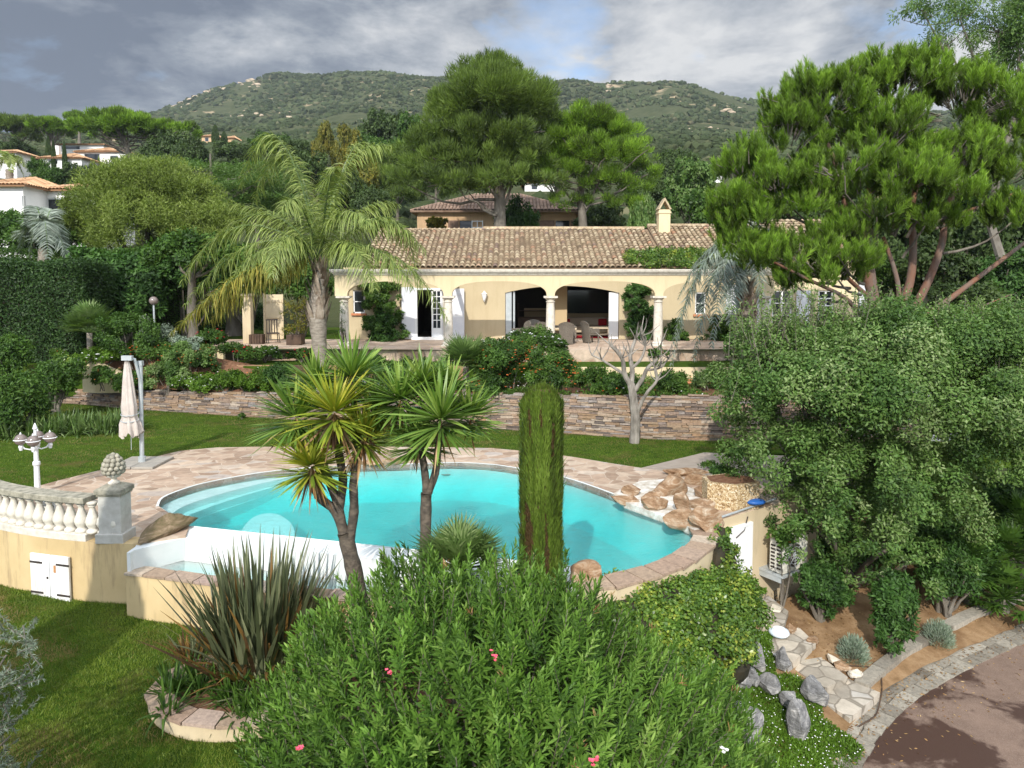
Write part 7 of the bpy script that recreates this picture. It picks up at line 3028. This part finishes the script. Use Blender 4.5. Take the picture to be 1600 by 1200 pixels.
# --- hedges and the planted bed
def hedge(name, label, boxes_, n, seed, mat='hedge', L=.11, Wd=.05, rough=.12, base=None):
    rng = np.random.RandomState(seed)
    x0, x1, y0, y1, z0, z1 = boxes_
    base = base or ((x0 + x1) / 2, (y0 + y1) / 2, z0)
    r = empty(name, base, label, 'hedge')
    b = np.array(base)
    m = MB()
    # leaves over the faces, denser on top
    sides = [((x1 - x0) * (z1 - z0), 0), ((x1 - x0) * (y1 - y0), 1), ((y1 - y0) * (z1 - z0), 2), ((y1 - y0) * (z1 - z0), 3)]
    tot = sum(s[0] for s in sides)
    for ar, k in sides:
        q = int(n * ar / tot)
        a, c = rng.rand(q), rng.rand(q)
        dep = rng.rand(q) ** 1.6 * .35
        if k == 0:
            P = np.stack([x0 + a * (x1 - x0), y0 + dep, z0 + c * (z1 - z0)], -1)
            o = np.array([0, -1, 0.])
        elif k == 1:
            P = np.stack([x0 + a * (x1 - x0), y0 + c * (y1 - y0), z1 - dep], -1)
            o = np.array([0, 0, 1.])
        elif k == 2:
            P = np.stack([x1 - dep, y0 + a * (y1 - y0), z0 + c * (z1 - z0)], -1)
            o = np.array([1., 0, 0])
        else:
            P = np.stack([x0 + dep, y0 + a * (y1 - y0), z0 + c * (z1 - z0)], -1)
            o = np.array([-1., 0, 0])
        P = P + (rough * (np.sin(P[:, :1] * 2.1 + P[:, 2:] * 1.7) * np.cos(P[:, 1:2] * 1.9 + P[:, 2:] * 2.3)) + rng.normal(0, .04, (q, 1))) * o
        N = nrm(o + rdir(rng, q) * .9)
        m.blades(P - b, nrm(np.cross(N, rdir(rng, q))), N, L, Wd, 2, None, 0, np.clip(rng.normal(.48, .22, q), 0, 1))
    m.build('foliage', MAT[mat], r)
    m = MB()
    for i in range(10):
        limb(m, (rng.uniform(x0, x1) - b[0], rng.uniform(y0 + .3, y1) - b[1], 0), (rng.uniform(x0, x1) - b[0], rng.uniform(y0 + .5, y1 - .3) - b[1], z1 - z0 - .5), .06, .02, rng)
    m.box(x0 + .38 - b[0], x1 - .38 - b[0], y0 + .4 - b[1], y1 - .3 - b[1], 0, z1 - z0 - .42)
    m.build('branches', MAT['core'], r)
    return r


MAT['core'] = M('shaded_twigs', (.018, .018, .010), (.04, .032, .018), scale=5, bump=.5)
xh0, xh1 = A(-60, 500, 27.5).x, A(128, 500, 27.5).x
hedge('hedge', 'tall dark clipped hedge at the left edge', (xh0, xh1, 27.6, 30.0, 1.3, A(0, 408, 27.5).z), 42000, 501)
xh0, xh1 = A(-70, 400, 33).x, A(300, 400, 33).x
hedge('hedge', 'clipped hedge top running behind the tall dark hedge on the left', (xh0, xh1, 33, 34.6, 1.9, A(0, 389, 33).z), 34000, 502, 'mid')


def laurel(u, v, Y, wpx, hpx, label, seed, n=16000, mat='laurel', L=.20, Wd=.085, dy=1.6, zb=1.9, name='laurel', cat='shrub', **kw):
    c = A(u, v, Y)
    k = Y / FPX / 2
    rng = np.random.RandomState(seed)
    bl = [(c.x, Y, c.z, wpx * k * .8, dy * .8, hpx * k * .8)]
    for i in range(8):
        bl.append((c.x + rng.uniform(-.75, .75) * wpx * k, Y + rng.uniform(-.6, .4) * dy, c.z + rng.uniform(-.6, .7) * hpx * k, wpx * k * .34, dy * .4, hpx * k * .38))
    return plant(name, label, cat, (c.x, Y, zb), bl, n, L, Wd, mat, seed, stems=14, clumps=160, cr=.32, zmin=.0, **kw)


laurel(190, 445, 31.5, 170, 110, 'dark glossy laurel mass right of the tall clipped hedge', 511)
laurel(290, 425, 33.0, 130, 90, 'glossy laurel mass behind the lower left palm fronds', 512)
laurel(390, 445, 35.5, 120, 60, 'leafy boughs hanging over the square pergola post', 513, n=9000, mat='mid', zb=2)
laurel(470, 445, 35.5, 110, 70, 'leafy boughs behind the palm trunk', 514, n=9000, mat='mid', zb=2)
laurel(60, 375, 36, 90, 70, 'rounded dark green bush behind the clipped hedges', 515, n=9000, mat='mid', zb=2)
laurel(5, 368, 41, 150, 86, 'dark bush at the left edge under the white orange roofed house', 516, n=15000, mat='mid', zb=2)
laurel(120, 372, 42, 100, 84, 'green bush between the silvery palm and the feathery pale tree', 521, n=11000, mat='mid', zb=2)
laurel(1335, 880, 15.6, 190, 120, 'deep green undergrowth beneath the left boughs of the grey green bush', 522, n=12000, L=.11, Wd=.05, dy=.8, zb=-1.7)
laurel(1450, 860, 16.2, 190, 130, 'deep green undergrowth beneath the right boughs of the grey green bush', 523, n=12000, L=.11, Wd=.05, dy=.8, zb=-1.6)
laurel(330, 500, 41, 240, 90, 'deep shaded shrubbery behind the tree trunks on the left', 517, n=14000, mat='hedge', zb=2)
laurel(20, 640, 21.5, 130, 130, 'loose green shrub with lance leaves at the left end of the stone wall', 518, n=9000, mat='mid', L=.12, Wd=.045, dy=1.0, zb=0)
laurel(85, 600, 24.0, 80, 80, 'tall leafy shrub beside the rounded yellow green bush', 519, n=5000, mat='mid', L=.11, Wd=.045, dy=.8, zb=.3)
laurel(15, 560, 25.5, 70, 90, 'bright leafy shrub against the tall dark hedge at the left edge', 520, n=4500, mat='mid', L=.11, Wd=.05, dy=.7, zb=.5)
# two tree trunks left of the terrace
for (u, Y, rr, lb) in ((301, 29.5, .20, 'slender pale tree trunk left of the pergola under the leafy canopy'), (364, 36.0, .36, 'thick pale tree trunk further back left of the pergola post')):
    b0 = A(u, 530 if Y < 30 else 500, Y)
    r = empty('shade_tree', (b0.x, Y, 1.9), lb, 'tree')
    m = MB()
    rng = np.random.RandomState(int(u))
    m.tube([(0, 0, 0), (.03, 0, .8), (-.02, 0, 1.6), (.02, .05, 3.2)], [rr * 1.2, rr, rr * .9, rr * .7], 10)
    for i in range(6):
        limb(m, (.02, .05, 3.0), (rng.uniform(-1.4, 1.4), rng.uniform(-1, 1), rng.uniform(3.6, 4.4)), rr * .35, .03, rng)
    m.build('trunk', MAT['bark'], r, smooth=True)
    m = MB()
    crown(m, [(0, 0, 4.0, 1.7, 1.3, .75), (.9, 0, 3.7, .9, .9, .5), (-.9, 0, 3.8, .9, .9, .5)], 6000, .17, .08, int(u), clumps=80, cr=.3)
    m.build('crown', MAT['mid'], r)

# climbers on the villa
def climber(u, v, Y, wpx, hpx, label, seed, mat='mid', n=7000, dy=.4, zb=2.0, L=.11, Wd=.06, fl=None, name='climber'):
    c = A(u, v, Y)
    k = Y / FPX / 2
    rng = np.random.RandomState(seed)
    bl = []
    for i in range(15):
        bl.append((c.x + rng.uniform(-.42, .42) * wpx * k, Y + rng.uniform(-.2, .2), c.z + (i / 7 - 1) * .82 * hpx * k, wpx * k * .66, dy, hpx * k * .26))
    return plant(name, label, 'climber', (c.x, Y + .1, zb), bl, n, L, Wd, mat, seed, stems=6, clumps=90, cr=.35, zmin=0, fl=fl)


climber(593, 487, 33.1, 84, 104, 'climber with red tinted leaves left of the open doorway', 531, 'mid', 15000)
climber(600, 515, 32.6, 56, 45, 'rounded green bush at the foot of the climber by the doorway', 532, 'laurel', 5000, L=.13, name='shrub')
climber(1003, 492, 33.1, 56, 108, 'dark climber covering the wall right of the wide opening', 533, 'laurel', 13000)
rng = np.random.RandomState(534)
cb = []
for i in range(34):
    yy = rng.uniform(33.0, 34.7)
    cb.append((rng.uniform(5.75, 9.35) + (yy - 33) * .25 * rng.uniform(-1, 1), yy, 5.50 + (yy - 33.05) * .41, .48, .35, .22))
plant('climber', 'mat of creeper spilling over the edge of the villa roof', 'climber', (8.0, 33.3, 5.4), cb, 17000, .09, .06, 'ivy', 534, clumps=260, cr=.6, lo=-.1)
climber(1125, 515, 32.8, 60, 40, 'yellow flecked shrub behind the drooping blue palm', 535, 'mid', 4500, name='shrub', fl=(40, .08, 'orange_fl'))
climber(1055, 520, 32.9, 36, 45, 'green shrub at the foot of the wall right of the last white column', 536, 'mid', 3500, name='shrub')
climber(535, 500, 29.75, 12, 60, 'thin leafless climber wound round the leftmost column', 537, 'grey_bush', 300, dy=.15, L=.06, Wd=.03)
climber(685, 352, 52, 34, 20, 'yellow green shrub under the eaves of the ochre house', 538, 'yellow', 3000, zb=8.0, L=.2, Wd=.12, name='shrub')
climber(463, 500, 30.6, 60, 60, 'thin bronze leaved shrub growing in the dark square planter', 539, 'yellow', 1500, dy=.5, zb=2.4, L=.10, Wd=.04, name='shrub')

# shrubs of the flower bed
SH = [
    (205, 530, 26.4, 80, 70, 'dense green bush right of the pale fan palm', 'mid', None),
    (100, 583, 24.8, 56, 52, 'rounded clipped yellow green bush at the left end of the stone wall', 'ivy', None),
    (160, 590, 25.3, 34, 30, 'small round green bush in front of the cream planter wall', 'mid', (10, .06, 'orange_fl')),
    (155, 558, 26.2, 70, 18, 'low carpet of white daisies at the left of the flower bed', 'cover', (26, .09, 'white_fl')),
    (240, 555, 26.3, 70, 40, 'loose shrub with small orange blooms behind the parasol', 'mid', (45, .07, 'orange_fl')),
    (300, 565, 26.0, 70, 50, 'rusty tinted shrub to the right of the parasol top', 'grey_bush', (50, .07, 'orange_fl')),
    (262, 590, 25.4, 60, 40, 'grey green shrub beside the parasol mast', 'grey_bush', None),
    (205, 598, 25.6, 44, 26, 'low bush with orange blooms directly behind the parasol canopy', 'mid', (18, .07, 'orange_fl')),
    (308, 600, 25.2, 64, 24, 'spreading mound covered in white daisies on the stone wall', 'cover', (55, .085, 'white_fl')),
    (358, 598, 24.9, 40, 36, 'upright bright green clump next to the white daisy mound', 'cover', None),
    (395, 600, 24.6, 50, 30, 'low yellow green mound with reddish leaves above the stone wall', 'cover', None),
    (440, 590, 24.3, 40, 40, 'tight dark green bush just left of the left yucca', 'laurel', None),
    (330, 535, 27.6, 40, 34, 'red flowered geraniums beside the slender pale tree trunk', 'mid', (22, .10, 'red')),
    (370, 553, 27.2, 50, 26, 'rose bush with large red and white blooms', 'mid', (26, .13, 'red')),
    (415, 552, 27.8, 44, 18, 'low bush with white roses before the black chair', 'mid', (24, .10, 'white_fl')),
    (470, 555, 28.0, 40, 16, 'low plants with crimson blooms beside the palm trunk', 'mid', (14, .10, 'red')),
    (250, 530, 27.3, 50, 34, 'grey leaved shrub at the foot of the globe lamp', 'olive', None),
    (285, 545, 27.0, 50, 30, 'silver grey tuft right of the globe lamp', 'lavender', None),
    (565, 575, 24.6, 60, 30, 'low green shrub hidden behind the top yucca heads', 'mid', None),
    (640, 590, 24.0, 70, 46, 'green shrub between the right yucca and the dense fan palm', 'mid', None),
    (800, 575, 22.9, 110, 76, 'broad lantana bush with small orange flowers above the stone wall', 'mid', (150, .075, 'orange_fl')),
    (872, 585, 22.5, 76, 60, 'lantana bush sprinkled with orange, next to the broader one', 'mid', (80, .075, 'orange_fl')),
    (770, 605, 22.7, 60, 44, 'trailing lantana hanging over the wall beside the cypress column', 'mid', (40, .07, 'orange_fl')),
    (930, 600, 22.2, 60, 40, 'green trailing plant over the wall left of the bare tree', 'mid', (14, .06, 'orange_fl')),
    (972, 606, 21.8, 60, 34, 'broad leaved trailing shrub behind the bare tree trunk', 'mid', None),
    (1050, 600, 21.9, 44, 36, 'loose green shrub right of the terracotta bowl', 'mid', None),
    (825, 535, 24.6, 70, 36, 'white rose bush in front of the dining table', 'mid', (55, .10, 'white_fl')),
    (862, 542, 24.6, 40, 30, 'small white rose bush at the foot of the bare white column', 'mid', (24, .10, 'white_fl')),
    (775, 545, 25.0, 50, 26, 'white rose bush near the dense fan palm', 'mid', (30, .10, 'white_fl')),
    (1110, 596, 22.6, 44, 30, 'strappy pale green clump at the right end of the cream wall', 'fan', None),
]
for i, (u, v, Y, w, h, lb, mt, fl) in enumerate(SH):
    big = w > 90
    bush(u, v, Y, w * 1.3, h * 1.3, lb, mt, int(2200 + w * h * 1.7), .085, .042, 600 + i, fl)
# cream planter wall in the bed at the left
m = MB()
pts = [(A(128, 575, 26.1).x, 26.1), (A(148, 575, 25.9).x, 25.9), (A(185, 578, 25.9).x, 25.95)]
wallstrip(m, pts, [1.62, 1.75, 1.35], .6, .25)
tag(m.build('planter_wall', MAT['stucco']), 'short bent cream planter wall behind the small round bush', 'planter')
m = MB()
m.box(A(318, 540, 28).x, A(350, 540, 28).x, 27.9, 28.1, 1.3, A(330, 541, 28).z)
tag(m.build('garden_wall', MAT['stucco']), 'tiny piece of cream wall among the red geraniums', 'wall')

# --- bare tree
rng = np.random.RandomState(71)
Yd = 20.3
bd = tuple(A(991, 690, Yd))
bd = (bd[0], Yd, 0)
r = empty('bare_tree', bd, 'leafless pruned tree with bleached grey branches before the stone wall', 'tree')
m = MB()


def dq(u, v, dy=0):
    return tuple(np.array(A(u, v, Yd + dy)) - np.array(bd))


br = [([(991, 692, 0), (993, 655, 0), (990, 625, 0), (986, 600, 0)], .15, .11), ([(986, 602, 0), (976, 585, -.1), (972, 560, -.2), (955, 540, -.3)], .085, .045),
      ([(986, 602, 0), (988, 580, .1), (985, 555, .2), (993, 530, .3)], .085, .045), ([(992, 610, 0), (1005, 590, 0), (1012, 575, -.1), (1028, 560, -.1), (1032, 540, 0)], .07, .035),
      ([(994, 650, 0), (1002, 630, -.1), (1012, 612, -.2), (1026, 595, -.2), (1024, 575, -.2)], .06, .03), ([(976, 585, -.1), (960, 575, .1), (940, 562, .1), (925, 555, .2)], .05, .02),
      ([(988, 575, .1), (1002, 560, .2), (1008, 540, .2), (1003, 525, .1)], .05, .025), ([(1012, 578, -.1), (1030, 575, .1), (1045, 560, .1)], .04, .02)]
for pts, r0, r1 in br:
    P = catmull([dq(*p) for p in pts], 4)
    m.tube(P, list(np.linspace(r0, r1, len(P)) * (1 + .05 * np.sin(np.arange(len(P)) * 2.3))), 9)
for i in range(70):
    pts, r0, r1 = br[rng.randint(1, len(br))]
    e = np.array(dq(*pts[-1 - rng.randint(2)]))
    d = nrm(np.array([rng.normal(0, .6), rng.normal(0, .4), rng.uniform(.4, 1.2)]))
    L_ = rng.uniform(.2, .6)
    m.tube([tuple(e), tuple(e + d * L_ * .5 + rng.normal(0, .03, 3)), tuple(e + d * L_ + np.array([0, 0, .05]))], [.022, .016, .008], 5)
m.build('trunk', MAT['bark_dead'], r)
m = MB()
crown(m, [(*dq(1030, 560), .3, .3, .3)], 120, .12, .06, 72, clumps=12, cr=.4)
m.build('leaves', MAT['mid'], r)

# --- ivy bank
def ivy():
    base = (2.6, 10.9, -1.9)
    bl = []
    for (u, v, Y, ru, rv, rd) in ((1000, 970, 10.6, 90, 40, .6), (1080, 1000, 10.7, 90, 70, .7), (1130, 960, 11.3, 62, 60, .7), (1050, 1060, 10.3, 90, 60, .7), (1140, 1030, 11.0, 40, 45, .5), (1128, 890, 12.2, 30, 55, .35), (1125, 850, 12.9, 18, 36, .22), (960, 955, 10.5, 60, 25, .45), (1155, 930, 11.9, 26, 42, .35), (1010, 940, 10.9, 110, 34, .5), (1090, 945, 11.2, 80, 45, .5)):
        c = A(u, v, Y)
        bl.append((c.x, Y, c.z, ru / FPX * Y, rd, rv / FPX * Y))
    r = empty('ivy', base, 'glossy yellow green ivy covering the bank below the pool wall', 'ivy')
    m = MB()
    crown(m, loc(bl, base), 85000, .046, .036, 701, clumps=620, cr=.26, shell=.22, up=.5, lo=-.1, prof=[.7, 1, .1])
    rng = np.random.RandomState(5)
    m.build('foliage', MAT['ivy'], r)
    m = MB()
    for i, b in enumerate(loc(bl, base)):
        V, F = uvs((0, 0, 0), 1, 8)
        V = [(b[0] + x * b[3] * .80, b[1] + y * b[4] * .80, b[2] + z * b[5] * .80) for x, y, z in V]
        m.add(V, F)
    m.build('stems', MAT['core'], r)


ivy()
# ground cover with tiny white flowers among the rocks
rng = np.random.RandomState(711)
n = 60000
P = []
poly_u = [(1130, 1230), (1110, 1100), (1135, 1050), (1160, 1035), (1180, 1000), (1205, 1000), (1212, 1060), (1250, 1060), (1285, 1090), (1285, 1110), (1330, 1130), (1352, 1150), (1325, 1190), (1300, 1230)]
pa = [G(u, v, -2.1) for u, v in poly_u]
pa = np.array(pa)
x0, x1, y0, y1 = pa[:, 0].min(), pa[:, 0].max(), pa[:, 1].min(), pa[:, 1].max()
q = np.stack([rng.uniform(x0, x1, n), rng.uniform(y0, y1, n)], -1)


def inside(q, poly):
    c = np.zeros(len(q), bool)
    j = len(poly) - 1
    for i in range(len(poly)):
        a, b = poly[i], poly[j]
        k = ((a[1] > q[:, 1]) != (b[1] > q[:, 1])) & (q[:, 0] < (b[0] - a[0]) * (q[:, 1] - a[1]) / (b[1] - a[1] + 1e-9) + a[0])
        c ^= k
        j = i
    return c


q = q[inside(q, pa)]
bump_ = .05 * np.sin(q[:, 0] * 7) * np.cos(q[:, 1] * 6) + .05
z = bank_z(q[:, 0], q[:, 1]) + bump_ * rng.rand(len(q))
O = np.stack([q[:, 0], q[:, 1], z], -1)
m = MB()
m.blades(O, nrm(rdir(rng, len(O)) + [0, 0, .9]), rdir(rng, len(O)), .055, .020, 2, None, .1, np.clip(rng.normal(.5, .2, len(O)), 0, 1))
gc = tag(m.build('ground_cover', MAT['cover']), 'bright green ground cover dotted with tiny white flowers between the grey rocks', 'ground cover', kind='stuff')
m = MB()
sel = rng.choice(len(O), 420, replace=False)
flowers(m, O[sel] + [0, 0, .05], .022, rng)
m.build('flowers', MAT['white_fl'], gc)
gy = G(1220, 1178, -2.2)
bush(1228, 1178, 10.3, 40, 34, 'bright yellow green tuft at the bottom among the ground cover', 'yellow', 2600, .05, .02, 720, None)


def gp(u, v):
    g_ = G(u, v, -2.1)
    for _ in range(8):
        g_ = G(u, v, float(bank_z(np.array(g_[0]), np.array(g_[1]))))
    return g_


# shrubs on the sandy bank
for i, (u, vb_, wpx, hpx, lb, mt, L, Wd, n) in enumerate([
        (1298, 988, 90, 104, 'rounded glossy dark green shrub on the sandy bank right of the air conditioner', 'laurel', .085, .038, 9000),
        (1412, 1040, 78, 150, 'taller dark green shrub on the sandy bank between the two grey tufts', 'laurel', .080, .036, 9500),
        (1500, 980, 90, 130, 'open dark green shrub above the right grey tuft', 'laurel', .085, .038, 6000),
        (1545, 950, 110, 130, 'dark rambling shrub near the right edge above the kerb', 'laurel', .10, .04, 6500),
        (1590, 905, 140, 170, 'tall dark shrub cut by the right edge, below the grey green bush', 'laurel', .12, .05, 9000),
        (1480, 870, 120, 130, 'shaded shrub under the lower right boughs of the grey green bush', 'laurel', .10, .045, 8000)]):
    g_ = gp(u, vb_ + 4)
    k = g_[1] / FPX
    zc = float(bank_z(np.array(g_[0]), np.array(g_[1])))
    c = (g_[0], g_[1] + wpx * k * .4, zc + hpx * k * .52)
    rx, rz = wpx * k / 2, hpx * k / 2
    rng = np.random.RandomState(740 + i)
    bl = [(*c, rx * .85, rx * .8, rz * .85)] + [(c[0] + rng.uniform(-.5, .5) * rx, c[1] + rng.uniform(-.4, .3) * rx, c[2] + rng.uniform(-.6, .6) * rz, rx * .5, rx * .5, rz * .4) for _ in range(6)]
    plant('shrub', lb, 'shrub', (c[0], c[1], zc), bl, n, L, Wd, mt, 740 + i, stems=8, clumps=110, cr=.30, zmin=.02)
for i, (u, vb_, wpx, hpx, lb) in enumerate([(1341, 1040, 52, 58, 'silvery lavender tuft on the sandy bank nearer the path'), (1475, 1014, 50, 52, 'silvery lavender tuft on the sandy bank nearer the kerb')]):
    g_ = gp(u, vb_)
    zc = float(bank_z(np.array(g_[0]), np.array(g_[1])))
    k = g_[1] / FPX
    r = empty('lavender', (g_[0], g_[1] + .2, zc), lb, 'lavender')
    rng = np.random.RandomState(760 + i)
    n = 2600
    d = rdir(rng, n)
    d[:, 2] = np.abs(d[:, 2])
    R = wpx * k / 2
    P = d * R * np.array([1, 1, 1.6]) * rng.uniform(.45, .95, (n, 1))
    m = MB()
    m.blades(P, nrm(d + [0, 0, .7] + rng.normal(0, .2, (n, 3))), rdir(rng, n), .075, .011, 2, None, 0, np.clip(rng.normal(.5, .2, n), 0, 1))
    m.build('foliage', MAT['lavender'], r)
    m = MB()
    for j in range(30):
        m.tube([(0, 0, 0), tuple(P[j] * .9)], [.006, .004], 4, cap=False)
    m.build('stem', MAT['bark'], r)
# climbing rose on the air conditioner
bush(1222, 842, 13.9, 50, 44, 'thin rose with one peach bloom growing over the air conditioner', 'mid', 900, .075, .04, 765, (2, .10, 'orange_fl'), zb=-1.9)
bush(1108, 735, 15.9, 40, 30, 'small green bush growing out of the gravel planter box', 'mid', 1500, .07, .035, 766, None, zb=.5)
bush(1128, 742, 15.2, 44, 36, 'leafy bush spilling over the back of the gravel planter', 'laurel', 1500, .07, .04, 767, None, zb=.5)
bush(1188, 925, 13.6, 20, 14, 'tiny weed at the foot of the white sunken door', 'cover', 300, .06, .03, 768, None)
bush(378, 652, 24.0, 16, 14, 'tiny plant rooted at the foot of the stone wall', 'mid', 300, .06, .03, 769, None)

# --- olive at the lower left corner
ob = (-6.1, 7.0, -1.5)
r = empty('olive_tree', ob, 'silvery olive branches reaching in at the lower left corner', 'tree')
rng = np.random.RandomState(801)
m, st = MB(), MB()
for i in range(190):
    u, v = rng.uniform(-130, 72), rng.uniform(985, 1210)
    if u > 70 - (1000 - v) * .1 - 0 or rng.rand() < max(0, (u - 20) / 70):
        continue
    Y = rng.uniform(6.4, 8.0)
    p = np.array(A(u, v, Y)) - np.array(ob)
    d = nrm(np.array([rng.normal(.5, .4), rng.normal(0, .4), rng.normal(.25, .4)]))
    L_ = rng.uniform(.25, .5)
    st.tube([tuple(p - d * L_), tuple(p)], [.006, .003], 4, cap=False)
    n = 60
    t = rng.rand(n)
    O = p - d * (L_ * (1 - t))[:, None]
    m.blades(O, nrm(rdir(rng, n) + d * .8), rdir(rng, n), .055, .0095, 2, None, 0, np.clip(rng.normal(.5, .2, n), 0, 1))
for i in range(14):
    limb(st, (-1.2, -.4, 0), np.array(A(rng.uniform(-120, 20), rng.uniform(1010, 1200), 7.2)) - np.array(ob), .05, .01, rng)
st.tube([(-1.2, -.4, -.1), (-1.2, -.4, .4)], [.09, .07], 8)
m.build('foliage', MAT['olive'], r)
st.build('branches', MAT['bark'], r)

# --- trees standing behind the photographer, whose shade falls on the lower lawn
def backtree(x, y, zb, ztop, w, label, kind='cyp'):
    r = empty('cypress' if kind == 'cyp' else 'oak', (x, y, zb), label, 'tree')
    cm, tm = PROTO[kind][0]
    for nme, me in (('crown', cm), ('trunk', tm)):
        o = bpy.data.objects.new(nme, me)
        COL.objects.link(o)
        o.parent = r
        o.scale = (w, w, (ztop - zb) / .96)


# where the shade meets the wall, traced back along the light
wx, wy = -6.95, 12.3
t_ = 9.5
backtree(wx - .2 * t_, wy - t_, -1.8, .80 + .70 * t_, 2.3, 'tall slim cypress behind the photographer shading the stone pier')
backtree(-6.3, -3.4, -2, 6.2, 5.0, 'broad oak behind the photographer shading the near lawn', 'oak')

# --- grass
rng = np.random.RandomState(900)


def grassfield(name, label, poly_, zf, n, L, seed):
    rng = np.random.RandomState(seed)
    pa = np.array(poly_)
    q = np.stack([rng.uniform(pa[:, 0].min(), pa[:, 0].max(), n), rng.uniform(pa[:, 1].min(), pa[:, 1].max(), n)], -1)
    q = q[inside(q, pa)]
    z = zf(q[:, 0], q[:, 1])
    O = np.stack([q[:, 0], q[:, 1], z], -1)
    big = np.array([noise.fractal(Vector((a * .55, b * .8, seed)), 1, 2, 4) for a, b in q])
    k = rng.rand(len(q)) < np.clip(1.2 + big * 1.4, .35, 1)
    O, big = O[k], big[k]
    m = MB()
    m.blades(O, nrm(rng.normal(0, .45, (len(O), 3)) + [0, 0, 1]), rdir(rng, len(O)), L * rng.uniform(.6, 1.3, len(O)), .010, 1, [1, .2], 0, np.clip(.56 + big * 1.7 + rng.normal(0, .18, len(O)), 0, 1))
    return tag(m.build(name, MAT['grassb']), label, 'grass', kind='stuff')


grassfield('grass', 'short grass of the lower lawn in the foreground', [(-13, 14.0), (-9.8, 13.5), (-8, 12.65), (-6.7, 12.2), (-5, 11.35), (-2.6, 10.8), (-2, 9), (-1.6, 5.6), (-9.5, 5.6)], lower_z, 240000, .045, 901)
le = [(-22, 18), (-14, 14.6)] + edge + [G(1100, 707, 0), (7.5, 19.5)] + [(x, y - .05) for x, y, z in reversed(WALLP[1:-1])] + [(-22, 27)]
grassfield('grass', 'mown grass of the upper lawn between the pool paving and the stone wall', le, lambda x, y: 0 * x - .008, 190000, .04, 902)
# edge tufts where the lawn meets the stone wall

# --- the air between the villa and the far hills
hz, nt_, out_ = newmat('thin_air')
vol = nt_.nodes.new('ShaderNodeVolumePrincipled')
vol.inputs['Color'].default_value = (.78, .86, .96, 1)
vol.inputs['Density'].default_value = .00015
vol.inputs['Anisotropy'].default_value = .2
nt_.links.new(vol.outputs[0], out_.inputs['Volume'])
m = MB()
m.box(-2600, 2600, -700, 1500, -3.5, 300)
tag(m.build('haze', hz), 'thin bluish summer haze over the hills', 'haze', kind='stuff')

# fallen leaves on the soil, the path and the drive's edge
rng = np.random.RandomState(950)
n = 5200
s_ = rng.rand(n) * (len(BS) - 2)
i_ = s_.astype(int)
f_ = (s_ - i_)[:, None]
pts_ = bsp[i_] * (1 - f_) + bsp[i_ + 1] * f_
t_ = np.where(rng.rand(n) < .25, rng.uniform(-1.6, 0, n) * rng.rand(n), rng.uniform(0, 4.5, n))
X_, Y_ = pts_[:, 0] - .578 * t_, pts_[:, 1] + .816 * t_
Z_ = np.where(t_ < .25, np.where(t_ < -.52, -2.362, -2.335), bank_z(X_, Y_) + .012)
k = ((X_ > 4.3) | (Y_ < 10.8)) & ~((t_ > -.1) & (t_ < .3))
O = np.stack([X_, Y_, Z_], -1)[k]
m = MB()
m.blades(O, nrm(rng.normal(0, 1, (len(O), 3)) * [1, 1, .12]), np.tile([0, 0, 1.], (len(O), 1)) + rng.normal(0, .35, (len(O), 3)), .05 * rng.uniform(.5, 1.3, len(O)), .022, 2, None, 0, rng.rand(len(O)))
tag(m.build('leaf_litter', MAT['dry']), 'dry brown leaf litter scattered over the sandy bank and the drive edge', 'leaf litter', kind='stuff')

# low mixed planting that covers the bed between the shrubs
rng = np.random.RandomState(960)
n = 60000
X_ = rng.uniform(-17.5, 8.5, n)
wy_ = np.interp(X_, [p[0] for p in WALLP], [p[1] for p in WALLP]) + .1
Y_ = wy_ + rng.rand(n) * (26.5 - wy_)
nz_ = np.array([noise.fractal(Vector((a * .7, b * .9, 4)), 1, 2, 3) for a, b in zip(X_, Y_)])
k = nz_ > -.12
X_, Y_, nz_ = X_[k], Y_[k], nz_[k]
Z_ = bed_z(X_, Y_) + rng.rand(len(X_)) * np.clip(.08 + nz_ * .35, .04, .3)
O = np.stack([X_, Y_, Z_], -1)
m = MB()
m.blades(O, nrm(rdir(rng, len(O)) + [0, 0, .8]), rdir(rng, len(O)), .10, .035, 2, None, .1, np.clip(.5 + nz_ + rng.normal(0, .2, len(O)), 0, 1))
bp = tag(m.build('bed_planting', MAT['mid']), 'low leafy ground planting filling the flower bed between the shrubs', 'ground cover', kind='stuff')
m = MB()
sel = rng.choice(len(O), 260, replace=False)
flowers(m, O[sel] + [0, 0, .09], .07, rng)
m.build('flowers', MAT['white_fl'], bp)['kind'] = 'stuff'
m = MB()
sel = rng.choice(len(O), 200, replace=False)
flowers(m, O[sel] + [0, 0, .09], .07, rng)
m.build('flowers', MAT['orange_fl'], bp)['kind'] = 'stuff'
